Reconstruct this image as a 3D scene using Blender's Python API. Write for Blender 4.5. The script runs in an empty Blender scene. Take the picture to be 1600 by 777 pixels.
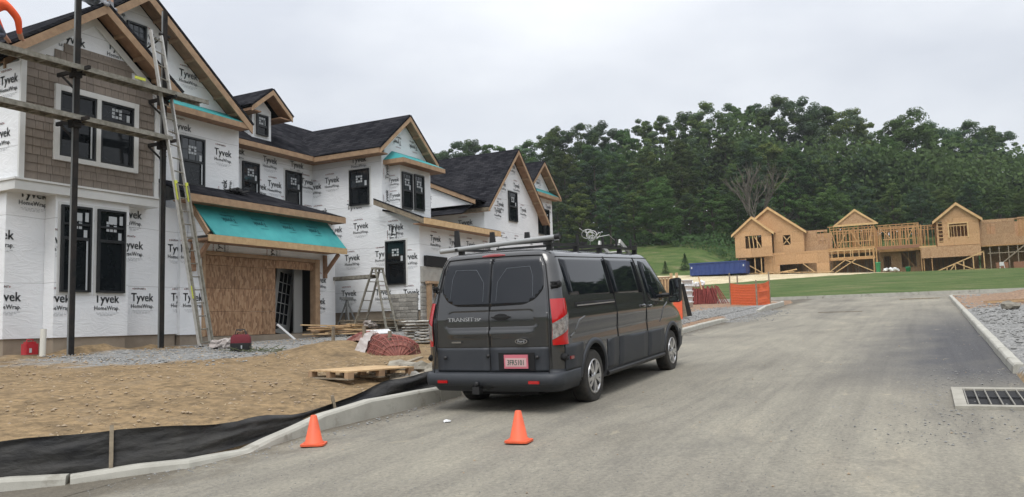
import bpy, bmesh, math, random
from mathutils import Vector, Matrix, noise
random.seed(7)
PI = math.pi
S = bpy.context.scene
COL = S.collection
# ---------------------------------------------------------------- camera
YAW, PITCH, ROLL, FPX = math.radians(27.2318), math.radians(5.2734), math.radians(-1.6278), 1249.19
fw = Vector((math.cos(YAW)*math.cos(PITCH), math.sin(YAW)*math.cos(PITCH), math.sin(PITCH)))
rt = Vector((math.sin(YAW), -math.cos(YAW), 0))
up = rt.cross(fw)
rt2 = rt*math.cos(ROLL)+up*math.sin(ROLL)
up2 = -rt*math.sin(ROLL)+up*math.cos(ROLL)
cd = bpy.data.cameras.new('camera'); cam = bpy.data.objects.new('camera', cd); COL.objects.link(cam)
cam.matrix_world = Matrix((rt2, up2, -fw)).transposed().to_4x4()
cd.sensor_width = 36; cd.lens = FPX/1600*36; cd.clip_end = 3000; cd.clip_start = .1
S.camera = cam
S.render.resolution_x = 1024; S.render.resolution_y = 497
# ---------------------------------------------------------------- world: overcast sky
W = bpy.data.worlds.new("World"); S.world = W; W.use_nodes = True
nt = W.node_tree; nt.nodes.clear()
SUN_EL, SUN_AZ = math.radians(58), math.radians(200)   # azimuth measured ccw from +X
def N(t, **k):
    n = nt.nodes.new(t)
    for a, b in k.items(): setattr(n, a, b)
    return n
out = N('ShaderNodeOutputWorld'); bg = N('ShaderNodeBackground'); bg2 = N('ShaderNodeBackground'); add = N('ShaderNodeAddShader')
sky = N('ShaderNodeTexSky'); sky.sky_type = 'NISHITA'; sky.sun_disc = False; sky.sun_elevation = SUN_EL; sky.sun_rotation = PI/2-SUN_AZ
sky.dust_density = 4
bg2.inputs[1].default_value = .05
hs = N('ShaderNodeHueSaturation'); hs.inputs['Saturation'].default_value = .25
nt.links.new(sky.outputs[0], hs.inputs['Color']); nt.links.new(hs.outputs[0], bg2.inputs[0])
tc = N('ShaderNodeTexCoord'); sx = N('ShaderNodeSeparateXYZ'); nt.links.new(tc.outputs['Generated'], sx.inputs[0])
mp = N('ShaderNodeMapping'); mp.inputs['Scale'].default_value = (1, 1, 2.6); nt.links.new(tc.outputs['Generated'], mp.inputs[0])
nz = N('ShaderNodeTexNoise'); nz.inputs['Scale'].default_value = 2.1; nz.inputs['Detail'].default_value = 5; nz.inputs['Roughness'].default_value = .5
nt.links.new(mp.outputs[0], nz.inputs['Vector'])
r1 = N('ShaderNodeValToRGB'); e = r1.color_ramp.elements
e[0].position = 0.0; e[0].color = (.48, .51, .55, 1); e[1].position = 1; e[1].color = (1.32, 1.34, 1.38, 1)
m = e.new(.28); m.color = (.62, .645, .685, 1)
nt.links.new(sx.outputs[2], r1.inputs[0])
r2 = N('ShaderNodeValToRGB'); e = r2.color_ramp.elements
e[0].position = .32; e[0].color = (.78, .80, .84, 1); e[1].position = .68; e[1].color = (1.16, 1.15, 1.13, 1)
nt.links.new(nz.outputs[0], r2.inputs[0])
mx = N('ShaderNodeMix', data_type='RGBA', blend_type='MULTIPLY'); mx.inputs[0].default_value = 1
nt.links.new(r1.outputs[0], mx.inputs[6]); nt.links.new(r2.outputs[0], mx.inputs[7])
nt.links.new(mx.outputs[2], bg.inputs[0]); bg.inputs[1].default_value = 1.12
nt.links.new(bg.outputs[0], add.inputs[0]); nt.links.new(bg2.outputs[0], add.inputs[1]); nt.links.new(add.outputs[0], out.inputs[0])
# ---------------------------------------------------------------- sun behind cloud
sl = bpy.data.lights.new('sun', 'SUN'); sl.energy = 1.5; sl.angle = math.radians(25); sl.color = (1, .97, .92)
so = bpy.data.objects.new('sun', sl); COL.objects.link(so)
sd = Vector((math.cos(SUN_EL)*math.cos(SUN_AZ), math.cos(SUN_EL)*math.sin(SUN_AZ), math.sin(SUN_EL)))
so.rotation_euler = sd.to_track_quat('Z', 'Y').to_euler()
S.view_settings.view_transform = 'Standard'; S.view_settings.look = 'None'; S.view_settings.exposure = 0.0; S.view_settings.gamma = 1
S.view_settings.use_curve_mapping = False
S.render.engine = 'CYCLES'
S.cycles.max_bounces = 6; S.cycles.diffuse_bounces = 3; S.cycles.glossy_bounces = 3; S.cycles.transmission_bounces = 4; S.cycles.transparent_max_bounces = 8
# ================================================================ materials
MATS = {}
def mat(name, col, rough=.7, metal=0., c2=None, nscale=5., namt=.5, det=4., bump=0., bscale=20., spec=.5, coat=0., rand=0., stretch=None, coord='Object', bdist=.01, emit=None, ior=None):
    m = bpy.data.materials.new(name); m.use_nodes = True; t = m.node_tree; b = t.nodes['Principled BSDF']
    b.inputs['Base Color'].default_value = (*col, 1); b.inputs['Roughness'].default_value = rough; b.inputs['Metallic'].default_value = metal
    b.inputs['Specular IOR Level'].default_value = spec; b.inputs['Coat Weight'].default_value = coat; b.inputs['Coat Roughness'].default_value = .05
    if ior: b.inputs['IOR'].default_value = ior
    L = t.links.new
    vec = None
    def getvec():
        nonlocal vec
        if vec is None:
            if coord == 'Position': g = t.nodes.new('ShaderNodeNewGeometry'); vec = g.outputs['Position']
            else: g = t.nodes.new('ShaderNodeTexCoord'); vec = g.outputs['Object']
            if stretch:
                q = t.nodes.new('ShaderNodeMapping'); q.inputs['Scale'].default_value = stretch; L(vec, q.inputs[0]); vec = q.outputs[0]
        return vec
    src = None
    if c2:
        n = t.nodes.new('ShaderNodeTexNoise'); n.inputs['Scale'].default_value = nscale; n.inputs['Detail'].default_value = det; n.inputs['Roughness'].default_value = .62
        L(getvec(), n.inputs['Vector'])
        r = t.nodes.new('ShaderNodeValToRGB'); r.color_ramp.elements[0].position = .5-.5*namt*.6; r.color_ramp.elements[1].position = .5+.5*namt*.6
        r.color_ramp.elements[0].color = (*col, 1); r.color_ramp.elements[1].color = (*c2, 1)
        L(n.outputs[0], r.inputs[0]); src = r.outputs[0]
    if rand:
        oi = t.nodes.new('ShaderNodeObjectInfo'); mr = t.nodes.new('ShaderNodeMapRange'); mr.inputs[3].default_value = 1-rand; mr.inputs[4].default_value = 1+rand
        L(oi.outputs['Random'], mr.inputs[0]); h = t.nodes.new('ShaderNodeHueSaturation'); L(mr.outputs[0], h.inputs['Value'])
        if src: L(src, h.inputs['Color'])
        else: h.inputs['Color'].default_value = (*col, 1)
        src = h.outputs[0]
    if src: L(src, b.inputs['Base Color'])
    if bump:
        n = t.nodes.new('ShaderNodeTexNoise'); n.inputs['Scale'].default_value = bscale; n.inputs['Detail'].default_value = 5; L(getvec(), n.inputs['Vector'])
        q = t.nodes.new('ShaderNodeBump'); q.inputs['Strength'].default_value = bump; q.inputs['Distance'].default_value = bdist
        L(n.outputs[0], q.inputs['Height']); L(q.outputs[0], b.inputs['Normal'])
    MATS[name] = m
    return m
M_wood = mat('lumber', (.40, .27, .165), .75, c2=(.29, .19, .115), nscale=6, stretch=(1, 1, 1), bump=.3, rand=.14)
M_woodp = mat('lumber_pale', (.60, .43, .24), .75, c2=(.48, .32, .17), nscale=6, bump=.3, rand=.12)
M_woodw = mat('lumber_weathered', (.30, .25, .18), .85, c2=(.18, .15, .11), nscale=8, bump=.4, rand=.15)
M_soffit = mat('lumber_soffit', (.36, .22, .14), .8, c2=(.25, .15, .09), nscale=5, bump=.2)
M_white = mat('white_trim', (.70, .71, .70), .5, c2=(.62, .63, .62), nscale=3, namt=.8)
M_black = mat('window_black', (.012, .014, .016), .35)
M_glass = mat('window_glass', (.006, .008, .010), .04, spec=.35, c2=(.012, .015, .018), nscale=1.5)
M_glass2 = mat('window_glass_upper', (.035, .043, .05), .06, spec=.7, c2=(.022, .028, .034), nscale=2)  # lighter base colour stands in for sky reflected in the upper sashes
M_sticker = mat('sticker', (.45, .48, .5), .6)
M_teal = mat('teal_wrap', (.03, .27, .28), .6, c2=(.045, .33, .335), nscale=2, bump=.4, bscale=6, rand=.0)
M_ink = mat('wrap_ink', (.20, .22, .25), .7)
M_ink2 = mat('wrap_ink_faint', (.34, .36, .38), .7)
M_inkr = mat('wrap_ink_red', (.38, .10, .10), .7)
M_inkt = mat('teal_ink', (.01, .12, .14), .7)
M_found = mat('foundation_concrete', (.24, .195, .15), .9, c2=(.32, .27, .21), nscale=1.6, bump=.5, bscale=12)
M_conc = mat('kerb_concrete', (.46, .45, .40), .85, c2=(.33, .32, .28), nscale=3.5, namt=.9, bump=.5, bscale=60, bdist=.004, coord='Position')
def stain(m, dk, orange):
    t = m.node_tree; b = t.nodes['Principled BSDF']; src = b.inputs['Base Color'].links[0].from_socket; g = t.nodes.new('ShaderNodeNewGeometry')
    for sc_, lo, hi, col in ((2.2, .56, .68, dk), (.9, .70, .76, orange)):
        n = t.nodes.new('ShaderNodeTexNoise'); n.inputs['Scale'].default_value = sc_; n.inputs['Detail'].default_value = 7; n.inputs['Roughness'].default_value = .7; t.links.new(g.outputs['Position'], n.inputs['Vector'])
        r = t.nodes.new('ShaderNodeMapRange'); r.inputs[1].default_value = lo; r.inputs[2].default_value = hi; r.inputs[4].default_value = .65; t.links.new(n.outputs[0], r.inputs[0])
        x = t.nodes.new('ShaderNodeMix'); x.data_type = 'RGBA'; x.inputs[7].default_value = (*col, 1); t.links.new(r.outputs[0], x.inputs[0]); t.links.new(src, x.inputs[6]); src = x.outputs[2]
    t.links.new(src, b.inputs['Base Color'])
stain(M_conc, (.16, .145, .11), (.40, .20, .05))
M_drain = mat('drain_concrete', (.40, .385, .33), .9, c2=(.25, .235, .20), nscale=5, namt=.9, bump=.4, bscale=50, coord='Position')
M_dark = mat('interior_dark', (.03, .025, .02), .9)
M_alu = mat('aluminium', (.62, .62, .60), .5, metal=.25, c2=(.5, .5, .48), nscale=10)
M_aluw = mat('dirty_aluminium', (.30, .29, .25), .7, metal=.15, c2=(.16, .15, .12), nscale=9)
M_pole = mat('steel_dark', (.018, .019, .02), .8, spec=.15, c2=(.035, .03, .027), nscale=4)
M_poleg = mat('steel_grey', (.22, .23, .23), .55, metal=.3)
M_yel = mat('yellow_tape', (.55, .60, .08), .6)
M_red = mat('red_plastic', (.42, .02, .03), .45, c2=(.34, .015, .02), nscale=5)
M_orange = mat('orange_plastic', (.85, .13, .045), .55, c2=(.58, .10, .045), nscale=9, namt=.9, rand=.04)
M_oranged = mat('orange_mesh_fence', (.80, .17, .05), .6, c2=(.66, .12, .03), nscale=14)
M_pvc = mat('white_pvc', (.62, .61, .55), .5)
M_tarp = mat('black_fabric', (.012, .013, .016), .68, spec=.3, c2=(.055, .053, .049), nscale=1.6, bump=.8, bscale=7, bdist=.03, namt=.7, stretch=(1, 1, 2.2))
M_stone = mat('field_stone', (.30, .28, .23), .9, c2=(.19, .17, .14), nscale=7, bump=.6, bscale=25, rand=.25)
M_stoneg = mat('veneer_stone', (.36, .35, .32), .9, c2=(.24, .23, .21), nscale=9, bump=.6, bscale=25, rand=.3)
M_mesh = mat('rust_lath', (.33, .11, .085), .6, c2=(.20, .06, .05), nscale=8)
M_plastic = mat('clear_wrap', (.42, .39, .37), .4, c2=(.28, .24, .22), nscale=7, spec=.4, bump=.8, bscale=12, bdist=.03)
M_pink = mat('pink_film', (.42, .24, .20), .3, c2=(.22, .09, .08), nscale=6, spec=.8, bump=.7, bscale=14)
M_blue = mat('dumpster_blue', (.018, .04, .17), .5, c2=(.025, .055, .20), nscale=2)
M_iron = mat('cast_iron', (.02, .022, .025), .6, bump=.3)
M_barsteel = mat('grate_edge', (.22, .21, .18), .7, c2=(.2, .19, .17), nscale=10)
M_door = mat('primed_door', (.34, .345, .335), .5)
M_paper = mat('white_sheet', (.72, .73, .74), .6)
M_brick = mat('red_lath_bundle', (.26, .055, .045), .8, c2=(.16, .03, .03), nscale=10, rand=.2)
M_green = mat('green_plastic', (.08, .45, .22), .5)
M_skin = mat('skin', (.45, .26, .18), .6)
M_grey = mat('grey_clothes', (.22, .23, .25), .9, c2=(.33, .34, .37), nscale=12, namt=.9)
M_denim = mat('dark_trousers', (.05, .06, .09), .9, c2=(.09, .10, .13), nscale=12)
M_vest = mat('orange_shirt', (.95, .13, .03), .7, c2=(.8, .09, .02), nscale=5)
M_stucco = mat('stucco_panel', (.36, .35, .32), .9, c2=(.27, .26, .24), nscale=4, bump=.4, bscale=60)

def osb(name, a, b, c):
    m = mat(name, a, .8); t = m.node_tree; L = t.links.new; bs = t.nodes['Principled BSDF']
    g = t.nodes.new('ShaderNodeNewGeometry'); q = t.nodes.new('ShaderNodeMapping'); q.inputs['Scale'].default_value = (26, 26, 9); L(g.outputs['Position'], q.inputs[0])
    v = t.nodes.new('ShaderNodeTexVoronoi'); v.inputs['Scale'].default_value = 1; L(q.outputs[0], v.inputs['Vector'])
    r = t.nodes.new('ShaderNodeValToRGB'); e = r.color_ramp.elements; e[0].color = (*a, 1); e[1].color = (*c, 1); x = e.new(.45); x.color = (*b, 1)
    sp = t.nodes.new('ShaderNodeSeparateColor'); L(v.outputs['Color'], sp.inputs[0]); L(sp.outputs[0], r.inputs[0])
    oi = t.nodes.new('ShaderNodeObjectInfo'); mr = t.nodes.new('ShaderNodeMapRange'); mr.inputs[3].default_value = .86; mr.inputs[4].default_value = 1.12
    L(oi.outputs['Random'], mr.inputs[0]); h = t.nodes.new('ShaderNodeHueSaturation'); L(mr.outputs[0], h.inputs['Value']); L(r.outputs[0], h.inputs['Color'])
    L(h.outputs[0], bs.inputs['Base Color'])
    return m
M_osb = osb('osb_sheathing', (.20, .11, .06), (.31, .18, .10), (.42, .27, .16))
M_osbf = osb('osb_sheathing_new', (.44, .25, .115), (.50, .295, .145), (.55, .345, .185))

def tyvek():
    m = mat('house_wrap', (.70, .72, .74), .5); t = m.node_tree; L = t.links.new; b = t.nodes['Principled BSDF']
    g = t.nodes.new('ShaderNodeNewGeometry')
    n = t.nodes.new('ShaderNodeTexNoise'); n.inputs['Scale'].default_value = .9; n.inputs['Detail'].default_value = 6; L(g.outputs['Position'], n.inputs['Vector'])
    r = t.nodes.new('ShaderNodeValToRGB'); e = r.color_ramp.elements; e[0].position = .3; e[0].color = (.74, .765, .79, 1); e[1].position = .7; e[1].color = (.84, .86, .88, 1)
    L(n.outputs[0], r.inputs[0])
    # lap seams every 1.37 m
    s = t.nodes.new('ShaderNodeSeparateXYZ'); L(g.outputs['Position'], s.inputs[0])
    def math_(op, a, bb):
        q = t.nodes.new('ShaderNodeMath'); q.operation = op
        for i, k in enumerate((a, bb)):
            if k is None: continue
            if isinstance(k, (int, float)): q.inputs[i].default_value = k
            else: L(k, q.inputs[i])
        return q.outputs[0]
    nw = t.nodes.new('ShaderNodeTexNoise'); nw.inputs['Scale'].default_value = 1.2; L(g.outputs['Position'], nw.inputs['Vector'])
    zz = math_('ADD', s.outputs[2], math_('MULTIPLY', nw.outputs[0], .06))
    fr = math_('FRACT', math_('MULTIPLY', math_('ADD', zz, 3.0), 1/1.37), None)
    line = math_('LESS_THAN', fr, .012)
    mx = t.nodes.new('ShaderNodeMix'); mx.data_type = 'RGBA'; mx.inputs[7].default_value = (.48, .49, .50, 1)
    L(math_('MULTIPLY', line, .7), mx.inputs[0]); L(r.outputs[0], mx.inputs[6]); L(mx.outputs[2], b.inputs['Base Color'])
    # wrinkles
    q = t.nodes.new('ShaderNodeMapping'); q.inputs['Scale'].default_value = (1.2, 1.2, 3.2); q.inputs['Rotation'].default_value = (.25, .25, .3); L(g.outputs['Position'], q.inputs[0])
    w = t.nodes.new('ShaderNodeTexNoise'); w.inputs['Scale'].default_value = 1.3; w.inputs['Detail'].default_value = 4; w.inputs['Distortion'].default_value = 1.6; L(q.outputs[0], w.inputs['Vector'])
    a = math_('ABSOLUTE', math_('SUBTRACT', w.outputs[0], .5), None)
    pw = math_('POWER', math_('SUBTRACT', 1.0, a), 14)
    hsum = math_('ADD', math_('ADD', pw, math_('MULTIPLY', n.outputs[0], .8)), math_('MULTIPLY', math_('GREATER_THAN', fr, .5), .15))
    bp = t.nodes.new('ShaderNodeBump'); bp.inputs['Strength'].default_value = .3; bp.inputs['Distance'].default_value = .014
    L(hsum, bp.inputs['Height']); L(bp.outputs[0], b.inputs['Normal'])
    return m
M_wrap = tyvek()

def shingle(name, axis, scale=1):
    m = mat(name, (.03, .03, .034), 1, spec=.0, ior=1.02); t = m.node_tree; L = t.links.new; b = t.nodes['Principled BSDF']
    g = t.nodes.new('ShaderNodeNewGeometry'); s = t.nodes.new('ShaderNodeSeparateXYZ'); L(g.outputs['Position'], s.inputs[0])
    c = t.nodes.new('ShaderNodeCombineXYZ'); L(s.outputs[axis], c.inputs[0]); L(s.outputs[2], c.inputs[1])
    k = t.nodes.new('ShaderNodeTexBrick'); k.inputs['Scale'].default_value = 1; k.inputs['Brick Width'].default_value = .31; k.inputs['Row Height'].default_value = .09
    k.inputs['Mortar Size'].default_value = .008; k.inputs['Color1'].default_value = (.018, .019, .023, 1); k.inputs['Color2'].default_value = (.038, .039, .044, 1); k.inputs['Mortar'].default_value = (.012, .012, .014, 1)
    L(c.outputs[0], k.inputs['Vector'])
    n = t.nodes.new('ShaderNodeTexNoise'); n.inputs['Scale'].default_value = 2.2; n.inputs['Detail'].default_value = 8; L(g.outputs['Position'], n.inputs['Vector'])
    r = t.nodes.new('ShaderNodeValToRGB'); r.color_ramp.elements[0].position = .3; r.color_ramp.elements[0].color = (.7, .7, .72, 1); r.color_ramp.elements[1].position = .7; r.color_ramp.elements[1].color = (1.25, 1.22, 1.2, 1)
    L(n.outputs[0], r.inputs[0]); x = t.nodes.new('ShaderNodeMix'); x.data_type = 'RGBA'; x.blend_type = 'MULTIPLY'; x.inputs[0].default_value = 1
    L(k.outputs[0], x.inputs[6]); L(r.outputs[0], x.inputs[7]); L(x.outputs[2], b.inputs['Base Color'])
    bp = t.nodes.new('ShaderNodeBump'); bp.inputs['Strength'].default_value = .6; bp.inputs['Distance'].default_value = .01; L(k.outputs[1], bp.inputs['Height']); bp.invert = True; L(bp.outputs[0], b.inputs['Normal'])
    return m
M_roofx = shingle('roof_shingle_street', 0); M_roofy = shingle('roof_shingle_side', 1)
M_shake = mat('brown_shake', (.235, .20, .168), .85, c2=(.20, .168, .14), nscale=6, stretch=(6, 6, 1), bump=.3, bscale=8, rand=.1)

# ground materials
def ground_mat():
    m = mat('ground_cover', (.3, .2, .12), .95); t = m.node_tree; L = t.links.new; b = t.nodes['Principled BSDF']; b.inputs['Specular IOR Level'].default_value = .15
    g = t.nodes.new('ShaderNodeNewGeometry'); P = g.outputs['Position']
    def noi(s, d=6, r=.6, st=None):
        v = P
        if st: q = t.nodes.new('ShaderNodeMapping'); q.inputs['Scale'].default_value = st; L(P, q.inputs[0]); v = q.outputs[0]
        n = t.nodes.new('ShaderNodeTexNoise'); n.inputs['Scale'].default_value = s; n.inputs['Detail'].default_value = d; n.inputs['Roughness'].default_value = r; L(v, n.inputs['Vector']); return n.outputs[0]
    def ramp(f, *st):
        r = t.nodes.new('ShaderNodeValToRGB'); e = r.color_ramp.elements; e[0].position, e[0].color = st[0][0], (*st[0][1], 1); e[1].position, e[1].color = st[-1][0], (*st[-1][1], 1)
        for p, c in st[1:-1]: q = e.new(p); q.color = (*c, 1)
        L(f, r.inputs[0]); return r.outputs[0]
    def mix(f, a, c, bt='MIX'):
        x = t.nodes.new('ShaderNodeMix'); x.data_type = 'RGBA'; x.blend_type = bt
        if isinstance(f, float): x.inputs[0].default_value = f
        else: L(f, x.inputs[0])
        L(a, x.inputs[6]); L(c, x.inputs[7]); return x.outputs[2]
    fine = noi(9, 8, .7); big = noi(.55, 5)
    dirt = ramp(noi(1.7, 10, .76, (1, .75, 1)), (.28, (.115, .086, .056)), (.42, (.18, .130, .076)), (.52, (.25, .178, .100)), (.62, (.205, .152, .094)), (.74, (.33, .265, .175)))
    red = ramp(big, (.3, (.235, .155, .105)), (.7, (.29, .205, .145)))
    grav = ramp(noi(14, 6, .8), (.36, (.12, .12, .115)), (.52, (.24, .24, .235)), (.66, (.40, .40, .39)))
    gr = ramp(noi(.7, 9, .78, (1, .35, 1)), (.36, (.036, .064, .018)), (.47, (.066, .108, .030)), (.56, (.100, .125, .045)), (.66, (.18, .165, .09)))
    straw = ramp(noi(.8, 6), (.35, (.46, .38, .24)), (.65, (.60, .53, .37)))
    at = t.nodes.new('ShaderNodeVertexColor'); at.layer_name = 'zone'; sp = t.nodes.new('ShaderNodeSeparateColor'); L(at.outputs[0], sp.inputs[0])
    nm = noi(1.7, 6, .7)
    def edge(v):
        q = t.nodes.new('ShaderNodeMath'); q.operation = 'ADD'; L(v, q.inputs[0]); L(nm, q.inputs[1])
        r = t.nodes.new('ShaderNodeMapRange'); r.inputs[1].default_value = .86; r.inputs[2].default_value = 1.12; L(q.outputs[0], r.inputs[0]); return r.outputs[0]
    c = mix(edge(at.outputs[1]), dirt, red); c = mix(edge(sp.outputs[0]), c, grav); c = mix(edge(sp.outputs[1]), c, gr); c = mix(edge(sp.outputs[2]), c, straw)
    fr = ramp(fine, (.3, (.55, .55, .56)), (.5, (1, 1, 1)), (.70, (1.45, 1.42, 1.36)))
    c = mix(1.0, c, fr, 'MULTIPLY'); L(c, b.inputs['Base Color'])
    bp = t.nodes.new('ShaderNodeBump'); bp.inputs['Strength'].default_value = .8; bp.inputs['Distance'].default_value = .025; L(noi(6, 9, .7), bp.inputs['Height']); L(bp.outputs[0], b.inputs['Normal'])
    return m
M_ground = ground_mat()
def road_mat():
    m = mat('dusty_asphalt', (.26, .25, .22), .9); t = m.node_tree; L = t.links.new; b = t.nodes['Principled BSDF']; b.inputs['Specular IOR Level'].default_value = .2
    g = t.nodes.new('ShaderNodeNewGeometry'); P = g.outputs['Position']
    def noi(s, d=6, r=.6, st=None, dis=0):
        v = P
        if st: q = t.nodes.new('ShaderNodeMapping'); q.inputs['Scale'].default_value = st; L(P, q.inputs[0]); v = q.outputs[0]
        n = t.nodes.new('ShaderNodeTexNoise'); n.inputs['Scale'].default_value = s; n.inputs['Detail'].default_value = d; n.inputs['Roughness'].default_value = r; n.inputs['Distortion'].default_value = dis; L(v, n.inputs['Vector']); return n.outputs[0]
    def ramp(f, *st):
        r = t.nodes.new('ShaderNodeValToRGB'); e = r.color_ramp.elements; e[0].position, e[0].color = st[0][0], (*st[0][1], 1); e[1].position, e[1].color = st[-1][0], (*st[-1][1], 1)
        for p, c in st[1:-1]: q = e.new(p); q.color = (*c, 1)
        L(f, r.inputs[0]); return r.outputs[0]
    def mix(f, a, c, bt='MIX'):
        x = t.nodes.new('ShaderNodeMix'); x.data_type = 'RGBA'; x.blend_type = bt
        if isinstance(f, float): x.inputs[0].default_value = f
        else: L(f, x.inputs[0])
        for i, k in ((6, a), (7, c)):
            if isinstance(k, tuple): x.inputs[i].default_value = (*k, 1)
            else: L(k, x.inputs[i])
        return x.outputs[2]
    def mth(op, a, c=None, clamp=False):
        q = t.nodes.new('ShaderNodeMath'); q.operation = op; q.use_clamp = clamp
        for i, k in enumerate((a, c)):
            if k is None: continue
            if isinstance(k, (int, float)): q.inputs[i].default_value = k
            else: L(k, q.inputs[i])
        return q.outputs[0]
    sp = t.nodes.new('ShaderNodeSeparateXYZ'); L(P, sp.inputs[0])
    base = ramp(noi(.5, 9, .68, (.4, 1, 1), .6), (.3, (.160, .150, .126)), (.46, (.220, .206, .173)), (.6, (.262, .246, .203)), (.74, (.325, .295, .233)))
    # darker bare asphalt along the right kerb and the left gutter, dust thickens mid road
    dr = t.nodes.new('ShaderNodeMapRange'); L(mth('ADD', sp.outputs[1], mth('MULTIPLY', noi(.8, 4), 1.6)), dr.inputs[0]); dr.inputs[1].default_value = 2.5; dr.inputs[2].default_value = .6; dr.inputs[3].default_value = 0; dr.inputs[4].default_value = 1.0
    xr = t.nodes.new('ShaderNodeMapRange'); L(sp.outputs[0], xr.inputs[0]); xr.inputs[1].default_value = 11; xr.inputs[2].default_value = 13.5
    xe = t.nodes.new('ShaderNodeMapRange'); L(sp.outputs[0], xe.inputs[0]); xe.inputs[1].default_value = 36; xe.inputs[2].default_value = 22
    c = mix(mth('MULTIPLY', mth('MULTIPLY', dr.outputs[0], xr.outputs[0]), xe.outputs[0]), base, (.088, .088, .092))
    dl = t.nodes.new('ShaderNodeMapRange'); L(mth('ADD', sp.outputs[1], mth('MULTIPLY', noi(1.7, 5), 1.4)), dl.inputs[0]); dl.inputs[1].default_value = 6.5; dl.inputs[2].default_value = 6.95; dl.inputs[3].default_value = 0; dl.inputs[4].default_value = .8
    c = mix(dl.outputs[0], c, (.105, .092, .072))
    trk = ramp(noi(1.0, 6, .7, (.05, 2.2, 1)), (.34, (.84, .84, .85)), (.5, (1, 1, 1)), (.66, (1.10, 1.09, 1.07)))
    c = mix(1.0, c, trk, 'MULTIPLY')
    spk = ramp(noi(26, 7, .85), (.3, (.45, .45, .45)), (.5, (1, 1, 1)), (.7, (1.6, 1.56, 1.5)))
    c = mix(.7, c, spk, 'MULTIPLY')
    pale = ramp(noi(2.6, 5, .75, (.6, 1.5, 1), .4), (.62, (0, 0, 0)), (.74, (1, 1, 1)))
    s2 = t.nodes.new('ShaderNodeSeparateColor'); L(pale, s2.inputs[0]); c = mix(mth('MULTIPLY', s2.outputs[0], .5), c, (.44, .39, .28))
    dk = ramp(noi(.9, 8, .8, (.5, 1, 1), .5), (.52, (0, 0, 0)), (.68, (1, 1, 1)))
    s3 = t.nodes.new('ShaderNodeSeparateColor'); L(dk, s3.inputs[0]); c = mix(mth('MULTIPLY', s3.outputs[0], .5), c, (.125, .12, .11))
    L(c, b.inputs['Base Color'])
    bp = t.nodes.new('ShaderNodeBump'); bp.inputs['Strength'].default_value = .55; bp.inputs['Distance'].default_value = .012; L(noi(34, 6, .75), bp.inputs['Height']); L(bp.outputs[0], b.inputs['Normal'])
    return m
M_road = road_mat()
def leafmat(name, a, b2, rnd=.28):
    m = mat(name, a, .8, c2=b2, nscale=.35, namt=.9, rand=rnd, spec=.1); t = m.node_tree; b = t.nodes['Principled BSDF']
    tr = t.nodes.new('ShaderNodeBsdfTranslucent'); mx_ = t.nodes.new('ShaderNodeMixShader'); mx_.inputs[0].default_value = .35; o_ = [n_ for n_ in t.nodes if n_.type == 'OUTPUT_MATERIAL'][0]
    t.links.new(b.inputs['Base Color'].links[0].from_socket, tr.inputs[0]); t.links.new(b.outputs[0], mx_.inputs[1]); t.links.new(tr.outputs[0], mx_.inputs[2]); t.links.new(mx_.outputs[0], o_.inputs[0])
    h = [n_ for n_ in t.nodes if n_.type == 'HUE_SAT'][0]; oi = [n_ for n_ in t.nodes if n_.type == 'OBJECT_INFO'][0]
    f1 = t.nodes.new('ShaderNodeMath'); f1.operation = 'MULTIPLY'; f1.inputs[1].default_value = 7.3; f2 = t.nodes.new('ShaderNodeMath'); f2.operation = 'FRACT'; mr = t.nodes.new('ShaderNodeMapRange'); mr.inputs[3].default_value = .465; mr.inputs[4].default_value = .52
    t.links.new(oi.outputs['Random'], f1.inputs[0]); t.links.new(f1.outputs[0], f2.inputs[0]); t.links.new(f2.outputs[0], mr.inputs[0]); t.links.new(mr.outputs[0], h.inputs['Hue'])
    return m
M_leaf = [leafmat('leaf_dark', (.040, .078, .028), (.075, .128, .046)), leafmat('leaf_mid', (.068, .122, .034), (.118, .184, .058)), leafmat('leaf_blue', (.060, .104, .056), (.100, .156, .088)), leafmat('leaf_light', (.085, .14, .04), (.12, .18, .055))]
M_bark = mat('bark', (.09, .075, .055), .95, c2=(.05, .042, .032), nscale=4, bump=.5)
M_barkp = mat('bark_pale', (.13, .115, .09), .95, c2=(.11, .095, .075), nscale=4, bump=.5)
# van
M_paint = mat('van_paint', (.048, .049, .051), .26, metal=.55, coat=1, c2=(.055, .055, .055), nscale=3)
M_clad = mat('van_cladding', (.026, .030, .037), .55, c2=(.032, .036, .043), nscale=5)
M_vglass = mat('van_glass', (.008, .010, .014), .03, spec=.5)
M_tyre = mat('tyre_rubber', (.018, .018, .018), .85, c2=(.05, .045, .038), nscale=9, bump=.3)
M_rim = mat('silver_rim', (.58, .58, .59), .28, metal=.85)
M_chrome = mat('chrome', (.75, .75, .76), .12, metal=1)
M_lens = mat('red_lens', (.42, .008, .010), .12, coat=.6)
M_lensd = mat('dark_red_lens', (.22, .01, .012), .15, coat=1)
M_clear = mat('clear_lens', (.42, .40, .39), .15, metal=.3, c2=(.18, .16, .16), nscale=30, coat=.6)
M_tube = mat('tube_grey', (.33, .34, .34), .45, metal=.3)
M_seam = mat('seam_black', (.004, .004, .005), .8)
M_plate = mat('licence_plate', (.55, .15, .19), .5)
M_platew = mat('licence_plate_face', (.58, .38, .38), .5)
M_plateg = mat('plate_characters', (.04, .11, .08), .5)
M_mirror = mat('mirror_glass', (.55, .58, .6), .03, metal=1)
M_rblack = mat('rack_black', (.012, .012, .013), .5)
M_line = mat('glass_line', (.14, .16, .18), .5)
M_badge = mat('badge_silver', (.55, .56, .57), .35, metal=.3)
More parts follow.
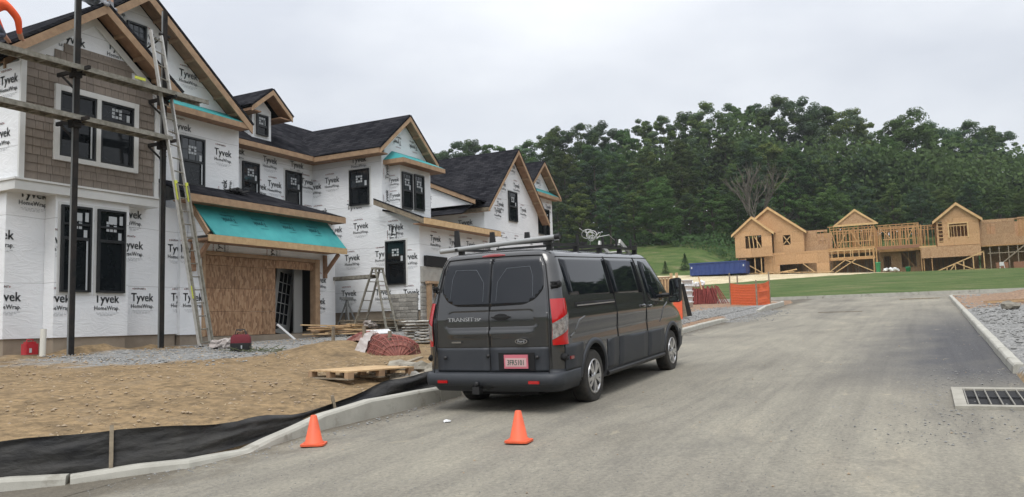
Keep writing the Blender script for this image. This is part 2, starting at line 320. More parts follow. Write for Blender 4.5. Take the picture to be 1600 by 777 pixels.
# ================================================================ mesh helpers
class MB:
    def __init__(s): s.v = []; s.f = []; s.m = []; s.sm = []
    def add(s, vs, fs, mi=0, smooth=False):
        o = len(s.v); s.v += [tuple(p) for p in vs]
        for f in fs: s.f.append([o+i for i in f]); s.m.append(mi); s.sm.append(smooth)
        return s
    def hexa(s, p, mi=0): return s.add(p, [(0, 3, 2, 1), (4, 5, 6, 7), (0, 1, 5, 4), (1, 2, 6, 5), (2, 3, 7, 6), (3, 0, 4, 7)], mi)
    def box(s, x0, x1, y0, y1, z0, z1, mi=0):
        return s.hexa([(x0, y0, z0), (x1, y0, z0), (x1, y1, z0), (x0, y1, z0), (x0, y0, z1), (x1, y0, z1), (x1, y1, z1), (x0, y1, z1)], mi)
    def obox(s, O, A, B, C, mi=0):
        O, A, B, C = map(Vector, (O, A, B, C)); return s.hexa([O, O+A, O+A+B, O+B, O+C, O+A+C, O+A+B+C, O+B+C], mi)
    def beam(s, p, q, w, h, upv=(0, 0, 1), mi=0):
        p, q = Vector(p), Vector(q); d = (q-p).normalized(); u = Vector(upv); sd = d.cross(u)
        if sd.length < 1e-4: sd = d.cross(Vector((1, 0, 0)))
        sd.normalize(); u = sd.cross(d).normalized(); a = sd*w/2; b = u*h/2
        return s.hexa([p-a-b, p+a-b, q+a-b, q-a-b, p-a+b, p+a+b, q+a+b, q-a+b], mi)
    def prism(s, poly, vec, mi=0):
        n = len(poly); v = Vector(vec); a = [Vector(p) for p in poly]; b = [p+v for p in a]
        return s.add(a+b, [list(range(n))[::-1], list(range(n, 2*n))]+[(i, (i+1) % n, n+(i+1) % n, n+i) for i in range(n)], mi)
    def tube(s, pts, r, n=8, mi=0, caps=True, smooth=True):
        pts = [Vector(p) for p in pts]; rs = r if isinstance(r, (list, tuple)) else [r]*len(pts); V = []
        for i, p in enumerate(pts):
            d = (pts[min(i+1, len(pts)-1)]-pts[max(i-1, 0)]).normalized(); a = d.cross(Vector((0, 0, 1)))
            if a.length < .05: a = d.cross(Vector((0, 1, 0)))
            a.normalize(); b = d.cross(a)
            for k in range(n): V.append(p+(a*math.cos(2*PI*k/n)+b*math.sin(2*PI*k/n))*rs[i])
        F = [(i*n+k, i*n+(k+1) % n, (i+1)*n+(k+1) % n, (i+1)*n+k) for i in range(len(pts)-1) for k in range(n)]
        s.add(V, F, mi, smooth)
        if caps: s.add(V[:n], [list(range(n))], mi); s.add(V[-n:], [list(range(n))], mi)
        return s
    def lathe(s, prof, c=(0, 0, 0), ax='z', n=24, mi=0, smooth=True):
        V = []; c = Vector(c)
        for r, h in prof:
            for k in range(n):
                a = 2*PI*k/n; ca, sa = r*math.cos(a), r*math.sin(a)
                V.append(c+Vector({'z': (ca, sa, h), 'y': (ca, h, sa), 'x': (h, ca, sa)}[ax]))
        F = [(i*n+k, i*n+(k+1) % n, (i+1)*n+(k+1) % n, (i+1)*n+k) for i in range(len(prof)-1) for k in range(n)]
        return s.add(V, F, mi, smooth)
    def blob(s, c, r, seed=0, sub=1, mi=0, rough=.25, smooth=False):
        bm = bmesh.new(); bmesh.ops.create_icosphere(bm, subdivisions=sub, radius=1); V = []
        for v in bm.verts:
            p = v.co*(1+rough*noise.noise(v.co*1.6+Vector((seed*3.1, seed, 0)))*2); V.append((c[0]+p.x*r[0], c[1]+p.y*r[1], c[2]+p.z*r[2]))
        s.add(V, [[x.index for x in f.verts] for f in bm.faces], mi, smooth); bm.free(); return s
    def mesh(s, name, mats, off=(0, 0, 0)):
        me = bpy.data.meshes.new(name); me.from_pydata([(p[0]-off[0], p[1]-off[1], p[2]-off[2]) for p in s.v], [], s.f)
        for m_ in (mats if isinstance(mats, (list, tuple)) else [mats]): me.materials.append(m_)
        me.polygons.foreach_set('material_index', s.m); me.polygons.foreach_set('use_smooth', s.sm)
        bm = bmesh.new(); bm.from_mesh(me); bmesh.ops.recalc_face_normals(bm, faces=bm.faces); bm.to_mesh(me); bm.free(); me.update()
        return me
    def build(s, name, mats, parent=None, local=False, label=None, kind=None):
        off = (0, 0, 0)
        if parent is not None and not local: off = WL[parent.name]
        o = bpy.data.objects.new(name, s.mesh(name, mats, off)); COL.objects.link(o); o.parent = parent
        WL[o.name] = off
        if label: o['label'] = label
        if kind: o['kind'] = kind
        return o
WL = {}
def empty(name, loc, label, cat, group=None, rz=0.):
    o = bpy.data.objects.new(name, None); COL.objects.link(o); o.location = loc; o.rotation_euler = (0, 0, rz); o.empty_display_size = .3
    WL[o.name] = tuple(loc); o['label'] = label; o['category'] = cat
    if group: o['group'] = group
    return o
def one(name, mb, mats, label, cat, group=None, loc=None, kind=None):
    loc = loc or (0, 0, 0)
    o = bpy.data.objects.new(name, mb.mesh(name, mats, loc)); o.location = loc; COL.objects.link(o); WL[o.name] = tuple(loc)
    if kind: o['kind'] = kind
    if label: o['label'] = label
    if cat: o['category'] = cat
    if group: o['group'] = group
    return o
def inst(name, mesh, loc, rot=(0, 0, 0), sc=(1, 1, 1), parent=None, world_parent=True):
    o = bpy.data.objects.new(name, mesh); COL.objects.link(o); o.rotation_euler = rot; o.scale = sc
    if parent is not None:
        o.parent = parent; L = WL[parent.name]; o.location = (loc[0]-L[0], loc[1]-L[1], loc[2]-L[2])
    else: o.location = loc
    return o
# ================================================================ terrain
SL = math.tan(.0472)
def lerp(x, xs, ys):
    if x <= xs[0]: return ys[0]
    for i in range(len(xs)-1):
        if x <= xs[i+1]: return ys[i]+(ys[i+1]-ys[i])*(x-xs[i])/(xs[i+1]-xs[i])
    return ys[-1]
def sstep(a, b, x): t = min(1, max(0, (x-a)/(b-a))); return t*t*(3-2*t)
def zroad(x): return -1.57+SL*max(-60, min(x, 52))
def zfar(x, y):
    t = lerp(x, [52, 88, 98, 104, 118, 150, 400], [.92, 3.72, 4.5, 4.6, 6.2, 13, 20]) + (y-6)*lerp(x, [52, 88, 98, 150], [0, .002, .034, .03])*(1 if y < 40 else 40/y)
    return t+3.3*sstep(101, 124, x)*sstep(20, 31, y)*sstep(130, 70, y)
def ykerb(x): return lerp(x, [2.6, 3.1, 3.75, 4.27, 4.6, 5.09, 5.5, 6, 60], [10.55, 9.05, 8.0, 7.38, 7.03, 6.68, 6.45, 6.38, 6.40])
def terrain(x, y):
    zr = zroad(x)
    if x > 52:
        return zfar(x, y)+.12*noise.noise(Vector((x*.1, y*.1, 0)))
    if y > 6.3:
        dk = ykerb(x)-6.43 if x > 2.6 else 99
        if y < 6.35+dk: return zr-.06
        y -= dk*max(0, 1-(y-6.3-dk)/5)
        zc = zr+.10+.06*sstep(6, 8, x)
        zp = lerp(x, [3, 6, 9, 13, 19, 21, 24, 30, 45, 52], [-.75, -.5, -.42, -.36, -.27, -.02, .05, .3, .75, .92])
        t = min(1, max(0, (y-6.6)/8.4))**.55
        z = zc+(zp-zc)*t
        if y < 6.5: z = zr-.04
    elif y < -1.1:
        z = zr+.12+.05*sstep(-1.2, -4, y)+.18*sstep(-3, -14, y)
    else: z = zr-.06
    if x > 46.3: z = zr-.06+(0 if x < 52 else .1)
    return z
def zone(x, y):
    g = gr = st = rd = 0.
    if x > 52.3: gr = 1.
    n = noise.noise(Vector((x*.25, y*.25, 3)))
    if x > 52.3:
        ax_ = lerp(y, [2, 6, 10, 20, 60], [98, 95.5, 90, 83, 80]); w = sstep(ax_-1, ax_+.6, x+.8*n)*sstep(99.6, 98.6, x)
        if y > 2.5: st = w
    elif y > 6.3:
        g = sstep(2.3, .9, abs(y-13.3+n))*sstep(6, 11.5, x)*sstep(30, 26, x)+sstep(2.5, 1, abs(y-15))*sstep(13, 14, x)*sstep(30, 26, x)
        g = max(g, sstep(1.3, .2, abs(y-7.6)+.8*n)*sstep(22, 25, x)*sstep(37, 34, x), sstep(.9, 0, y-7.0+.6*n)*sstep(28, 31, x)*sstep(41, 38, x))
        rd = sstep(22, 26, x)
        if y > 40 or x < -25: gr = 1.
    elif y < -1.1:
        rd = sstep(26, 32, x+2*n); g = sstep(33, 29, x+.6*y+2*n)*sstep(11, 14, x)*.9
        if y < -18+3*n: gr = sstep(-18, -21, y)
    if x < -6 and abs(y) > 12: gr = 1
    return (g, gr, st, rd)
def rng(a, b, s):
    r = []; x = a
    while x < b-1e-6: r.append(x); x += s
    return r
xs = [-400, -150, -60, -30, -15]+rng(-8, 2, 1)+rng(2, 46, .22)+rng(46, 54, .4)+rng(54, 120, 1.2)+rng(120, 200, 5)+[200, 300, 500, 900, 1600]
ys = [-1600, -700, -300, -150, -80, -50, -35]+rng(-26, -12, 1.5)+rng(-12, -1.4, .4)+[-1.25, -1.12, -1.0]+[0, 1.5, 3, 4.5, 5.5, 6.25, 6.45]+rng(6.6, 18, .22)+rng(18, 30, 1)+rng(30, 80, 4)+[80, 120, 200, 400, 800, 1600]
V = []; ZC = []
for x in xs:
    for y in ys:
        z = terrain(x, y); r = 0
        if 2 < x < 46 and (y > 6.7 or y < -1.3):
            r = .028*noise.noise(Vector((x*.9, y*.9, 0)))+.012*noise.noise(Vector((x*3.1, y*3.1, 5)))+.008*noise.noise(Vector((x*7.5, y*7.5, 9)))
            r *= min(1, (y-6.6)/.8) if y > 0 else 1
            # spoil heaps and ruts
            for hx, hy, hr, hh in ((11.1, 15.6, .75, .16), (10.6, 15.7, .5, .1), (12.6, 15.9, .5, .09), (9.2, 15.4, .5, .07), (13.4, 11.0, 1.2, .2), (12.4, 10.4, .8, .12), (20.6, 16.9, .9, .15), (40, -8, 5, .9), (37, -4.2, 3, .12)):
                d = math.hypot(x-hx, y-hy)/hr
                if d < 1.5: r += hh*math.exp(-d*d*2)*(1+.5*noise.noise(Vector((x*4, y*4, 1))))
        V.append((x, y, z+r)); ZC.append(zone(x, y))
ny = len(ys)
F = [(i*ny+j, (i+1)*ny+j, (i+1)*ny+j+1, i*ny+j+1) for i in range(len(xs)-1) for j in range(ny-1)]
me = bpy.data.meshes.new('ground'); me.from_pydata(V, [], F); me.materials.append(M_ground)
ca = me.color_attributes.new('zone', 'FLOAT_COLOR', 'POINT'); ca.data.foreach_set('color', [c for z in ZC for c in z])
me.polygons.foreach_set('use_smooth', [True]*len(F)); me.update()
g = bpy.data.objects.new('ground', me); COL.objects.link(g); g['kind'] = 'structure'
def gz(x, y): return terrain(x, y)
# road sheets
def sheet(name, xs, ys, zf, m):
    V = [(x, y, zf(x, y)) for x in xs for y in ys]; n = len(ys)
    F = [(i*n+j, (i+1)*n+j, (i+1)*n+j+1, i*n+j+1) for i in range(len(xs)-1) for j in range(n-1)]
    me = bpy.data.meshes.new(name); me.from_pydata(V, [], F); me.materials.append(m); me.polygons.foreach_set('use_smooth', [True]*len(F))
    o = bpy.data.objects.new(name, me); COL.objects.link(o); o['kind'] = 'structure'; return o
sheet('road', [-60, -20, -5]+rng(0, 46.4, .5)+[46.5], rng(-1.15, 6.5, .45)+[6.5], lambda x, y: zroad(x)+.012*noise.noise(Vector((x*.5, y*.6, 0)))+.02, M_road)
sheet('side_road', [-60, -20, -8, -3, 0, 1.5, 2.6], [6.49, 7.2, 8.5, 14, 30, 60], lambda x, y: zroad(x)+.024, M_road)
sheet('side_road', rng(2.6, 5.6, .2), [6.495, 6.6, 6.8, 7, 7.3, 7.7, 8.2, 9, 10.6], lambda x, y: zroad(x)+.024, M_road)
sheet('cross_road', [46.45, 48, 50, 52.1], rng(-40, 41, 3), lambda x, y: zroad(x)+.026, M_road)
# ---------------------------------------------------------------- kerbs
def kerb_piece(parent, path, wid=.17, side=1):
    """path: list of (x, y, h): foot of the face; side=+1 the kerb lies to the left of travel"""
    mb = MB(); n = len(path); rings = []
    for i, (x, y, h) in enumerate(path):
        a = path[max(i-1, 0)]; b = path[min(i+1, n-1)]; d = Vector((b[0]-a[0], b[1]-a[1], 0)).normalized(); nrm = Vector((-d.y, d.x, 0))*side
        z = zroad(x); P = Vector((x, y, 0))
        prof = [(0, -.12), (.012, .02), (.022, h-.03), (.04, h-.006), (.06, h), (wid-.02, h), (wid, h-.015), (wid, -.12)]
        rings.append([P+nrm*u+Vector((0, 0, z+v)) for u, v in prof])
    k = len(rings[0]); VV = [p for r in rings for p in r]
    mb.add(VV, [(i*k+j, i*k+(j+1) % k, (i+1)*k+(j+1) % k, (i+1)*k+j) for i in range(n-1) for j in range(k)])
    mb.add(rings[0], [list(range(k))]); mb.add(rings[-1], [list(range(k))])
    return mb.build('kerb_segment', M_conc, parent)
def kerb(name, segs, side):
    e = bpy.data.objects.new(name, None); COL.objects.link(e); e['kind'] = 'structure'; WL[e.name] = (0, 0, 0)
    for s in segs: kerb_piece(e, s, side=side)
    return e
def dens(path, st=.35):
    o = []
    for a, b in zip(path, path[1:]):
        L = math.dist(a[:2], b[:2]); k = max(1, int(L/st))
        for i in range(k): t = i/k; o.append(tuple(a[j]+(b[j]-a[j])*t for j in range(3)))
    o.append(path[-1]); return [(x, y+.012*noise.noise(Vector((x, 0, 0))), h+.008*noise.noise(Vector((x*2, 1, 0)))) for x, y, h in o]
kerb('left_kerb', [dens([(2.6, 10.4, .12), (3.2, 8.9, .12), (3.75, 7.9, .12), (4.27, 7.25, .13), (4.60, 6.90, .105)]),
                   dens([(4.63, 6.87, .10), (5.09, 6.55, .11), (5.45, 6.30, .095), (5.7, 6.27, .085), (6.15, 6.25, .055), (6.5, 6.28, .10), (7.0, 6.34, .14), (7.5, 6.38, .20), (8.3, 6.32, .25), (9.72, 6.2, .22)]),
                   dens([(9.75, 6.2, .22), (10.3, 6.2, .195)]),
                   dens([(12.6, 6.32, .16), (15.6, 6.32, .15)]), dens([(15.63, 6.32, .15), (18.7, 6.32, .15)]), dens([(18.73, 6.32, .15), (21.8, 6.32, .15)]), dens([(21.83, 6.32, .15), (24.8, 6.32, .16)]), dens([(24.83, 6.32, .17), (28.6, 6.34, .15), (29.6, 6.36, .05)]),
                   dens([(35.6, 6.4, .12), (37.5, 6.38, .24), (42.3, 6.38, .24), (43.8, 6.6, .22), (44.9, 7.2, .18), (45.7, 8.2, .15), (46.1, 9.6, .15), (46.2, 14, .15)])], 1)
rk = []
x = -8
while x < 44: rk.append(dens([(x, -1.0, .15), (min(x+3.02, 46.0), -1.0, .15)])); x += 3.05
rk[-1] = dens([(rk[-1][0][0], -1.0, .15), (45.9, -1.0, .15), (46.5, -1.15, .15), (46.9, -1.6, .14), (47.1, -2.4, .1)])
kerb('right_kerb', [s for s in rk if not (s[0][0] < 10.6 < s[-1][0])]+[dens([(7.3, -1.0, .15), (9.55, -1.0, .15)])], -1)
e = bpy.data.objects.new('far_kerb', None); COL.objects.link(e); e['kind'] = 'structure'; WL[e.name] = (0, 0, 0)
yy = 40
while yy > -14:
    mb = MB(); mb.box(52.0, 52.22, yy-3.03, yy, .75, 1.10); mb.build('kerb_segment', M_conc, e); yy -= 3.05
mb = MB(); pts = [(43.0, -4.4), (45.5, -4.9), (47.2, -5.6), (48.6, -6.9), (49.2, -8.6)]
for a, b in zip(pts, pts[1:]): mb.beam((*a, zroad(a[0])+.1), (*b, zroad(b[0])+.1), .17, .3)
mb.build('kerb_segment', M_conc, e)
# ---------------------------------------------------------------- storm drains
def drain(name, x0, x1, y0, y1, label, flip=1):
    z = zroad((x0+x1)/2); e = empty(name, (x0, y0, z), label, 'storm drain')
    fr = MB(); w = .12; zf = lambda x: zroad(x)
    def slab(a, b, c, d, t=.055, bot=-.1): fr.hexa([(a, c, zf(a)+bot), (b, c, zf(b)+bot), (b, d, zf(b)+bot), (a, d, zf(a)+bot), (a, c, zf(a)+t), (b, c, zf(b)+t), (b, d, zf(b)+t), (a, d, zf(a)+t)])
    slab(x0, x0+w, y0, y1); slab(x1-w*1.3, x1, y0, y1); ya, yb = (y1-w, y1) if flip > 0 else (y0, y0+w); slab(x0+w+.003, x1-w*1.3-.003, ya, yb)
    fr.build('frame', M_drain, e)
    pit_shade = MB(); pit_shade.hexa([(x0+w, y0+.01, zf(x0)-.02), (x1-w, y0+.01, zf(x1)-.02), (x1-w, y1-.01, zf(x1)-.02), (x0+w, y1-.01, zf(x0)-.02), (x0+w, y0+.01, zf(x0)+.028), (x1-w, y0+.01, zf(x1)+.028), (x1-w, y1-.01, zf(x1)+.028), (x0+w, y1-.01, zf(x0)+.028)])
    pit_shade.build('pit_shade', M_seam, e)  # black slab below the bars, standing in for the shade of a pit
    L = (y1-y0)-w-.04; n = 9; a0 = y0+(.02 if flip > 0 else w+.02)
    for i in range(n+1):
        y = a0+L*i/n; b = MB(); xa, xb = x0+w+.02, x1-w*1.3-.02
        b.hexa([(xa, y, zf(xa)+.03), (xb, y, zf(xb)+.03), (xb, y+.013, zf(xb)+.03), (xa, y+.013, zf(xa)+.03), (xa, y, zf(xa)+.056), (xb, y, zf(xb)+.056), (xb, y+.013, zf(xb)+.056), (xa, y+.013, zf(xa)+.056)])
        b.build('grate_bar', M_barsteel, e)
    c = MB()
    for k in (.5,):
        xx = x0+w+(x1-x0-2*w)*k; c.box(xx-.012, xx+.012, a0, a0+L, zf(xx)+.032, zf(xx)+.05)
    c.build('cross_bar', M_iron, e)
drain('storm_drain', 10.05, 11.6, -1.35, -.2, 'black barred storm drain in pale concrete frame beside the right kerb', 1)
drain('storm_drain', 10.6, 12.2, 5.35, 6.5, 'storm drain grate mostly hidden under the parked dark van', -1)
# ================================================================ house wrap print
def text_geo(body, size, res=2):
    cu = bpy.data.curves.new('t', 'FONT'); cu.body = body; cu.size = size; cu.resolution_u = res; cu.align_x = 'CENTER'
    o = bpy.data.objects.new('t', cu); COL.objects.link(o); dg = bpy.context.evaluated_depsgraph_get(); dg.update()
    me = o.evaluated_get(dg).to_mesh(); v = [(p.co.x, p.co.y) for p in me.vertices]; f = [list(p.vertices) for p in me.polygons]
    o.evaluated_get(dg).to_mesh_clear(); bpy.data.objects.remove(o); bpy.data.curves.remove(cu); return v, f
TXT = []
def addt(v, f, mi, dx=0, dy=0, sx_=1, bold=0):
    for k in ((0, 0), (bold, 0), (0, bold*.6), (bold, bold*.6)) if bold else ((0, 0),): TXT.append(([(a*sx_+dx+k[0], b+dy+k[1]) for a, b in v], f, mi))
vt, ft = text_geo('Tyvek', .27); addt(vt, ft, 0, 0, -.04, .90, .009)
vh, fh = text_geo('HomeWrap.', .135, 1); addt(vh, fh, 0, .01, -.20, .9, .004)
vd, fd = text_geo('DUPONT', .065, 1); addt(vd, fd, 2, -.08, .23, 1.0, .003)
TXT.append(([(-.27, .25), (-.235, .27), (-.235, .23)], [[0, 1, 2]], 2)); TXT.append(([(.10, .25), (.065, .27), (.065, .23)], [[0, 1, 2]], 2))
rr = random.Random(3)
for row, w in ((-.265, .5), (-.295, .44), (-.322, .3)):
    u = -w/2
    while u < w/2:
        l = rr.uniform(.03, .08); TXT.append(([(u, row), (u+l, row), (u+l, row+.008), (u, row+.008)], [[0, 1, 2, 3]], 1)); u += l+.02
PV = []; PF = []; PM = []
for v, f, mi in TXT:
    o = len(PV); PV += v; PF += [[o+i for i in q] for q in f]; PM += [mi]*len(f)
def prints(parent, O, U, Vv, poly, centres, rot=0, flip=False, off=.006, mats=None, sc=1.):
    """wrap printing on the wall plane O + u*U + v*Vv, trimmed to the convex polygon"""
    O, U, Vv = Vector(O), Vector(U), Vector(Vv); Nn = U.cross(Vv).normalized(); L = Vector(WL[parent.name]); cr, sr = math.cos(rot), math.sin(rot)
    cen = (sum(p[0] for p in poly)/len(poly), sum(p[1] for p in poly)/len(poly))
    for (cx_, cy_) in centres:
        pv = []
        for a, b in PV:
            a *= sc*(-1 if flip else 1); b *= sc*(-1 if flip else 1)
            if flip: a = -a; a = -a
            pv.append((cx_+a*cr-b*sr, cy_+a*sr+b*cr))
        cut = []; dead = False
        for i in range(len(poly)):
            p, q = poly[i], poly[(i+1) % len(poly)]; nx, ny_ = q[1]-p[1], p[0]-q[0]
            if (cen[0]-p[0])*nx+(cen[1]-p[1])*ny_ > 0: nx, ny_ = -nx, -ny_
            ds = [(a-p[0])*nx+(b-p[1])*ny_ for a, b in pv]
            if min(ds) > 0: dead = True; break
            if max(ds) > 0: cut.append((p, (nx, ny_)))
        if dead: continue
        bm = bmesh.new(); vs = [bm.verts.new((a, b, 0)) for a, b in pv]
        for f, mi in zip(PF, PM):
            try: q = bm.faces.new([vs[i] for i in f]); q.material_index = mi
            except ValueError: pass
        for p, n_ in cut: bmesh.ops.bisect_plane(bm, geom=bm.verts[:]+bm.edges[:]+bm.faces[:], plane_co=(*p, 0), plane_no=(*n_, 0), clear_outer=True)
        if bm.faces:
            for v in bm.verts: v.co = O+U*v.co.x+Vv*v.co.y+Nn*off-L
            me = bpy.data.meshes.new('wrap_print'); bm.to_mesh(me)
            for m_ in (mats or (M_ink, M_ink2, M_inkr)): me.materials.append(m_)
            o = bpy.data.objects.new('wrap_print', me); COL.objects.link(o); o.parent = parent
        bm.free()
def grid(u0, u1, v0, v1, du=1.12, dv=1.24, jx=.06, stag=.42):
    c = []; v = v0; k = 0
    while v < v1:
        u = u0+(k % 2)*stag*du
        while u < u1: c.append((u+random.uniform(-jx, jx), v+random.uniform(-.03, .03))); u += du
        v += dv; k += 1
    return c
# ================================================================ windows
def lbox(mb, O, U, Nn, u0, u1, z0, z1, n0, n1, mi=0):
    O = Vector(O)+Vector(U)*u0+Vector((0, 0, z0))+Vector(Nn)*n0; mb.obox(O, Vector(U)*(u1-u0), Vector((0, 0, z1-z0)), Vector(Nn)*(n1-n0), mi)
def window(parent, O, U, w, h, split=.5, grids=True, sticker=True, open_=False, tape=True):
    U = Vector(U); Nn = U.cross(Vector((0, 0, 1))); f = MB(); b = .045
    if tape:
        tp = MB(); lbox(tp, O, U, Nn, -.06, w+.06, -.06, 0, .001, .012); lbox(tp, O, U, Nn, -.06, 0, 0, h, .001, .012); lbox(tp, O, U, Nn, w, w+.06, 0, h, .001, .012); lbox(tp, O, U, Nn, -.06, w+.06, h, h+.06, .001, .012)
    lbox(f, O, U, Nn, 0, b, 0, h, 0, .07); lbox(f, O, U, Nn, w-b, w, 0, h, 0, .07); lbox(f, O, U, Nn, b, w-b, 0, b, 0, .072); lbox(f, O, U, Nn, b, w-b, h-b, h, 0, .072)
    zs = h*split
    lbox(f, O, U, Nn, b, w-b, zs-.03, zs+.03, 0, .055); lbox(f, O, U, Nn, b, b+.03, b, zs, 0, .045); lbox(f, O, U, Nn, w-b-.03, w-b, b, zs, 0, .045)
    wn = f.build('window', M_black, parent)
    if tape: tp.build('flashing', M_white, wn)
    p = MB(); lbox(p, O, U, Nn, b, w-b, zs, h-b, .004, .025); p.build('pane', M_glass2 if grids else M_glass, wn)
    p = MB(); lbox(p, O, U, Nn, b, w-b, b, zs, .004, .014); p.build('pane', M_glass, wn)
    if grids:
        gm = MB()
        for k in (1, 2): uu = b+(w-2*b)*k/3; lbox(gm, O, U, Nn, uu-.008, uu+.008, zs, h-b, .027, .035)
        lbox(gm, O, U, Nn, b, w-b, (zs+h-b)/2-.008, (zs+h-b)/2+.008, .0275, .0345); gm.build('muntins', M_black, wn)
    if sticker:
        st = MB(); cu, cz = w*.5, zs+(h-zs)*.48
        for i in range(3):
            for j in range(3):
                if (i, j) == (1, 1): continue
                lbox(st, O, U, Nn, cu-.13+i*.09, cu-.06+i*.09, cz-.12+j*.08, cz-.06+j*.08, .036, .038)
        lbox(st, O, U, Nn, w-b-.13, w-b-.05, zs+.04, zs+.2, .036, .038); st.build('sticker', M_sticker, wn)
    if open_:
        st = MB(); lbox(st, O, U, Nn, w-b-.07, w-b-.035, b, zs-.04, .046, .05); st.build('jamb_liner', M_sticker, wn)
    return wn
def wallprism(parent, poly, vec, m=None, name='wall'):
    return MB().prism(poly, vec).build(name, m or M_wrap, parent)
def roofslab(parent, quad, m, t=.06, name='roof'):
    q = [Vector(p) for p in quad]; n = (q[1]-q[0]).cross(q[2]-q[0]).normalized()
    if n.z < 0: n = -n
    return MB().prism([p for p in q], n*t).build(name, m, parent)
def rakeboards(parent, pk, e1, e2, y, dep=.20, th=.04, m=None, soff=.4, wally=None, drop=.10):
    """pair of rake boards along a gable facing -Y; soffit boards behind"""
    for e_ in (e1, e2):
        a, b = Vector((pk[0], y, pk[1])), Vector((e_[0], y, e_[1]))
        dn = Vector((0, 0, -dep)); MB().prism([a, b, b+dn, a+dn], (0, -th, 0)).build('rake_board', m or M_wood, parent)
        if wally:
            o = Vector((0, .003, -.06)); MB().prism([a+o, b+o, b+o+Vector((0, wally-y, 0)), a+o+Vector((0, wally-y, 0))], (0, 0, -.03)).build('soffit', M_soffit, parent)
            ln = (b-a).length; k = int(ln/.6)
            lk = MB()
            for i in range(1, k):
                c = a+(b-a)*i/k+Vector((0, .01, -.13)); d_ = (b-a).normalized()*.02
                lk.hexa([c-d_+Vector((0, 0, -.04)), c+d_+Vector((0, 0, -.04)), c+d_+Vector((0, wally-y-.02, -.04)), c-d_+Vector((0, wally-y-.02, -.04)), c-d_+Vector((0, 0, .03)), c+d_+Vector((0, 0, .03)), c+d_+Vector((0, wally-y-.02, .03)), c-d_+Vector((0, wally-y-.02, .03))])
            lk.build('lookout', M_wood, parent)
X1, Z1 = Vector((1, 0, 0)), Vector((0, 0, 1))
YM = Vector((0, -1, 0))
# ================================================================ TOWNHOUSE ONE
H1 = empty('townhouse', (9.56, 16.4, -.4), 'nearest wrapped townhouse with brown shake bay, dormer and boarded garage', 'townhouse')
# foundation
fm = MB(); fm.box(9.60, 13.72, 16.44, 24, -.9, -.05); fm.box(10.40, 12.08, 16.09, 16.42, -.9, -.05); fm.build('foundation', M_found, H1)
fm = MB(); fm.box(13.78, 14.44, 16.33, 17.4, -.9, -.08); fm.box(18.84, 19.54, 16.33, 17.4, -.9, -.09); fm.box(14.46, 18.82, 16.34, 24, -.9, -.15); fm.build('foundation', M_found, H1)
wallprism(H1, [(9.56, 16.4, -.05), (13.75, 16.4, -.05), (13.75, 16.4, 3.05), (9.56, 16.4, 3.05)], (0, .15, 0))
wallprism(H1, [(9.56, 16.553, -.05), (9.56, 24, -.05), (9.56, 24, 5.4), (9.56, 16.553, 5.4)], (.15, 0, 0))
wallprism(H1, [(10.37, 16.05, -.05), (12.11, 16.05, -.05), (12.11, 16.05, 2.93), (10.37, 16.05, 2.93)], (0, .345, 0), name='box_bay')
prints(H1, (0, 16.4, 0), X1, Z1, [(9.56, -.05), (10.37, -.05), (10.37, 3.0), (9.56, 3.0)], [(9.6, .75), (10.1, 2.9), (9.42, 2.0)])
prints(H1, (0, 16.05, 0), X1, Z1, [(10.37, -.05), (12.11, -.05), (12.11, 2.93), (10.37, 2.93)], [(10.43, .72), (11.58, .72), (10.40, 1.95), (12.2, 1.95)])
prints(H1, (0, 16.4, 0), X1, Z1, [(12.11, -.05), (13.75, -.05), (13.75, 2.93), (12.11, 2.93)], [(12.75, .78), (13.86, .8), (12.45, 2.0), (13.75, 2.0), (12.4, 2.72)])
window(H1, (10.48, 16.05, .90), X1, .68, 1.84, split=.62, grids=False, open_=True)
window(H1, (11.31, 16.05, .90), X1, .68, 1.84, split=.62, grids=False)
for x_ in (10.48, 11.31):
    mb = MB(); lbox(mb, (x_, 16.05, .9), X1, YM, .0, .68, 1.43, 1.47, .0, .06); mb.build('transom_rail', M_black, H1)
    mb = MB(); lbox(mb, (x_, 16.05, .9), X1, YM, .26, .46, 1.53, 1.70, .04, .043); lbox(mb, (x_, 16.05, .9), X1, YM, .53, .61, 1.52, 1.72, .04, .043); mb.build('sticker', M_sticker, H1)
# cantilevered shake bay
wallprism(H1, [(9.56, 16.02, 3.0), (12.79, 16.02, 3.0), (12.79, 16.02, 5.6), (11.15, 16.02, 6.95), (9.56, 16.02, 5.6)], (0, 1.0, 0), name='bay_wall')
wallprism(H1, [(9.54, 15.98, 3.1), (9.54, 24, 3.1), (9.54, 24, 5.5), (9.54, 15.98, 5.5)], (.02, 0, 0), name='bay_side')
prints(H1, (9.54, 0, 0), (0, -1, 0), Z1, [(-16.02, 3.1), (-19, 3.1), (-19, 5.5), (-16.02, 5.5)], [(-16.6, 4.1), (-16.4, 5.2), (-17.9, 4.8), (-17.8, 3.6)])
mb = MB(); mb.box(9.44, 12.84, 15.93, 16.40, 2.93, 3.12); mb.box(9.44, 9.54, 16.40, 24, 2.93, 3.12); mb.build('band_board', M_white, H1)
mb = MB(); mb.box(9.41, 12.86, 15.89, 16.38, 3.123, 3.165); mb.box(9.41, 9.54, 16.385, 24, 3.123, 3.165); mb.build('band_cap', M_white, H1)
for a, b in ((9.53, 9.64), (12.71, 12.82)):
    mb = MB(); mb.box(a, b, 15.965, 16.02, 3.168, 5.75 if a < 10 else 5.3); mb.build('corner_board', M_white, H1)
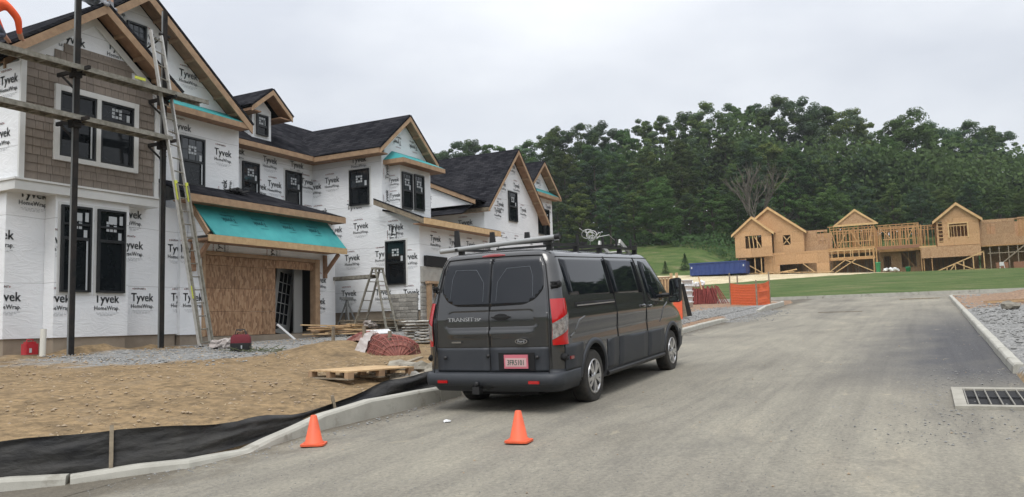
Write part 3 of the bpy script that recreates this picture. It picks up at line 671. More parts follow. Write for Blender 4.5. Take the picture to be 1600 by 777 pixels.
# shakes: every visible course, one part per shake
SHK = []
for k in range(8):
    w = [.13, .16, .19, .22, .25, .2, .17, .28][k]; s_ = MB(); s_.hexa([(0, 0, 0), (w-.008, 0, 0), (w-.008, .03, 0), (0, .03, 0), (0, .018, .20), (w-.008, .018, .20), (w-.008, .03, .20), (0, .03, .20)]); SHK.append((w, s_.mesh('shake', M_shake)))
zc = 3.17; rs = random.Random(11)
def shake_run(u, hi, z, sz):
    while u < hi-.03:
        w0, me_ = rs.choice(SHK); w = min(w0, hi-u); z1 = z+.2*sz
        if all(z+.14*sz < 6.82-abs(uu-11.13)*.78 for uu in (u, u+w)): inst('shake', me_, (u, 15.985, z), sc=(w/w0, 1, sz), parent=H1)
        u += w
while zc < 6.14:
    lo, hi = (9.65, 12.70) if zc < 5.75 else (10.05, 12.35)
    if zc < 3.50 or zc > 5.16: shake_run(lo, hi, zc, 1)
    else:
        shake_run(lo, 10.30, zc, 1); shake_run(12.18, hi, zc, 1)
        if zc < 3.70: shake_run(10.30, 12.18, zc, (3.73-zc)/.2)
        if zc+.2 > 5.22: shake_run(10.30, 12.18, 5.2, (zc+.2-5.2)/.2)
    zc += .178
mb = MB(); mb.box(10.45, 12.55, 15.99, 16.017, 6.02, 6.14); mb.build('shake_backer', M_shake, H1)
# double window of the bay with white casing
mb = MB()
for a, b, c, d in ((10.24, 10.35, 3.66, 5.28), (12.13, 12.24, 3.66, 5.28), (10.353, 12.127, 3.66, 3.76), (10.353, 12.127, 5.16, 5.28), (11.19, 11.29, 3.763, 5.157)): mb.box(a, b, 15.93, 16.03, c, d)
mb.build('window_casing', M_white, H1)
window(H1, (10.353, 16.02, 3.763), X1, .835, 1.394, split=.72, grids=False, sticker=False, open_=True, tape=False)
window(H1, (11.293, 16.02, 3.763), X1, .835, 1.394, split=.72, grids=False, sticker=True, tape=False)
prints(H1, (0, 16.02, 0), X1, Z1, [(10.0, 6.14), (12.3, 6.14), (11.15, 6.93)], [(11.75, 6.45), (10.62, 6.3)])
rakeboards(H1, (11.12, 7.21), (9.10, 5.70), (13.14, 5.70), 15.60, wally=16.02)
roofslab(H1, [(9.08, 15.56, 5.72), (11.12, 15.56, 7.23), (11.12, 18.5, 7.23), (9.08, 18.5, 5.72)], M_roofy)
roofslab(H1, [(13.16, 15.56, 5.72), (11.12, 15.56, 7.23), (11.12, 18.5, 7.23), (13.16, 18.5, 5.72)], M_roofy)
# white frieze under rakes
for s_ in (-1, 1):
    a = Vector((11.12, 16.0, 7.02)); b = Vector((11.12+s_*1.62, 16.0, 5.76)); MB().prism([a, b, b-Vector((0, 0, .2)), a-Vector((0, 0, .2))], (0, -.03, 0)).build('frieze', M_white, H1)
# main gable wall
wallprism(H1, [(9.75, 17.02, 3.0), (16.32, 17.02, 3.0), (16.32, 17.02, 5.66), (12.95, 17.02, 8.25), (9.75, 17.02, 5.7)], (0, .15, 0))
prints(H1, (0, 17.02, 0), X1, Z1, [(12.8, 3.3), (16.32, 3.3), (16.32, 5.6), (12.8, 5.6)], [(15.74, 4.85), (14.35, 5.3), (13.6, 4.5)])
prints(H1, (0, 17.02, 0), X1, Z1, [(15.1, 3.3), (16.3, 3.3), (16.3, 4.6), (15.1, 4.6)], [(15.85, 3.85)], rot=PI/2)
prints(H1, (0, 17.02, 0), X1, Z1, [(10.5, 6.0), (16.0, 6.0), (12.95, 8.2)], [(14.55, 6.75), (13.25, 7.42), (12.35, 7.95), (11.9, 7.3), (13.7, 6.1), (12.6, 8.35)])
window(H1, (14.28, 17.02, 3.84), X1, .8, 1.28, open_=True)
window(H1, (12.67, 17.02, 6.95), X1, .55, .72, grids=True, sticker=False)
rakeboards(H1, (12.95, 8.39), (9.52, 5.72), (16.38, 5.72), 16.58, dep=.22, wally=17.02)
roofslab(H1, [(9.5, 16.54, 5.74), (12.95, 16.54, 8.42), (12.95, 26, 8.42), (9.5, 26, 5.74)], M_roofy)
roofslab(H1, [(16.4, 16.54, 5.74), (12.95, 16.54, 8.42), (12.95, 26, 8.42), (16.4, 26, 5.74)], M_roofy)
# return roof at gable base
MB().prism([(12.95, 16.60, 5.745), (16.36, 16.60, 5.745), (16.36, 17.0, 5.745), (12.95, 17.0, 5.745)], (0, 0, -.12)).build('return_soffit', M_soffit, H1)
mb = MB(); mb.box(12.9, 16.40, 16.555, 16.595, 5.60, 5.75); mb.build('return_fascia', M_wood, H1)
MB().prism([(12.9, 16.575, 5.753), (16.2, 16.575, 5.753), (15.9, 17.01, 6.0), (12.9, 17.01, 6.0)], (0, 0, .02)).build('return_flashing', M_teal, H1)
# garage block
wallprism(H1, [(13.75, 16.3, -.08), (14.46, 16.3, -.08), (14.46, 16.3, 3.3), (13.75, 16.3, 3.3)], (0, .14, 0))
wallprism(H1, [(18.80, 16.3, -.08), (19.58, 16.3, -.08), (19.58, 16.3, 3.3), (18.80, 16.3, 3.3)], (0, .14, 0))
wallprism(H1, [(14.463, 16.3, 2.05), (18.797, 16.3, 2.05), (18.797, 16.3, 3.3), (14.463, 16.3, 3.3)], (0, .14, 0))
wallprism(H1, [(19.44, 16.443, -.08), (19.44, 17.8, -.08), (19.44, 17.8, 3.3), (19.44, 16.443, 3.3)], (.14, 0, 0))
wallprism(H1, [(13.75, 16.443, -.08), (13.75, 17.8, -.08), (13.75, 17.8, 3.3), (13.75, 16.443, 3.3)], (.12, 0, 0))
prints(H1, (0, 16.3, 0), X1, Z1, [(13.75, -.08), (14.46, -.08), (14.46, 3.2), (13.75, 3.2)], [(14.13, .8), (14.0, 2.0)])
prints(H1, (0, 16.3, 0), X1, Z1, [(14.46, 2.05), (18.8, 2.05), (18.8, 2.3), (14.46, 2.3)], [(15.0, 2.25), (16.9, 2.2)], rot=PI/2, sc=.9)
prints(H1, (0, 16.3, 0), X1, Z1, [(18.82, -.08), (19.58, -.08), (19.58, 2.9), (18.82, 2.9)], [(18.85, 1.4), (18.8, .75)])
mb = MB(); mb.box(14.41, 14.49, 16.25, 16.46, -.14, 2.05); mb.build('door_jamb', M_wood, H1)
mb = MB(); mb.box(18.62, 18.82, 16.25, 16.46, -.14, 2.05); mb.build('door_jamb', M_wood, H1)
mb = MB(); mb.box(14.493, 18.617, 16.26, 16.46, 1.95, 2.05); mb.build('door_header', M_wood, H1)
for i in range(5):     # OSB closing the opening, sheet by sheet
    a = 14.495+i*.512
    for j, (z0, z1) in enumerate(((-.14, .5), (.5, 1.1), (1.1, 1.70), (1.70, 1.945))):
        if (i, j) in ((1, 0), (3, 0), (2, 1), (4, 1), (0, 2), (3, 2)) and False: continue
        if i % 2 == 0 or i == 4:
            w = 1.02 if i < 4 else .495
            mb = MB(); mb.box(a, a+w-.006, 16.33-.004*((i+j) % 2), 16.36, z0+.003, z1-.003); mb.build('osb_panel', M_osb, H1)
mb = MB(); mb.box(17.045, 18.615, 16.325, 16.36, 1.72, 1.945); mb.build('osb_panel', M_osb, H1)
# garage interior, walls coloured near black in place of its shade
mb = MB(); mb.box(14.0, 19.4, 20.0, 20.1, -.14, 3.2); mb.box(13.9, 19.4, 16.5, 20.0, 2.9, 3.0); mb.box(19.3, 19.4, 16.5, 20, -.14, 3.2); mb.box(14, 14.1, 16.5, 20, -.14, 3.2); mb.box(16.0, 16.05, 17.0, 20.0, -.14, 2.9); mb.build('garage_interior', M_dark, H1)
# gravel floor / slab is the foundation; teal pent roof over the door
tl = [(13.98, 16.24, 3.20), (19.10, 16.24, 3.20), (19.22, 15.58, 2.36), (14.18, 15.58, 2.36)]
MB().prism(tl, (0, -.03, .02)).build('pent_roof', M_teal, H1)
tn = (Vector(tl[3])-Vector(tl[0])).normalized(); tu = X1
prints(H1, (14.0, 15.55, 2.38), X1, (0, .618, .786), [(0.2, .02), (5.2, .02), (5.1, 1.05), (.0, 1.05)], [(.95+i*1.08, .62) for i in range(5)], rot=PI, off=.006, mats=(M_inkt, M_inkt, M_inkt), sc=.8)
mb = MB(); mb.box(13.95, 19.24, 15.54, 15.58, 2.20, 2.375); mb.build('pent_fascia', M_woodp, H1)
mb = MB(); mb.box(13.97, 19.2, 15.583, 16.29, 2.24, 2.30); mb.build('pent_soffit', M_soffit, H1)
MB().prism([(13.96, 15.6, 2.36), (13.96, 16.28, 2.36), (13.96, 16.28, 3.2)], (.04, 0, 0)).build('pent_cheek', M_wrap, H1)
mb = MB(); mb.beam((13.955, 15.58, 2.40), (13.955, 16.27, 3.26), .05, .14, up); mb.build('pent_rafter', M_wood, H1)
for x_ in (14.1, 19.05):
    mb = MB(); mb.beam((x_, 15.72, 2.2), (x_, 16.26, 1.62), .09, .09); mb.box(x_-.05, x_+.05, 16.2, 16.29, 1.5, 2.2); mb.build('bracket', M_soffit, H1)
# garage shed roof with hipped end
Ez = 3.33; m_ = .39
a, b, c, d = (13.45, 15.78, Ez), (19.42, 15.78, Ez), (17.36, 17.84, Ez+2.06*m_), (13.45, 17.84, Ez+2.06*m_)
roofslab(H1, [a, b, c, d], M_roofx, .05)
MB().prism([(19.42, 15.78, Ez), (19.46, 17.84, Ez), (17.38, 17.84, Ez+2.06*m_-.004)], (0, 0, .05)).build('roof', M_roofy, H1)
mb = MB(); mb.box(13.43, 19.44, 15.74, 15.777, Ez-.15, Ez+.03); mb.build('fascia', M_wood, H1)
mb = MB(); mb.box(19.40, 19.44, 15.78, 17.8, Ez-.15, Ez+.02); mb.build('fascia', M_wood, H1)
mb = MB(); mb.box(13.5, 19.38, 15.79, 16.29, Ez-.13, Ez-.10); mb.build('soffit', M_soffit, H1)
mb = MB()
rs = random.Random(5)
for i in range(26): mb.obox((15.75+rs.uniform(-.3, .35), 16.6+rs.uniform(-.1, .1), 3.72+rs.uniform(0, .05)), (rs.uniform(.08, .3), rs.uniform(-.1, .1), rs.uniform(-.03, .1)), (rs.uniform(-.05, .05), .08, .03), (0, 0, .015))
mb2 = mb; one('shingle_scraps', mb2, M_seam, 'small heap of black shingle scraps lying on the garage roof', 'shingle scraps', kind='stuff')
# upper recessed wall
wallprism(H1, [(16.32, 17.82, 3.3), (20.3, 17.82, 3.3), (20.3, 17.82, 5.42), (16.32, 17.82, 5.42)], (0, .15, 0))
prints(H1, (0, 17.82, 0), X1, Z1, [(16.32, 3.5), (20.3, 3.5), (20.3, 5.4), (16.32, 5.4)], [(17.0, 5.25), (18.35, 5.18), (19.55, 5.22), (18.55, 4.45), (17.9, 4.3), (20.05, 4.75), (19.1, 3.9), (20.15, 3.75), (16.85, 3.9)])
mb = MB(); mb.box(16.30, 16.36, 17.75, 17.82, 3.4, 5.4); mb.build('corner_strip', M_wrap, H1)
window(H1, (17.2, 17.82, 3.86), X1, .67, 1.16, open_=True); window(H1, (19.01, 17.82, 3.84), X1, .72, 1.18, open_=True)
# recessed roof
roofslab(H1, [(16.3, 17.38, 5.5), (20.2, 17.38, 5.5), (23.0, 20.2, 7.35), (16.3, 20.2, 7.35)], M_roofx)
roofslab(H1, [(16.3, 22.8, 5.6), (23.0, 22.8, 5.6), (23.0, 20.2, 7.35), (16.3, 20.2, 7.35)], M_roofx)
mb = MB(); mb.box(16.3, 19.98, 17.34, 17.38, 5.38, 5.53); mb.build('fascia', M_wood, H1)
mb = MB(); mb.box(16.3, 19.98, 17.384, 17.81, 5.385, 5.42); mb.build('soffit', M_soffit, H1)
# dormer
wallprism(H1, [(17.51, 17.72, 5.6), (18.30, 17.72, 5.6), (18.30, 17.72, 6.72), (17.90, 17.72, 7.05), (17.51, 17.72, 6.72)], (0, 1.6, 0), name='dormer')
prints(H1, (17.51, 0, 0), (0, -1, 0), Z1, [(-17.73, 5.75), (-19, 5.75), (-19, 6.6), (-17.73, 6.6)], [(-18.1, 6.45), (-18.3, 5.9)], sc=.8)
window(H1, (17.66, 17.72, 5.9), X1, .47, .64, split=.45, grids=True, sticker=True)
rakeboards(H1, (17.95, 7.27), (17.10, 6.60), (18.80, 6.60), 17.32, dep=.15, wally=17.72)
roofslab(H1, [(17.08, 17.28, 6.60), (17.95, 17.28, 7.28), (17.95, 20, 7.28), (17.08, 20, 6.60)], M_roofy)
roofslab(H1, [(18.82, 17.28, 6.60), (17.95, 17.28, 7.28), (17.95, 20, 7.28), (18.82, 20, 6.60)], M_roofy)
mb = MB(); mb.box(17.10, 17.5, 17.33, 19.5, 6.48, 6.52); mb.box(18.31, 18.8, 17.33, 19.5, 6.48, 6.52); mb.build('soffit', M_soffit, H1)
# ================================================================ TOWNHOUSE TWO
H2 = empty('townhouse', (20.3, 15.0, 0), 'second wrapped townhouse with one gable, teal capped upper bay and low front roof', 'townhouse')
fm = MB(); fm.box(20.34, 28, 13.66, 24, -.6, .48); fm.build('foundation', M_found, H2)
wallprism(H2, [(20.3, 13.62, .46), (20.3, 17.82, .46), (20.3, 17.82, 5.40), (20.3, 15.0, 5.40), (20.3, 15.0, 3.75), (20.3, 13.62, 3.12)], (.15, 0, 0))
prints(H2, (20.3, 0, 0), (0, -1, 0), Z1, [(-17.8, .5), (-13.65, .5), (-13.65, 3.1), (-15.0, 3.7), (-17.8, 3.7)],
       [(-17.55, 1.0), (-16.35, 1.02), (-15.0, 1.0), (-17.35, 2.1), (-16.2, 2.15), (-15.0, 2.2), (-16.9, 3.1), (-15.85, 3.15), (-14.5, 3.0), (-14.0, 2.05), (-13.95, .95), (-17.6, 3.2)])
prints(H2, (20.3, 0, 0), (0, -1, 0), Z1, [(-17.8, 3.7), (-15.02, 3.7), (-15.02, 5.4), (-17.8, 5.4)], [(-17.0, 4.75), (-17.75, 4.6), (-16.1, 3.8), (-17.5, 3.75), (-15.9, 5.3)])
prints(H2, (20.3, 0, 0), (0, -1, 0), Z1, [(-15.25, 2.2), (-14.3, 2.2), (-14.3, 3.3), (-15.25, 3.3)], [(-14.6, 2.9)], rot=PI/2, sc=.8)
YP = Vector((0, -1, 0))
window(H2, (20.3, 16.25, 3.86), YP, .78, 1.16, open_=False)
window(H2, (20.3, 14.86, 1.26), YP, .74, 1.36, grids=False)
# upper front wall + gable
wallprism(H2, [(20.453, 15.0, 3.2), (28.0, 15.0, 3.2), (28.0, 15.0, 3.4), (23.1, 15.0, 3.4), (23.1, 15.0, 5.42), (21.6, 15.0, 6.62), (20.453, 15.0, 5.70)], (0, .15, 0))
prints(H2, (0, 15.0, 0), X1, Z1, [(20.3, 3.6), (20.95, 3.6), (20.95, 5.5), (20.3, 5.5)], [(20.62, 4.9), (20.60, 4.05)], rot=PI/2, sc=.85)
prints(H2, (0, 15.0, 0), X1, Z1, [(20.3, 5.3), (23.1, 5.3), (21.6, 6.6)], [(21.15, 6.0), (22.1, 6.0)], rot=PI, sc=.8)
rakeboards(H2, (21.5, 6.84), (19.85, 5.50), (23.17, 5.50), 14.72, dep=.15, wally=15.0)
roofslab(H2, [(19.83, 14.68, 5.50), (21.5, 14.68, 6.86), (21.5, 21, 6.86), (19.83, 18.4, 5.50)], M_roofy)
roofslab(H2, [(23.19, 14.68, 5.50), (21.5, 14.68, 6.86), (21.5, 21, 6.86), (23.19, 21, 5.50)], M_roofy)
mb = MB(); mb.box(19.82, 19.86, 14.72, 17.4, 5.36, 5.52); mb.build('fascia', M_wood, H2)
mb = MB(); mb.box(19.863, 20.29, 14.75, 17.8, 5.37, 5.41); mb.build('soffit', M_soffit, H2)
# upper bay
wallprism(H2, [(20.72, 14.6, 3.38), (22.45, 14.6, 3.38), (22.45, 14.6, 5.1), (20.72, 14.6, 5.1)], (0, .397, 0), name='bay_wall')
window(H2, (20.79, 14.6, 3.72), X1, .56, 1.17, grids=True); window(H2, (21.47, 14.6, 3.74), X1, .56, 1.17, grids=True)
prints(H2, (20.72, 0, 0), (0, -1, 0), Z1, [(-15.0, 3.6), (-14.6, 3.6), (-14.6, 5.1), (-15.0, 5.1)], [(-14.85, 4.6), (-14.8, 4.1)], sc=.7)
mb = MB(); mb.box(20.38, 22.84, 14.22, 14.26, 5.10, 5.24); mb.box(20.38, 20.42, 14.263, 15.0, 5.10, 5.24); mb.box(22.80, 22.84, 14.263, 15.0, 5.10, 5.24); mb.build('fascia', M_wood, H2)
mb = MB(); mb.box(20.423, 22.797, 14.263, 14.99, 5.11, 5.15); mb.build('soffit', M_soffit, H2)
B_ = [Vector(p) for p in ((20.38, 14.22, 5.245), (22.84, 14.22, 5.245), (22.84, 15.0, 5.245), (20.38, 15.0, 5.245), (20.85, 14.99, 5.62), (22.4, 14.99, 5.62))]
MB().add(B_, [(0, 1, 5, 4), (0, 4, 3), (1, 2, 5), (3, 2, 1, 0), (2, 3, 4, 5)]).build('bay_roof', M_teal, H2)
# low front with shed roof
wallprism(H2, [(20.453, 13.62, .46), (28.0, 13.62, .46), (28.0, 13.62, 3.1), (20.453, 13.62, 3.1)], (0, .15, 0))
prints(H2, (0, 13.62, 0), X1, Z1, [(20.45, .5), (28, .5), (28, 3.0), (20.45, 3.0)], [(21.2, 2.65), (22.3, 2.62), (23.4, 2.62), (24.5, 2.6), (25.6, 2.6), (21.1, 1.4), (22.6, 1.5), (24, 1.4)])
roofslab(H2, [(19.96, 13.2, 3.16), (24.75, 13.2, 3.16), (24.75, 15.0, 3.60), (20.30, 15.0, 3.60)], M_roofx)
MB().prism([(19.91, 13.2, 3.185), (19.91, 15.05, 3.925), (19.91, 15.05, 3.96), (19.91, 13.2, 3.22)], (.09, 0, 0)).build('rake_edge', M_roofx, H2)
mb = MB(); mb.box(19.93, 24.77, 13.16, 13.20, 3.02, 3.20); mb.build('fascia', M_woodp, H2)
mb = MB(); mb.box(19.96, 24.74, 13.204, 13.61, 3.03, 3.06); mb.build('soffit', M_soffit, H2)
MB().prism([(19.92, 13.2, 3.02), (19.92, 15.05, 3.76), (19.92, 15.05, 3.92), (19.92, 13.2, 3.18)], (.035, 0, 0)).build('rake_board', M_woodw, H2)
# porch details beside the van
mb = MB(); mb.box(20.5, 21.7, 13.50, 13.60, 1.80, 2.12); mb.build('transom_shade', M_seam, H2)  # solid black block on the wall, painted for the dark of an opening
mb = MB(); mb.box(20.32, 21.9, 13.54, 13.615, 1.30, 1.78); mb.build('stucco_panel', M_stucco, H2)
mb = MB(); mb.box(20.5, 20.62, 13.40, 13.53, .05, 1.25); mb.box(20.95, 21.07, 13.40, 13.53, .05, 1.25); mb.box(20.45, 21.2, 13.38, 13.53, 1.252, 1.33); mb.build('porch_frame', M_wood, H2)
rs = random.Random(21)
VST = [MB().box(0, w, -.07, 0, 0, h).mesh('veneer_stone', M_stoneg) for w in (.16, .22, .3, .36) for h in (.07, .10, .13)]
wd = [w for w in (.16, .22, .3, .36) for h in (.07, .10, .13)]; hd = [h for w in (.16, .22, .3, .36) for h in (.07, .10, .13)]
z_ = .0
while z_ < 1.18:   # stone veneer climbing the front corner, face by face
    hh = rs.choice((.07, .10, .13)); u = 20.28
    while u < 21.9:
        k = rs.choice([i for i in range(12) if hd[i] == hh]); 
        if not (20.48 < u < 21.0 and z_ > .2): inst('veneer_stone', VST[k], (u, 13.61, z_), parent=H2)
        u += wd[k]+.012
    v_ = 13.7
    while v_ < 14.55 and z_ < .95:
        k = rs.choice([i for i in range(12) if hd[i] == hh]); inst('veneer_stone', VST[k], (20.29, v_+wd[k], z_), rot=(0, 0, -PI/2), parent=H2); v_ += wd[k]+.012
    z_ += hh+.012
# small far dormer gable behind
mb = MB(); mb.prism([(25.2, 22.5, 6.6), (27.4, 22.5, 6.6), (26.3, 22.5, 7.6)], (0, 2, 0)); mb.build('rear_dormer', M_wood, H2)
# lower main wall continuing behind
wallprism(H2, [(20.453, 17.82, 3.2), (23.2, 17.82, 3.2), (23.2, 17.82, 5.4), (20.453, 17.82, 5.4)], (0, .1, 0))
# ================================================================ TOWNHOUSE THREE
H3 = empty('townhouse', (28.2, 15.3, .2), 'third wrapped townhouse with tall steep gable and large dark side roof', 'townhouse')
wallprism(H3, [(27.95, 15.6, .3), (33.0, 15.6, .3), (33.0, 15.6, 4.9), (30.48, 15.6, 7.15), (27.95, 15.6, 4.7)], (0, .15, 0))
wallprism(H3, [(27.95, 15.753, .3), (27.95, 24, .3), (27.95, 24, 4.6), (27.95, 15.753, 4.6)], (.15, 0, 0))
fm = MB(); fm.box(28, 33, 15.65, 24, -.3, .32); fm.build('foundation', M_found, H3)
prints(H3, (0, 15.6, 0), X1, Z1, [(27.95, .5), (33, .5), (33, 4.8), (30.48, 7.1), (27.95, 4.6)], grid(28.4, 33, 1.2, 4.4, 1.2, 1.15)+[(29.1, 4.6), (29.6, 5.8), (30.9, 5.9), (31.5, 4.9), (30.5, 6.7), (29.35, 4.9)])
prints(H3, (27.95, 0, 0), (0, -1, 0), Z1, [(-20, 1), (-15.6, 1), (-15.6, 4.4), (-20, 4.4)], [(-16.5, 4.05), (-18, 4.0), (-16.2, 2.9), (-17.6, 2.8)], sc=1.15)
window(H3, (30.05, 15.6, 4.32), X1, .80, 1.3, grids=False)
rakeboards(H3, (30.48, 7.40), (27.72, 4.62), (33.45, 4.52), 15.25, dep=.17, wally=15.6, m=M_wood)
roofslab(H3, [(27.70, 15.21, 4.60), (30.48, 15.21, 7.42), (30.48, 22, 7.42), (27.70, 22, 4.60)], M_roofy)
roofslab(H3, [(33.47, 15.21, 4.50), (30.48, 15.21, 7.42), (30.48, 22, 7.42), (33.47, 22, 4.50)], M_roofy)
mb = MB(); mb.box(27.68, 27.72, 15.25, 22, 4.46, 4.61); mb.build('fascia', M_woodw, H3)
mb = MB(); mb.box(27.72, 27.94, 15.3, 22, 4.47, 4.5); mb.build('soffit', M_soffit, H3)
# cheek with sloping rake standing out of the side roof
wallprism(H3, [(27.1, 15.7, 4.70), (27.1, 20.5, 4.70), (27.1, 20.5, 6.95), (27.1, 18.9, 6.1)], (.12, 0, 0), name='cheek_wall')
prints(H3, (27.1, 0, 0), (0, -1, 0), Z1, [(-20.4, 4.75), (-15.9, 4.75), (-18.8, 6.0), (-20.4, 6.8)], [(-17.85, 5.1)])
MB().prism([(26.95, 15.45, 4.66), (26.95, 20.5, 6.80), (26.95, 20.5, 6.98), (26.95, 15.45, 4.84)], (.05, 0, 0)).build('rake_board', M_wood, H3)
MB().prism([(26.93, 15.45, 4.845), (26.93, 20.5, 6.985), (30.3, 20.5, 6.985), (28.0, 15.45, 4.845)], (0, 0, .06)).build('roof', M_roofx, H3)
roofslab(H3, [(26.7, 15.9, 4.28), (28.1, 15.9, 4.98), (28.1, 22, 4.98), (26.7, 22, 4.28)], M_roofy, .05)
# teal pent over its garage
MB().prism([(26.6, 15.4, 1.75), (33, 15.4, 1.75), (33, 15.0, 1.25), (26.0, 15.0, 1.25)], (0, 0, .04)).build('pent_roof', M_teal, H3)
# ================================================================ TOWNHOUSE FOUR
H4 = empty('townhouse', (33.2, 15.5, .4), 'farthest wrapped townhouse with small gable and teal return at its base', 'townhouse')
wallprism(H4, [(33.0, 15.8, .5), (35.05, 15.8, .5), (35.05, 15.8, 6.0), (33.6, 15.8, 7.2), (32.2, 15.8, 6.0), (32.2, 15.8, 4.5), (33.0, 15.8, 4.5)], (0, .15, 0))
wallprism(H4, [(34.9, 15.953, .5), (34.9, 24, .5), (34.9, 24, 6), (34.9, 15.953, 6)], (.15, 0, 0))
prints(H4, (0, 15.8, 0), X1, Z1, [(33.0, .6), (35.0, .6), (35.0, 5.9), (33, 5.9)], [(34.6, 3.9), (34.6, 5.4), (33.6, 3.2), (34.7, 2.2), (33.3, 5.6)])
prints(H4, (0, 15.8, 0), X1, Z1, [(32.4, 6.1), (34.9, 6.1), (33.6, 7.1)], [(33.6, 6.5)], sc=.8, rot=PI)
window(H4, (33.25, 15.8, 4.05), X1, .74, 1.25, grids=False); window(H4, (34.1, 15.8, 4.05), X1, .5, 1.25, grids=False)
rakeboards(H4, (33.55, 7.42), (31.95, 6.0), (35.35, 5.92), 15.45, dep=.15, wally=15.8)
roofslab(H4, [(31.93, 15.41, 6.0), (33.55, 15.41, 7.44), (33.55, 23, 7.44), (31.93, 23, 6.0)], M_roofy)
roofslab(H4, [(35.37, 15.41, 5.92), (33.55, 15.41, 7.44), (33.55, 23, 7.44), (35.37, 23, 5.92)], M_roofy)
mb = MB(); mb.box(32.0, 35.36, 15.44, 15.48, 5.78, 5.94); mb.build('fascia', M_wood, H4)
MB().prism([(32.1, 15.46, 5.945), (35.2, 15.46, 5.945), (34.9, 15.79, 6.18), (32.1, 15.79, 6.18)], (0, 0, .02)).build('return_flashing', M_teal, H4)
mb = MB(); mb.box(32.1, 35.3, 15.483, 15.79, 5.80, 5.83); mb.build('soffit', M_soffit, H4)
fm = MB(); fm.box(33.1, 35, 15.85, 24, -.1, .52); fm.build('foundation', M_found, H4)
M_frame = mat('framing_lumber', (.50, .30, .13), .8, c2=(.38, .21, .09), nscale=2)
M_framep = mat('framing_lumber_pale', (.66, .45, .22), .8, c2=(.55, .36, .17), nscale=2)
M_framed = mat('framing_brown_shaded', (.28, .14, .08), .8)  # red-brown lumber; on the rear walls its dark tone stands in for shade
# ================================================================ FRAMED TOWNHOUSES (bare timber, at the head of the street)
FX = 100.0
def zb(y): return zfar(FX, y)+.02
def panels(parent, x, y0, y1, z0, z1, holes=(), m=M_osbf, pw=2.44, ph=1.22, th=.05):
    """OSB sheets on the plane X=x, each sheet one part, cut round the openings"""
    z = z0; j = 0
    while z < z1-.05:
        zt = min(z+ph, z1); y = y0-(pw/2 if j % 2 else 0)
        while y < y1-.05:
            a, b = max(y, y0), min(y+pw, y1)
            if b-a > .04:
                ycut = sorted({a, b, *[h for q in holes for h in q[:2] if a < h < b]}); zcut = sorted({z, zt, *[h for q in holes for h in q[2:] if z < h < zt]})
                mb = MB(); dx = random.uniform(0, .012)
                for ya, yb in zip(ycut, ycut[1:]):
                    for za, zt_ in zip(zcut, zcut[1:]):
                        cy_, cz_ = (ya+yb)/2, (za+zt_)/2
                        if any(q[0] < cy_ < q[1] and q[2] < cz_ < q[3] for q in holes): continue
                        mb.box(x-dx, x+th, ya+(.008 if ya == a else 0), yb-(.008 if yb == b else 0), za+(.008 if za == z else 0), zt_-(.008 if zt_ == zt else 0))
                if mb.v: mb.build('osb_panel', m, parent)
            y += pw
        z = zt; j += 1
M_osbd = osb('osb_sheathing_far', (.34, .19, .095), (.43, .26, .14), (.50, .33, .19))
def gable(parent, x, yc, hw, z0, zp, ov=.35, m=M_osbf, cut=None):
    MB().prism([(x, yc-hw, z0), (x, yc+hw, z0), (x, yc, zp-.15)], (.05, 0, 0)).build('gable_panel', m, parent)
    for s_ in (-1, 1):
        sl_ = (zp-z0)/hw; a = Vector((x-.25, yc, zp)); b = Vector((x-.25, yc+s_*(hw+ov), zp-sl_*(hw+ov)))
        MB().prism([a, b, b+Vector((0, 0, -.28)), a+Vector((0, 0, -.28))], (-.05, 0, 0)).build('rake_board', M_framep, parent)
        MB().prism([a+Vector((0, 0, .01)), b+Vector((0, 0, .01)), b+Vector((7, 0, .01)), a+Vector((7, 0, .01))], (0, 0, .04)).build('roof_deck', M_osbf, parent)
def studs(parent, x, y0, y1, z0, z1, sp=.41, name='stud_wall', m=M_frame, top=True, dark=False):
    mb = MB(); y = y0
    while y < y1: mb.box(x, x+.09, y, y+.075, z0+.04, z1-.04); y += sp*random.choice((.5, 1, 1, 1.5, 1.5))
    mb.box(x-.002, x+.092, y0, y1, z0, z0+.04); mb.box(x-.002, x+.092, y0, y1, z1-.08, z1)
    mb.build(name, m, parent, kind='stuff')
def sidestuds(parent, y, x0, x1, z0, z1, m=M_frame, sp=.41):
    mb = MB(); x = x0
    while x < x1: mb.box(x, x+.045, y, y+.09, z0+.04, z1-.04); x += sp
    mb.box(x0, x1, y-.002, y+.092, z0, z0+.04); mb.box(x0, x1, y-.002, y+.092, z1-.08, z1); mb.build('stud_wall', m, parent, kind='stuff')
def brace(parent, p, q, w=.1, m=M_framep): MB().beam(p, q, .045, w).build('brace', m, parent)
def back(parent, y0, y1, z0, zm, z1):
    mb = MB(); mb.box(108, 108.05, y0, y1, z0, zm); mb.build('rear_shade_wall', M_framed, parent)  # wall added in dark board to deepen the shade inside the frames
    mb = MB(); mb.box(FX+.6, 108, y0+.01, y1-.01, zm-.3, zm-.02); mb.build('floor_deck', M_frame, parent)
    studs(parent, 107, y0, y1, zm, z1, .8); studs(parent, 104.2, y0+.2, y1-.2, zm, z1, .7); studs(parent, 103, y0, y1, z0, zm-.3, m=M_woodw)  # lower studs use a darker lumber to suggest interior shade
    sidestuds(parent, y0+.15, FX+.8, 107.5, zm, z1); sidestuds(parent, (y0+y1)/2, FX+2, 107, zm, z1)
FR = 'timber framed townhouses at the head of the street'
FA = empty('framed_townhouse', (FX, 16, zb(16)), 'leftmost unfinished timber townhouse, sheathed, with a small gable in front of a large gable', 'townhouse', FR)
panels(FA, 98.8, 15.9, 20.25, 7.0, 10.1, [(17.1, 19.0, 8.08, 9.6)]); gable(FA, 98.8, 18.1, 2.15, 10.1, 11.9)
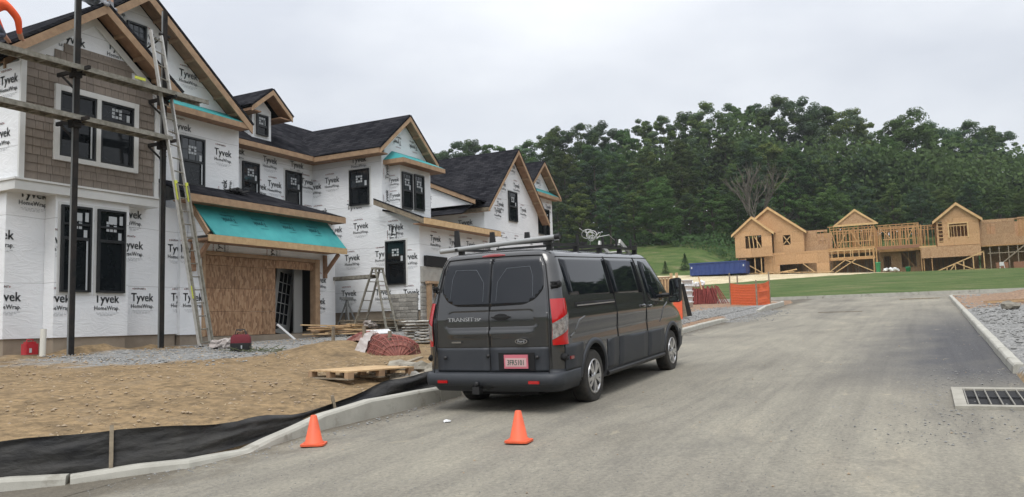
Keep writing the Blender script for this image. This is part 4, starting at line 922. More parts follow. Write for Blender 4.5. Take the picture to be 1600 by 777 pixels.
panels(FA, FX, 12.45, 15.9, 7.4, 10.05, [(13.95, 14.8, 8.3, 9.5)]); 
MB().prism([(FX, 20.2, 10.05), (FX, 12.45, 10.05), (FX, 16.32, 12.9)], (.05, 0, 0)).build('gable_panel', M_osbf, FA); gable(FA, FX-.01, 16.32, 3.9, 10.05, 13.05)
for y_ in (17.6, 18.05, 18.5): brace(FA, (98.9, y_, 8.1), (98.9, y_+.1, 9.6))
brace(FA, (98.95, 17.2, 8.1), (98.95, 18.0, 9.6)); brace(FA, (100.1, 14.0, 8.3), (100.1, 14.8, 9.5)); brace(FA, (100.1, 14.8, 8.4), (100.1, 14.0, 9.3))
panels(FA, FX-.3, 9.75, 16.1, 4.7, 7.42, [(11.15, 15.3, 4.6, 5.95)]); panels(FA, FX-.3, 16.1, 17.1, 5.0, 7.05); panels(FA, FX+.4, 19.3, 20.3, 6.4, 7.0)
for y_ in (19.1, 18.0, 17.25): mb = MB(); mb.box(99.0, 99.1, y_, y_+.1, zb(18), 7.02); mb.build('post', M_framep, FA)
brace(FA, (98.9, 19.0, 6.2), (97.6, 16.8, 4.85)); brace(FA, (99.4, 12.6, 5.9), (98.6, 11.2, 4.75)); brace(FA, (98.4, 15.6, 4.9), (98.4, 13.2, 5.25), .14); brace(FA, (98.2, 17.5, 4.9), (98.2, 13.5, 4.95), .1)
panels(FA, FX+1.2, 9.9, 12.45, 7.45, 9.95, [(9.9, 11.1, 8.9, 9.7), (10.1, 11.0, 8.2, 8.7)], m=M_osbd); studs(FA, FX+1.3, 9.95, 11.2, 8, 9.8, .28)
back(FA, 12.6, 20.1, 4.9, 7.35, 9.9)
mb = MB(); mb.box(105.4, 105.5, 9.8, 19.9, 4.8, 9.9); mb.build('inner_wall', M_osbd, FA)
MB().box(FX, 107.9, 20.15, 20.2, 4.9, 10).build('side_wall', M_osbf, FA); MB().box(FX+.05, 107.9, 12.42, 12.47, 7.5, 10.0).build('side_wall', M_osbf, FA)
# --- B
FB = empty('framed_townhouse', (FX, 7.3, zb(7)), 'open studded timber townhouse with a lone roof truss gable and crossed braces beneath', 'townhouse', FR)
mb = MB(); mb.box(FX-.1, FX+.0, 4.8, 9.95, 7.25, 7.5); mb.build('rim_board', M_frame, FB)
studs(FB, FX, 4.75, 9.75, 7.5, 10.1, .41); studs(FB, FX+1.6, 4.9, 9.6, 7.5, 10.0, .47); studs(FB, FX+3.4, 4.9, 9.6, 7.5, 9.9, .41)
mb = MB()
for p, q in (((8.6, 7.7), (7.6, 9.6)), ((6.3, 7.6), (7.3, 9.5)), ((5.4, 7.6), (5.0, 9.7)), ((9.4, 9.6), (8.9, 7.6))): mb.beam((FX-.06, *p), (FX-.06, *q), .04, .1)
mb.box(FX-.07, FX-.03, 5.0, 8.8, 8.15, 8.25); mb.build('brace', M_frame, FB, kind='stuff')
MB().prism([(FX-.05, 8.8, 10.2), (FX-.05, 4.6, 10.2), (FX-.05, 6.7, 11.75)], (.05, 0, 0)).build('gable_panel', M_osbd, FB)
for s_ in (-1, 1): MB().prism([(FX-.15, 6.7, 11.95), (FX-.15, 6.7+s_*2.45, 10.1), (FX-.15, 6.7+s_*2.3, 9.98), (FX-.15, 6.7, 11.68)], (-.05, 0, 0)).build('rake_board', M_framep, FB)
mb = MB(); mb.box(FX-.2, FX-.1, 4.5, 8.9, 10.0, 10.22); mb.build('bottom_chord', M_framep, FB)
mb = MB(); mb.box(FX-.15, FX-.02, 4.85, 10.0, 6.08, 6.38); mb.build('header_beam', M_frame, FB)
studs(FB, FX-.1, 4.9, 10.0, 6.38, 7.25, .45, name='cripple_studs', m=M_framep)
for p, q in (((9.9, 4.7), (8.0, 6.1)), ((9.2, 4.65), (6.9, 6.1)), ((8.0, 6.1), (5.0, 4.6))): brace(FB, (FX-.3, *p), (FX-.3, *q), .09)
for y_ in (4.62, 4.95, 9.95): mb = MB(); mb.box(FX-.16, FX-.03, y_, y_+.13, 4.5, 7.25 if y_ < 9 else 6.1); mb.build('post', M_frame, FB)
studs(FB, FX+1.5, 4.9, 9.9, 4.6, 6.9, .6, m=M_woodw)  # inner studs coloured darker in place of shade under the floor
back(FB, 4.6, 9.8, 4.5, 7.2, 9.9)
mb = MB(); mb.box(104.4, 104.5, 4.6, 9.8, 4.4, 7.0); mb.build('inner_wall', M_osbd, FB)
# --- C
FC = empty('framed_townhouse', (FX, 2.4, zb(2)), 'middle timber townhouse with a set back doorway under a red brown floor edge', 'townhouse', FR)
mb = MB(); mb.box(FX-.1, FX+.0, .2, 4.58, 7.05, 7.38); mb.build('rim_board', M_framed, FC)
studs(FC, FX, .2, 4.55, 7.4, 9.85, .41); studs(FC, FX+1.8, .3, 4.4, 7.4, 9.8, .5); studs(FC, FX+3.2, .3, 4.4, 7.4, 9.8, .41)
mb = MB()
for p, q in (((4.0, 9.3), (2.8, 7.8)), ((1.6, 7.7), (.7, 9.5))): mb.beam((FX-.06, *p), (FX-.06, *q), .04, .1)
mb.box(FX-.07, FX-.03, .9, 3.9, 8.1, 8.2); mb.build('brace', M_frame, FC, kind='stuff')
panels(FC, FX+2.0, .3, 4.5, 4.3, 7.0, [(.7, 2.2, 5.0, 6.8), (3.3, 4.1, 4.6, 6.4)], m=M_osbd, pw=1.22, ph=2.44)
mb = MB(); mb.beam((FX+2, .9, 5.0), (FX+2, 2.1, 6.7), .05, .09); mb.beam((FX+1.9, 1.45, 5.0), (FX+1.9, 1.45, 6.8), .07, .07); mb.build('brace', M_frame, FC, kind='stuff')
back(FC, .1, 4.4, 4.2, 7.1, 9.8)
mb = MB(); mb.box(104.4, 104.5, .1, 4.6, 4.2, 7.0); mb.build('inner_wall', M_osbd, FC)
# --- D
FD = empty('framed_townhouse', (FX, -2.7, zb(-2)), 'timber townhouse with tall gabled box and a sloped truss standing before it', 'townhouse', FR)
sidestuds(FD, .0, FX-.3, FX+4, 7.2, 9.6); studs(FD, FX+2.2, -1.6, .2, 7.2, 9.7, .3)
panels(FD, FX-.5, -5.6, -1.5, 7.0, 10.0, [(-4.45, -2.75, 7.95, 9.35), (-2.1, -1.7, 7.4, 9.7)], m=M_osbf); gable(FD, FX-.5, -3.55, 2.05, 10.0, 11.65)
mb = MB()
for y_ in (-4.2, -3.85, -3.5, -3.2, -2.95): mb.box(FX-.45, FX-.38, y_, y_+.05, 7.95, 9.3)
for z_ in (7.5, 7.9, 8.3, 8.7, 9.1, 9.5): mb.box(FX-.47, FX-.4, -2.1, -1.7, z_, z_+.08)
mb.box(FX-.46, FX-.4, -4.45, -2.75, 9.1, 9.2); mb.box(FX-.56, FX-.51, -4.6, -4.45, 7.8, 9.5); mb.box(FX-.56, FX-.51, -2.75, -2.6, 7.8, 9.5); mb.box(FX-.56, FX-.51, -4.445, -2.755, 9.36, 9.5); mb.build('window_framing', M_framep, FD, kind='stuff')
mb = MB(); mb.box(FX-.3, FX+.2, -1.4, .3, 6.95, 7.15); mb.build('porch_deck', M_framep, FD)
panels(FD, FX-.6, -5.6, .15, 5.75, 6.98, m=M_osbd)
for y_ in (.12, -.1, -.9): mb = MB(); mb.box(FX-.5, FX-.38, y_, y_+.1, 4.2, 6.9); mb.build('post', M_frame, FD)
back(FD, -5.5, 0, 4.0, 7.0, 9.7)
mb = MB(); mb.box(104.4, 104.5, -5.6, .1, 4.0, 6.9); mb.box(103.3, 103.4, -5.5, -1.4, 7.0, 9.9); mb.build('inner_wall', M_osbd, FD)
TR = empty('stair_truss', (97.6, -3.8, zb(-4)), 'pale sloped timber truss standing on the grass before the gabled frame', 'truss')
zt0 = zfar(97.6, -4)
mb = MB(); mb.beam((97.6, -1.3, zt0+.06), (97.6, -5.75, zt0+1.92), .06, .12); mb.build('top_chord', M_framep, TR)
mb = MB(); mb.beam((97.6, -1.3, zt0+.05), (97.6, -5.8, zt0+.05), .06, .1); mb.build('bottom_chord', M_framep, TR)
for y_ in (-2.2, -3.0, -3.8, -4.7, -5.7): mb = MB(); mb.box(97.57, 97.63, y_-.05, y_+.05, zt0, zt0+.06+1.86*(-1.3-y_)/4.45); mb.build('upright', M_framep, TR)
for p, q in (((-2.5, .05), (-3.0, .75)), ((-3.2, .8), (-4.6, .1))): mb = MB(); mb.beam((97.55, p[0], zt0+p[1]), (97.55, q[0], zt0+q[1]), .05, .1); mb.build('web', M_framep, TR)
# --- E
FE = empty('framed_townhouse', (FX, -9.5, zb(-9)), 'rightmost timber townhouse cut by the frame edge, sheathed above and open below', 'townhouse', FR)
panels(FE, FX, -10.2, -5.65, 6.82, 9.6, [(-7.2, -6.2, 9.0, 9.12), (-7.1, -6.3, 8.0, 8.9), (-10.2, -8.9, 7.6, 9.5)], m=M_osbd)
panels(FE, FX+1.5, -15, -9.3, 7.0, 9.8, m=M_osbf); studs(FE, FX+.1, -10.2, -6, 6.9, 9.5, .35); mb = MB()
for y_ in rng(-15, -5.8, .85): mb.box(FX, FX+.1, y_, y_+.09, 3.6, 6.8)
mb.beam((FX-.05, -7.2, 4.6), (FX-.05, -9.6, 6.6), .05, .12); mb.box(FX-.02, FX+.08, -10, -6.2, 5.9, 6.0); mb.build('stud_wall', M_woodw, FE, kind='stuff')
mb = MB(); mb.box(FX-.05, 107.5, -15, -5.7, 6.7, 6.815); mb.build('floor_deck', M_frame, FE)
mb = MB(); mb.box(103.4, 103.5, -15, -5.7, 3.6, 6.7); mb.box(104.4, 104.5, -15, -5.7, 6.9, 9.6); mb.build('inner_wall', M_osbd, FE)
mb = MB(); mb.box(FX-.2, FX-.15, -8.0, -6.9, 3.8, 4.9); mb.box(FX-.2, FX-.15, -9.7, -8.5, 3.8, 4.9); mb.build('lower_panel', M_framed, FE)
mb = MB(); mb.box(99.0, 99.2, -7.6, -7.1, 4.0, 4.15); mb.box(99.0, 99.2, -7.55, -7.15, 4.5, 4.9); mb.beam((99.1, -7.15, 4.0), (99.1, -7.25, 4.9), .06, .06); mb.beam((99.1, -7.65, 4.0), (99.1, -7.5, 4.9), .06, .06)
one('site_stool', mb, M_white, 'small white site stand below the rightmost timber frame', 'stand')
# dumpster
DB = empty('dumpster', (97.3, 22.0, zfar(97.3, 22)), 'long low navy blue steel dumpster left of the timber frames', 'dumpster')
z0 = zfar(97.3, 22)+.05; mb = MB()
mb.box(96, 96.08, 18.6, 25.2, z0, z0+1.45); mb.box(98.4, 98.48, 18.6, 25.2, z0, z0+1.45); mb.box(96.08, 98.4, 18.6, 18.68, z0, z0+1.45); mb.box(96.08, 98.4, 25.12, 25.2, z0, z0+1.45); mb.box(96.08, 98.4, 18.68, 25.12, z0, z0+.1); mb.build('body', M_blue, DB)
for i in range(12): y_ = 18.7+i*.58; mb = MB(); mb.box(95.93, 95.998, y_, y_+.12, z0+.05, z0+1.35); mb.build('rib', M_blue, DB)
mb = MB(); mb.box(95.9, 96.0, 18.5, 25.3, z0+1.38, z0+1.5); mb.build('rim', M_blue, DB)
for y_ in (18.75, 24.9): mb = MB(); mb.box(95.88, 95.92, y_, y_+.14, z0+.8, z0+1.05); mb.build('marker_plate', M_sticker, DB)
# green tubs, rubble by the frames
for i, (y_, h, lab) in enumerate(((4.55, 1.05, 'tall green bin beside the post of the open stud frame'), (1.55, .45, 'low green tub in front of the set back doorway'))):
    mb = MB(); z_ = zfar(98.6, y_); mb.lathe([(0, 0), (.22, 0), (.27, h), (.30, h), (.30, h+.05), (0, h+.05)], (98.6, y_, z_), n=12); one('green_bin', mb, M_green, lab, 'bin', 'green bins by the frames')
mb = MB()
for i in range(24): y_ = random.uniform(2.6, 4.0); mb.blob((98.4+random.uniform(-.3, .3), y_, zfar(98.4, y_)+.12+random.uniform(0, .25)), (.2, .22, .14), seed=i)
one('debris_pile', mb, M_white, 'pale heap of debris on the grass edge by the middle frame', 'debris pile', kind='stuff')
mb = MB()
for i in range(14): y_ = 10+i*.65; a = random.uniform(-.5, .5); mb.beam((98.2+a, y_-.8, zfar(98, y_)+.1), (98.3-a, y_+1.2, zfar(98, y_)+.12+random.uniform(0, .1)), .14, .05)
one('scattered_boards', mb, M_woodp, 'loose pale boards scattered along the foot of the leftmost timber frame', 'boards', kind='stuff')
# ================================================================ TREES
def crown(seed, R, H, n_cl, n_leaf, droop=0., ls=.30, hollow=.0):
    r = random.Random(seed); mb = MB(); cl = []
    lobes = []
    for i in range(11):
        t = (i+.5)/11; a = i*2.4+r.uniform(-.5, .5); pr = max(.05, 1-abs(1.6*t-.62)**2.2)**.5; rad = R*pr*r.uniform(.35, .68)*(1 if t < .9 else .2)
        lobes.append((rad*math.cos(a), rad*math.sin(a), H*(.04+.86*t), R*r.uniform(.42, .62)*(1.1-.35*t)))
    for i in range(n_cl):
        L0 = lobes[i % 11]; d = Vector((r.gauss(0, 1), r.gauss(0, 1), r.gauss(.35, .9))).normalized()*(.55+.45*r.random())
        cl.append((L0[0]+d.x*L0[3], L0[1]+d.y*L0[3], L0[2]+d.z*L0[3]*1.15, r.uniform(.09, .17)*R))
    V = []; F = []; Mi = []
    for cx_, cy_, cz_, cr_ in cl:
        ax = (cr_*r.uniform(.8, 1.4), cr_*r.uniform(.8, 1.4), cr_*r.uniform(.6, 1.1)); tint = 1 if r.random() < .35 else 0
        for k in range(n_leaf):
            while True:
                p = Vector((r.uniform(-1, 1), r.uniform(-1, 1), r.uniform(-1, 1)))
                if .1 < p.length < 1: break
            p = p.normalized()*(p.length**.75); c = Vector((cx_+p.x*ax[0], cy_+p.y*ax[1], cz_+p.z*ax[2]-droop*abs(p.x)))
            nrm = (p+Vector((r.uniform(-.7, .7), r.uniform(-.7, .7), r.uniform(-.1, .9)))).normalized(); u = nrm.orthogonal().normalized(); u.rotate(Matrix.Rotation(r.uniform(0, 6.3), 3, nrm)); w = nrm.cross(u)
            s_ = ls*r.uniform(.5, 1.3); o = len(V); V += [c-u*s_*.5, c+w*s_*.32, c+u*s_*.5, c-w*s_*.32]; F.append((o, o+1, o+2, o+3)); Mi.append(tint)
    return V, F, Mi
def tree_protos():
    P = []
    spec = [(1, 5.0, 20, 170, 190, 5, 0, 1), (2, 5.6, 19, 180, 190, 5, 2, 1), (3, 4.2, 22, 160, 180, 4, 0, 3), (4, 5.6, 20, 180, 190, 3, 2, 0), (5, 4.6, 23, 170, 190, 3, 1, 2), (6, 6.0, 16, 170, 190, 2, 1, 3), (7, 4.2, 14, 90, 160, 3, 3, 1)]
    for sd_, R, H, nc, nl, th, m1, m2 in spec:
        V, F, Mi = crown(sd_, R, H, nc, nl)
        V = [(p[0], p[1], p[2]+th) for p in V]
        me = bpy.data.meshes.new('crown'); me.from_pydata(V, [], F); me.materials.append(M_leaf[m1]); me.materials.append(M_leaf[m2]); me.polygons.foreach_set('material_index', Mi); me.update()
        mb = MB(); r = random.Random(sd_*7)
        mb.tube([(0, 0, -1), (.1, 0, th*.5), (.2, .1, th), (.1, .3, th+H*.5), (0, .2, th+H*.85)], [.34, .28, .24, .14, .04], 7)
        for k in range(9):
            a = r.uniform(0, 6.3); z_ = th+H*r.uniform(0, .6); l = R*r.uniform(.5, .85); mb.tube([(.1, .1, z_-.8), (l*.5*math.cos(a), l*.5*math.sin(a), z_+l*.35), (l*math.cos(a), l*math.sin(a), z_+l*.8)], [.11, .07, .02], 5)
        P.append((me, mb.mesh('trunk', M_bark), th+H))
    return P
TP = tree_protos()
TREES = []
def tree(name, k, x, y, ztop, label, group, z=None, wid=1.0, bark=None):
    me, tm, h = TP[k]; z = terrain(x, y)-.3 if z is None else z; s_ = (ztop-z)/h
    r = random.Random(int(x*31+y*17)); e = empty(name, (x, y, z), label, 'tree', group, rz=r.uniform(0, 6.3)); e.scale = (s_*wid, s_*wid, s_)
    for n_, m_ in (('crown', me), ('trunk', tm)):
        o = bpy.data.objects.new(n_, m_); COL.objects.link(o); o.parent = e
    return e
TREELIST = []
TREELIST = [(0, 126.8, 84.8, 32.0, 'b'), (1, 132.8, 83.4, 34.0, 'b'), (3, 131.6, 79.4, 35.1, 'b'), (0, 136.2, 78.3, 37.1, 'b'), (6, 138.3, 75.1, 35.8, 'b'), (3, 132.2, 68.2, 31.8, 'b'), (1, 132.8, 64.7, 33.9, 'b'), (2, 146.0, 67.0, 38.7, 'b'), (0, 138.7, 61.2, 37.8, 'b'), (1, 140.4, 56.9, 38.1, 'b'), (3, 153.7, 57.3, 40.7, 'b'), (0, 147.8, 50.9, 37.8, 'b'), (2, 155.0, 49.0, 41.4, 'b'), (4, 151.3, 43.7, 40.7, 'b'), (0, 155.9, 40.4, 41.6, 'b'), (1, 150.1, 34.5, 40.7, 'b'), (4, 159.8, 32.3, 43.5, 'b'), (2, 165.8, 28.6, 44.3, 'b'), (1, 162.3, 23.4, 43.0, 'b'), (3, 168.0, 20.0, 43.3, 'b'), (0, 169.0, 15.9, 42.4, 'b'), (1, 160.8, 11.2, 38.5, 'b'), (6, 174.3, 9.4, 38.5, 'b'), (6, 173.1, 6.2, 36.3, 'b'), (0, 169.4, 3.0, 37.5, 'b'), (5, 166.2, 0.1, 36.2, 'b'), (3, 182.6, -3.0, 38.3, 'b'), (2, 177.6, -6.5, 35.7, 'b'), (1, 183.4, -9.6, 37.9, 'b'), (0, 188.2, -13.2, 37.9, 'b'), (3, 186.6, -15.4, 35.3, 'b'), (1, 192.4, -18.7, 31.4, 'b'), (0, 184.7, -21.6, 28.4, 'b'), (2, 194.4, -26.6, 30.8, 'b'), (2, 127.3, 54.8, 30.2, 'm'), (1, 134.1, 52.0, 31.9, 'm'), (4, 135.7, 47.8, 30.8, 'm'), (2, 130.7, 40.8, 29.5, 'm'), (0, 133.5, 35.9, 30.8, 'm'), (4, 136.2, 32.9, 28.3, 'm'), (2, 145.2, 30.8, 33.6, 'm'), (1, 141.8, 26.2, 31.1, 'm'), (6, 145.6, 23.1, 30.7, 'm'), (0, 144.4, 18.7, 29.2, 'm'), (1, 148.4, 15.5, 29.0, 'm'), (4, 148.9, 11.9, 28.2, 'm'), (3, 150.6, 7.9, 28.5, 'm'), (5, 154.9, 4.4, 29.3, 'm'), (1, 156.8, 1.0, 28.1, 'm'), (0, 162.4, -3.2, 29.2, 'm'), (4, 162.1, -7.1, 27.2, 'm'), (1, 167.0, -11.4, 28.1, 'm'), (3, 168.8, -15.7, 25.3, 'm'), (1, 172.5, -20.0, 25.4, 'm'), (1, 128.4, 57.9, 28.7, 'm'), (4, 138.3, 27.9, 26.8, 'm'), (6, 119.5, 48.9, 20.8, 'l'), (1, 122.3, 44.9, 21.8, 'l'), (6, 123.9, 41.2, 20.6, 'l'), (5, 123.4, 36.7, 21.7, 'l'), (1, 126.6, 33.0, 20.1, 'l'), (6, 124.7, 28.9, 20.3, 'l'), (5, 131.0, 26.2, 20.1, 'l'), (3, 131.4, 21.9, 18.4, 'l'), (7, 132.2, 15.8, 18.6, 'l'), (5, 132.5, 11.9, 19.0, 'l'), (1, 140.4, 8.2, 20.5, 'l'), (6, 143.6, 4.0, 21.1, 'l'), (3, 138.8, -0.1, 19.2, 'l'), (5, 146.3, -3.7, 19.3, 'l'), (1, 145.0, -7.4, 20.4, 'l'), (6, 145.0, -11.2, 19.0, 'l'), (5, 148.1, -14.8, 18.2, 'l'), (3, 153.9, -18.9, 18.6, 'l'), (1, 118.0, 52.3, 19.9, 'l'), (6, 128.8, 18.4, 20.5, 'l')]
ORD = 'first second third fourth fifth sixth seventh eighth ninth tenth eleventh twelfth thirteenth fourteenth fifteenth sixteenth seventeenth eighteenth nineteenth twentieth'.split()
ORD += ['twenty '+o for o in ORD[:9]]+['thirtieth']+['thirty '+o for o in ORD[:9]]
LOOK = {0: 'rounded', 1: 'broad', 2: 'narrow', 3: 'wide domed', 4: 'tall slim', 5: 'spreading', 6: 'small'}
KIND = {'b': ('skyline tree', 'along the top of the wood', 'tall trees along the top of the wood'), 'm': ('dark tree', 'in the middle row of the wood', 'trees in the middle of the wood'), 'l': ('bushy low tree', 'along the front edge of the wood', 'bushy trees at the foot of the wood')}
SRT = {t: sorted([q for q in TREELIST if q[4] == t and q[0] != 7], key=lambda q: -q[2]/q[1]) for t in 'bml'}
for q in TREELIST:
    k, x, y, zt, t = q
    if k == 7: tree('pale_green_tree', 6, x, y, zt, 'yellow green drooping tree rising just behind the leftmost big timber gable', None, wid=1.5); continue
    tree('woodland_tree', k, x, y, zt, '%s %s, %s from the left %s' % (LOOK[k], KIND[t][0], ORD[SRT[t].index(q)], KIND[t][1]), KIND[t][2], wid={'b': 1.15, 'm': 1.2, 'l': 1.35}[t]*(1 if k != 2 else 1.15))
# bare dead tree by the small gable
dt = empty('bare_tree', (128, 22.5, terrain(128, 22.5)), 'leafless grey tree with fine upright branches in front of the wood', 'tree'); mb = MB(); r = random.Random(4)
bz = terrain(128, 22.5)
def branch(p, d, l, rad, dep):
    q = p+d*l; mb.tube([p, p+d*l*.5+Vector((r.uniform(-.1, .1), r.uniform(-.1, .1), 0)), q], [rad, rad*.8, rad*.6], 5, caps=False)
    if dep:
        for i in range(4 if dep > 2 else 3):
            n_ = (d+Vector((r.uniform(-.55, .55), r.uniform(-.55, .55), r.uniform(-.05, .45)))).normalized(); branch(p+d*l*r.uniform(.5, 1), n_, l*r.uniform(.6, .85), rad*.6, dep-1)
branch(Vector((128, 22.5, bz)), Vector((0, 0, 1)), 6.0, .3, 4); mb.build('trunk', M_barkp, dt)
# young conifers and understorey
cm = MB(); r = random.Random(9)
for i in range(420):
    t = r.random()**1.3; a = r.uniform(0, 6.3); rr_ = (1-t)*.95+.05; c = Vector((rr_*math.cos(a)*r.uniform(.5, 1), rr_*math.sin(a)*r.uniform(.5, 1), .2+t*2.6)); d = Vector((math.cos(a), math.sin(a), -.25))*.3; w = Vector((-math.sin(a), math.cos(a), 0))*.08
    cm.add([c-w, c+d, c+w, c+Vector((0, 0, .1))], [(0, 1, 2, 3)])
cme = cm.mesh('foliage', M_leaf[0])
for i, (x, y, s_, lab) in enumerate(((104, 33.6, .7, 'small dark conifer on the grass bank, left one of the row of three'), (106, 31.2, .6, 'small dark conifer on the grass bank, middle one of the row of three'), (108, 29.0, .8, 'small dark conifer on the grass bank nearest the blue dumpster'))):
    e = empty('young_conifer', (x, y, terrain(x, y)), lab, 'tree', 'young conifers on the bank'); e.scale = (s_,)*3
    o = bpy.data.objects.new('foliage', cme); COL.objects.link(o); o.parent = e
    o = bpy.data.objects.new('trunk', MB().tube([(0, 0, 0), (0, 0, 2.6)], [.06, .02], 6).mesh('trunk', M_bark)); COL.objects.link(o); o.parent = e
V = []; F = []; r = random.Random(8)     # undergrowth along the foot of the wood
for i in range(15000):
    y = r.uniform(-35, 75); x = lerp(y, [-35, 20, 30, 75], [112, 112, 120, 130])+r.uniform(0, 12)+3*noise.noise(Vector((y*.15, 0, 0)))
    h = 2.6*abs(noise.noise(Vector((x*.2, y*.2, 1))))+1.0; c = Vector((x, y, terrain(x, y)+r.uniform(0, h))); s_ = r.uniform(.3, .6)
    n_ = Vector((r.uniform(-1, 0), r.uniform(-.6, .6), r.uniform(0, 1))).normalized(); u = n_.orthogonal().normalized(); w = n_.cross(u); o = len(V); V += [c-u*s_*.5, c+w*s_*.4, c+u*s_*.5, c-w*s_*.4]; F.append((o, o+1, o+2, o+3))
me = bpy.data.meshes.new('undergrowth'); me.from_pydata(V, [], F); me.materials.append(M_leaf[0]); o = bpy.data.objects.new('undergrowth', me); COL.objects.link(o); o['kind'] = 'stuff'; o['label'] = 'dark undergrowth along the foot of the wood'; o['category'] = 'undergrowth'
# far wood mass behind the first rows, and the woods on the other sides of the valley
def woodmass(name, pts, label, hh=14, n_=9000, dep=26, ls=2.0, seed=3, low=.6):
    V = []; F = []; r = random.Random(seed); 
    for i in range(n_):
        t = r.random()*(len(pts)-1); k = int(t); f = t-k; a, b = pts[k], pts[min(k+1, len(pts)-1)]
        x = a[0]+(b[0]-a[0])*f+r.uniform(-dep, dep)*.5; y = a[1]+(b[1]-a[1])*f+r.uniform(-dep, dep)*.5; H = (a[2]+(b[2]-a[2])*f)*(.82+.35*noise.noise(Vector((x*.09, y*.09, seed))))
        c = Vector((x, y, terrain(x, y)+H*(r.random()**low))); s_ = ls*r.uniform(.5, 1.2); nn = Vector((r.uniform(-1, 1), r.uniform(-1, 1), r.uniform(-.2, 1))).normalized(); u = nn.orthogonal().normalized(); w = nn.cross(u); o = len(V); V += [c-u*s_*.5, c+w*s_*.4, c+u*s_*.5, c-w*s_*.4]; F.append((o, o+1, o+2, o+3))
    me = bpy.data.meshes.new(name); me.from_pydata(V, [], F); me.materials.append(M_leaf[0]); o = bpy.data.objects.new(name, me); COL.objects.link(o); o['kind'] = 'stuff'; o['label'] = label; o['category'] = 'woodland'
woodmass('woodland_mass', [(166, -70, 12), (160, 0, 18), (156, 35, 21), (153, 60, 15), (146, 110, 13), (118, 160, 13)], 'deep mass of woodland behind the visible trees', n_=95000, ls=.8, low=.9)
woodmass('valley_woodland', [(80, -70, 17), (40, -62, 19), (0, -62, 19), (-50, -70, 17), (-100, -50, 16), (-130, 0, 17), (-130, 80, 15)], 'woodland across the valley, seen only in the van windows', n_=16000, ls=2.6, seed=5)
woodmass('roadside_woodland', [(50, -21, 14), (72, -21, 15), (100, -22, 17), (130, -26, 17), (160, -36, 17)], 'woodland to the right of the street, seen only in the van windows', n_=16000, ls=1.4, seed=9, dep=6)
# ================================================================ VAN
VH, VP = math.radians(.198), .0472
def cat(pts):   # smooth 1-D curve through (z, value)
    def f(z):
        if z <= pts[0][0]: return pts[0][1]
        for i in range(len(pts)-1):
            if z <= pts[i+1][0]:
                t = (z-pts[i][0])/(pts[i+1][0]-pts[i][0]); return pts[i][1]+(pts[i+1][1]-pts[i][1])*t
        return pts[-1][1]
    return f
vW = cat([(.28, .90), (.40, .945), (.55, .965), (.80, .975), (.95, .966), (1.05, .974), (1.15, .978), (1.21, .974), (1.26, .958), (1.35, .952), (1.45, .935), (1.6, .905), (1.8, .86), (1.92, .83), (1.98, .80)])
vR = cat([(.28, -1.10), (.36, -1.17), (.44, -1.20), (.50, -1.20), (.52, -1.13), (.6, -1.125), (.83, -1.125), (1.2, -1.12), (1.35, -1.09), (1.6, -1.03), (1.9, -.955), (1.98, -.92)])
vF = cat([(.28, 4.62), (.40, 4.74), (.60, 4.77), (.80, 4.74), (.92, 4.68), (1.0, 4.58), (1.08, 4.40), (1.15, 4.20), (1.22, 4.02), (1.5, 3.72), (1.8, 3.38), (1.98, 3.14)])
def crownr(y, z): return .05*(y/vW(z))**2
VAN = empty('van', (10.088, 4.9496, -1.0937), 'dark grey panel van parked at the left kerb, seen from its rear right corner', 'van')
VAN.rotation_euler = (0, -VP, VH)
zl = [.28, .32, .36, .40, .44, .48, .50, .52, .56]+[.6+.05*i for i in range(28)]+[1.98]
def outline(z, W=None, xr=None, xf=None, rc=.15):
    W = W or vW(z); xr = vR(z) if xr is None else xr; xf = vF(z) if xf is None else xf; rf = .42 if z < 1.2 else .30; P = []
    for i in range(6): y = (W-rc)*i/5; P.append((xr+.05*(y/W)**2, y))
    x0 = xr+.05*((W-rc)/W)**2
    for i in range(1, 9): a = PI/2*i/8; P.append((x0+rc-rc*math.cos(a), W-rc+rc*math.sin(a)))
    for i in range(1, 24): P.append((x0+rc+(xf-rf-x0-rc)*i/24, W))
    for i in range(0, 9): a = PI/2*i/8; P.append((xf-rf+rf*math.sin(a)*(1), W-rf*.6+rf*.6*math.cos(a)))
    for i in range(1, 6): y = (W-rf*.6)*(1-i/5); P.append((xf+.05*(1-(y/W)), y))
    return P+[(x, -y) for x, y in P[-2:0:-1]]
rings = [(z, outline(z)) for z in zl]
for ins, z in ((.02, 2.005), (.06, 2.03), (.14, 2.05), (.28, 2.066), (.5, 2.08), (.72, 2.088)): rings.append((z, outline(1.98, W=.80-ins, xr=-.92+ins*.5, xf=3.14-ins*.6, rc=max(.05, .15-ins*.15))))
V = [(x, y, z) for z, P in rings for x, y in P]; n = len(rings[0][1])
F = [(i*n+k, i*n+(k+1) % n, (i+1)*n+(k+1) % n, (i+1)*n+k) for i in range(len(rings)-1) for k in range(n)]
F.append(tuple(range(n))[::-1]); F.append(tuple((len(rings)-1)*n+k for k in range(n)))
me = bpy.data.meshes.new('body'); me.from_pydata(V, [], F); me.materials.append(M_paint); me.materials.append(M_clad)
bm = bmesh.new(); bm.from_mesh(me); bmesh.ops.recalc_face_normals(bm, faces=bm.faces)
for f in bm.faces:
    f.smooth = True; c = f.calc_center_median()
    if c.z < .55 or (c.z < .84 and c.x < 3.3 and False): f.material_index = 1
bm.to_mesh(me); bm.free()
tmp = bpy.data.objects.new('body', me); COL.objects.link(tmp)
cuts = []
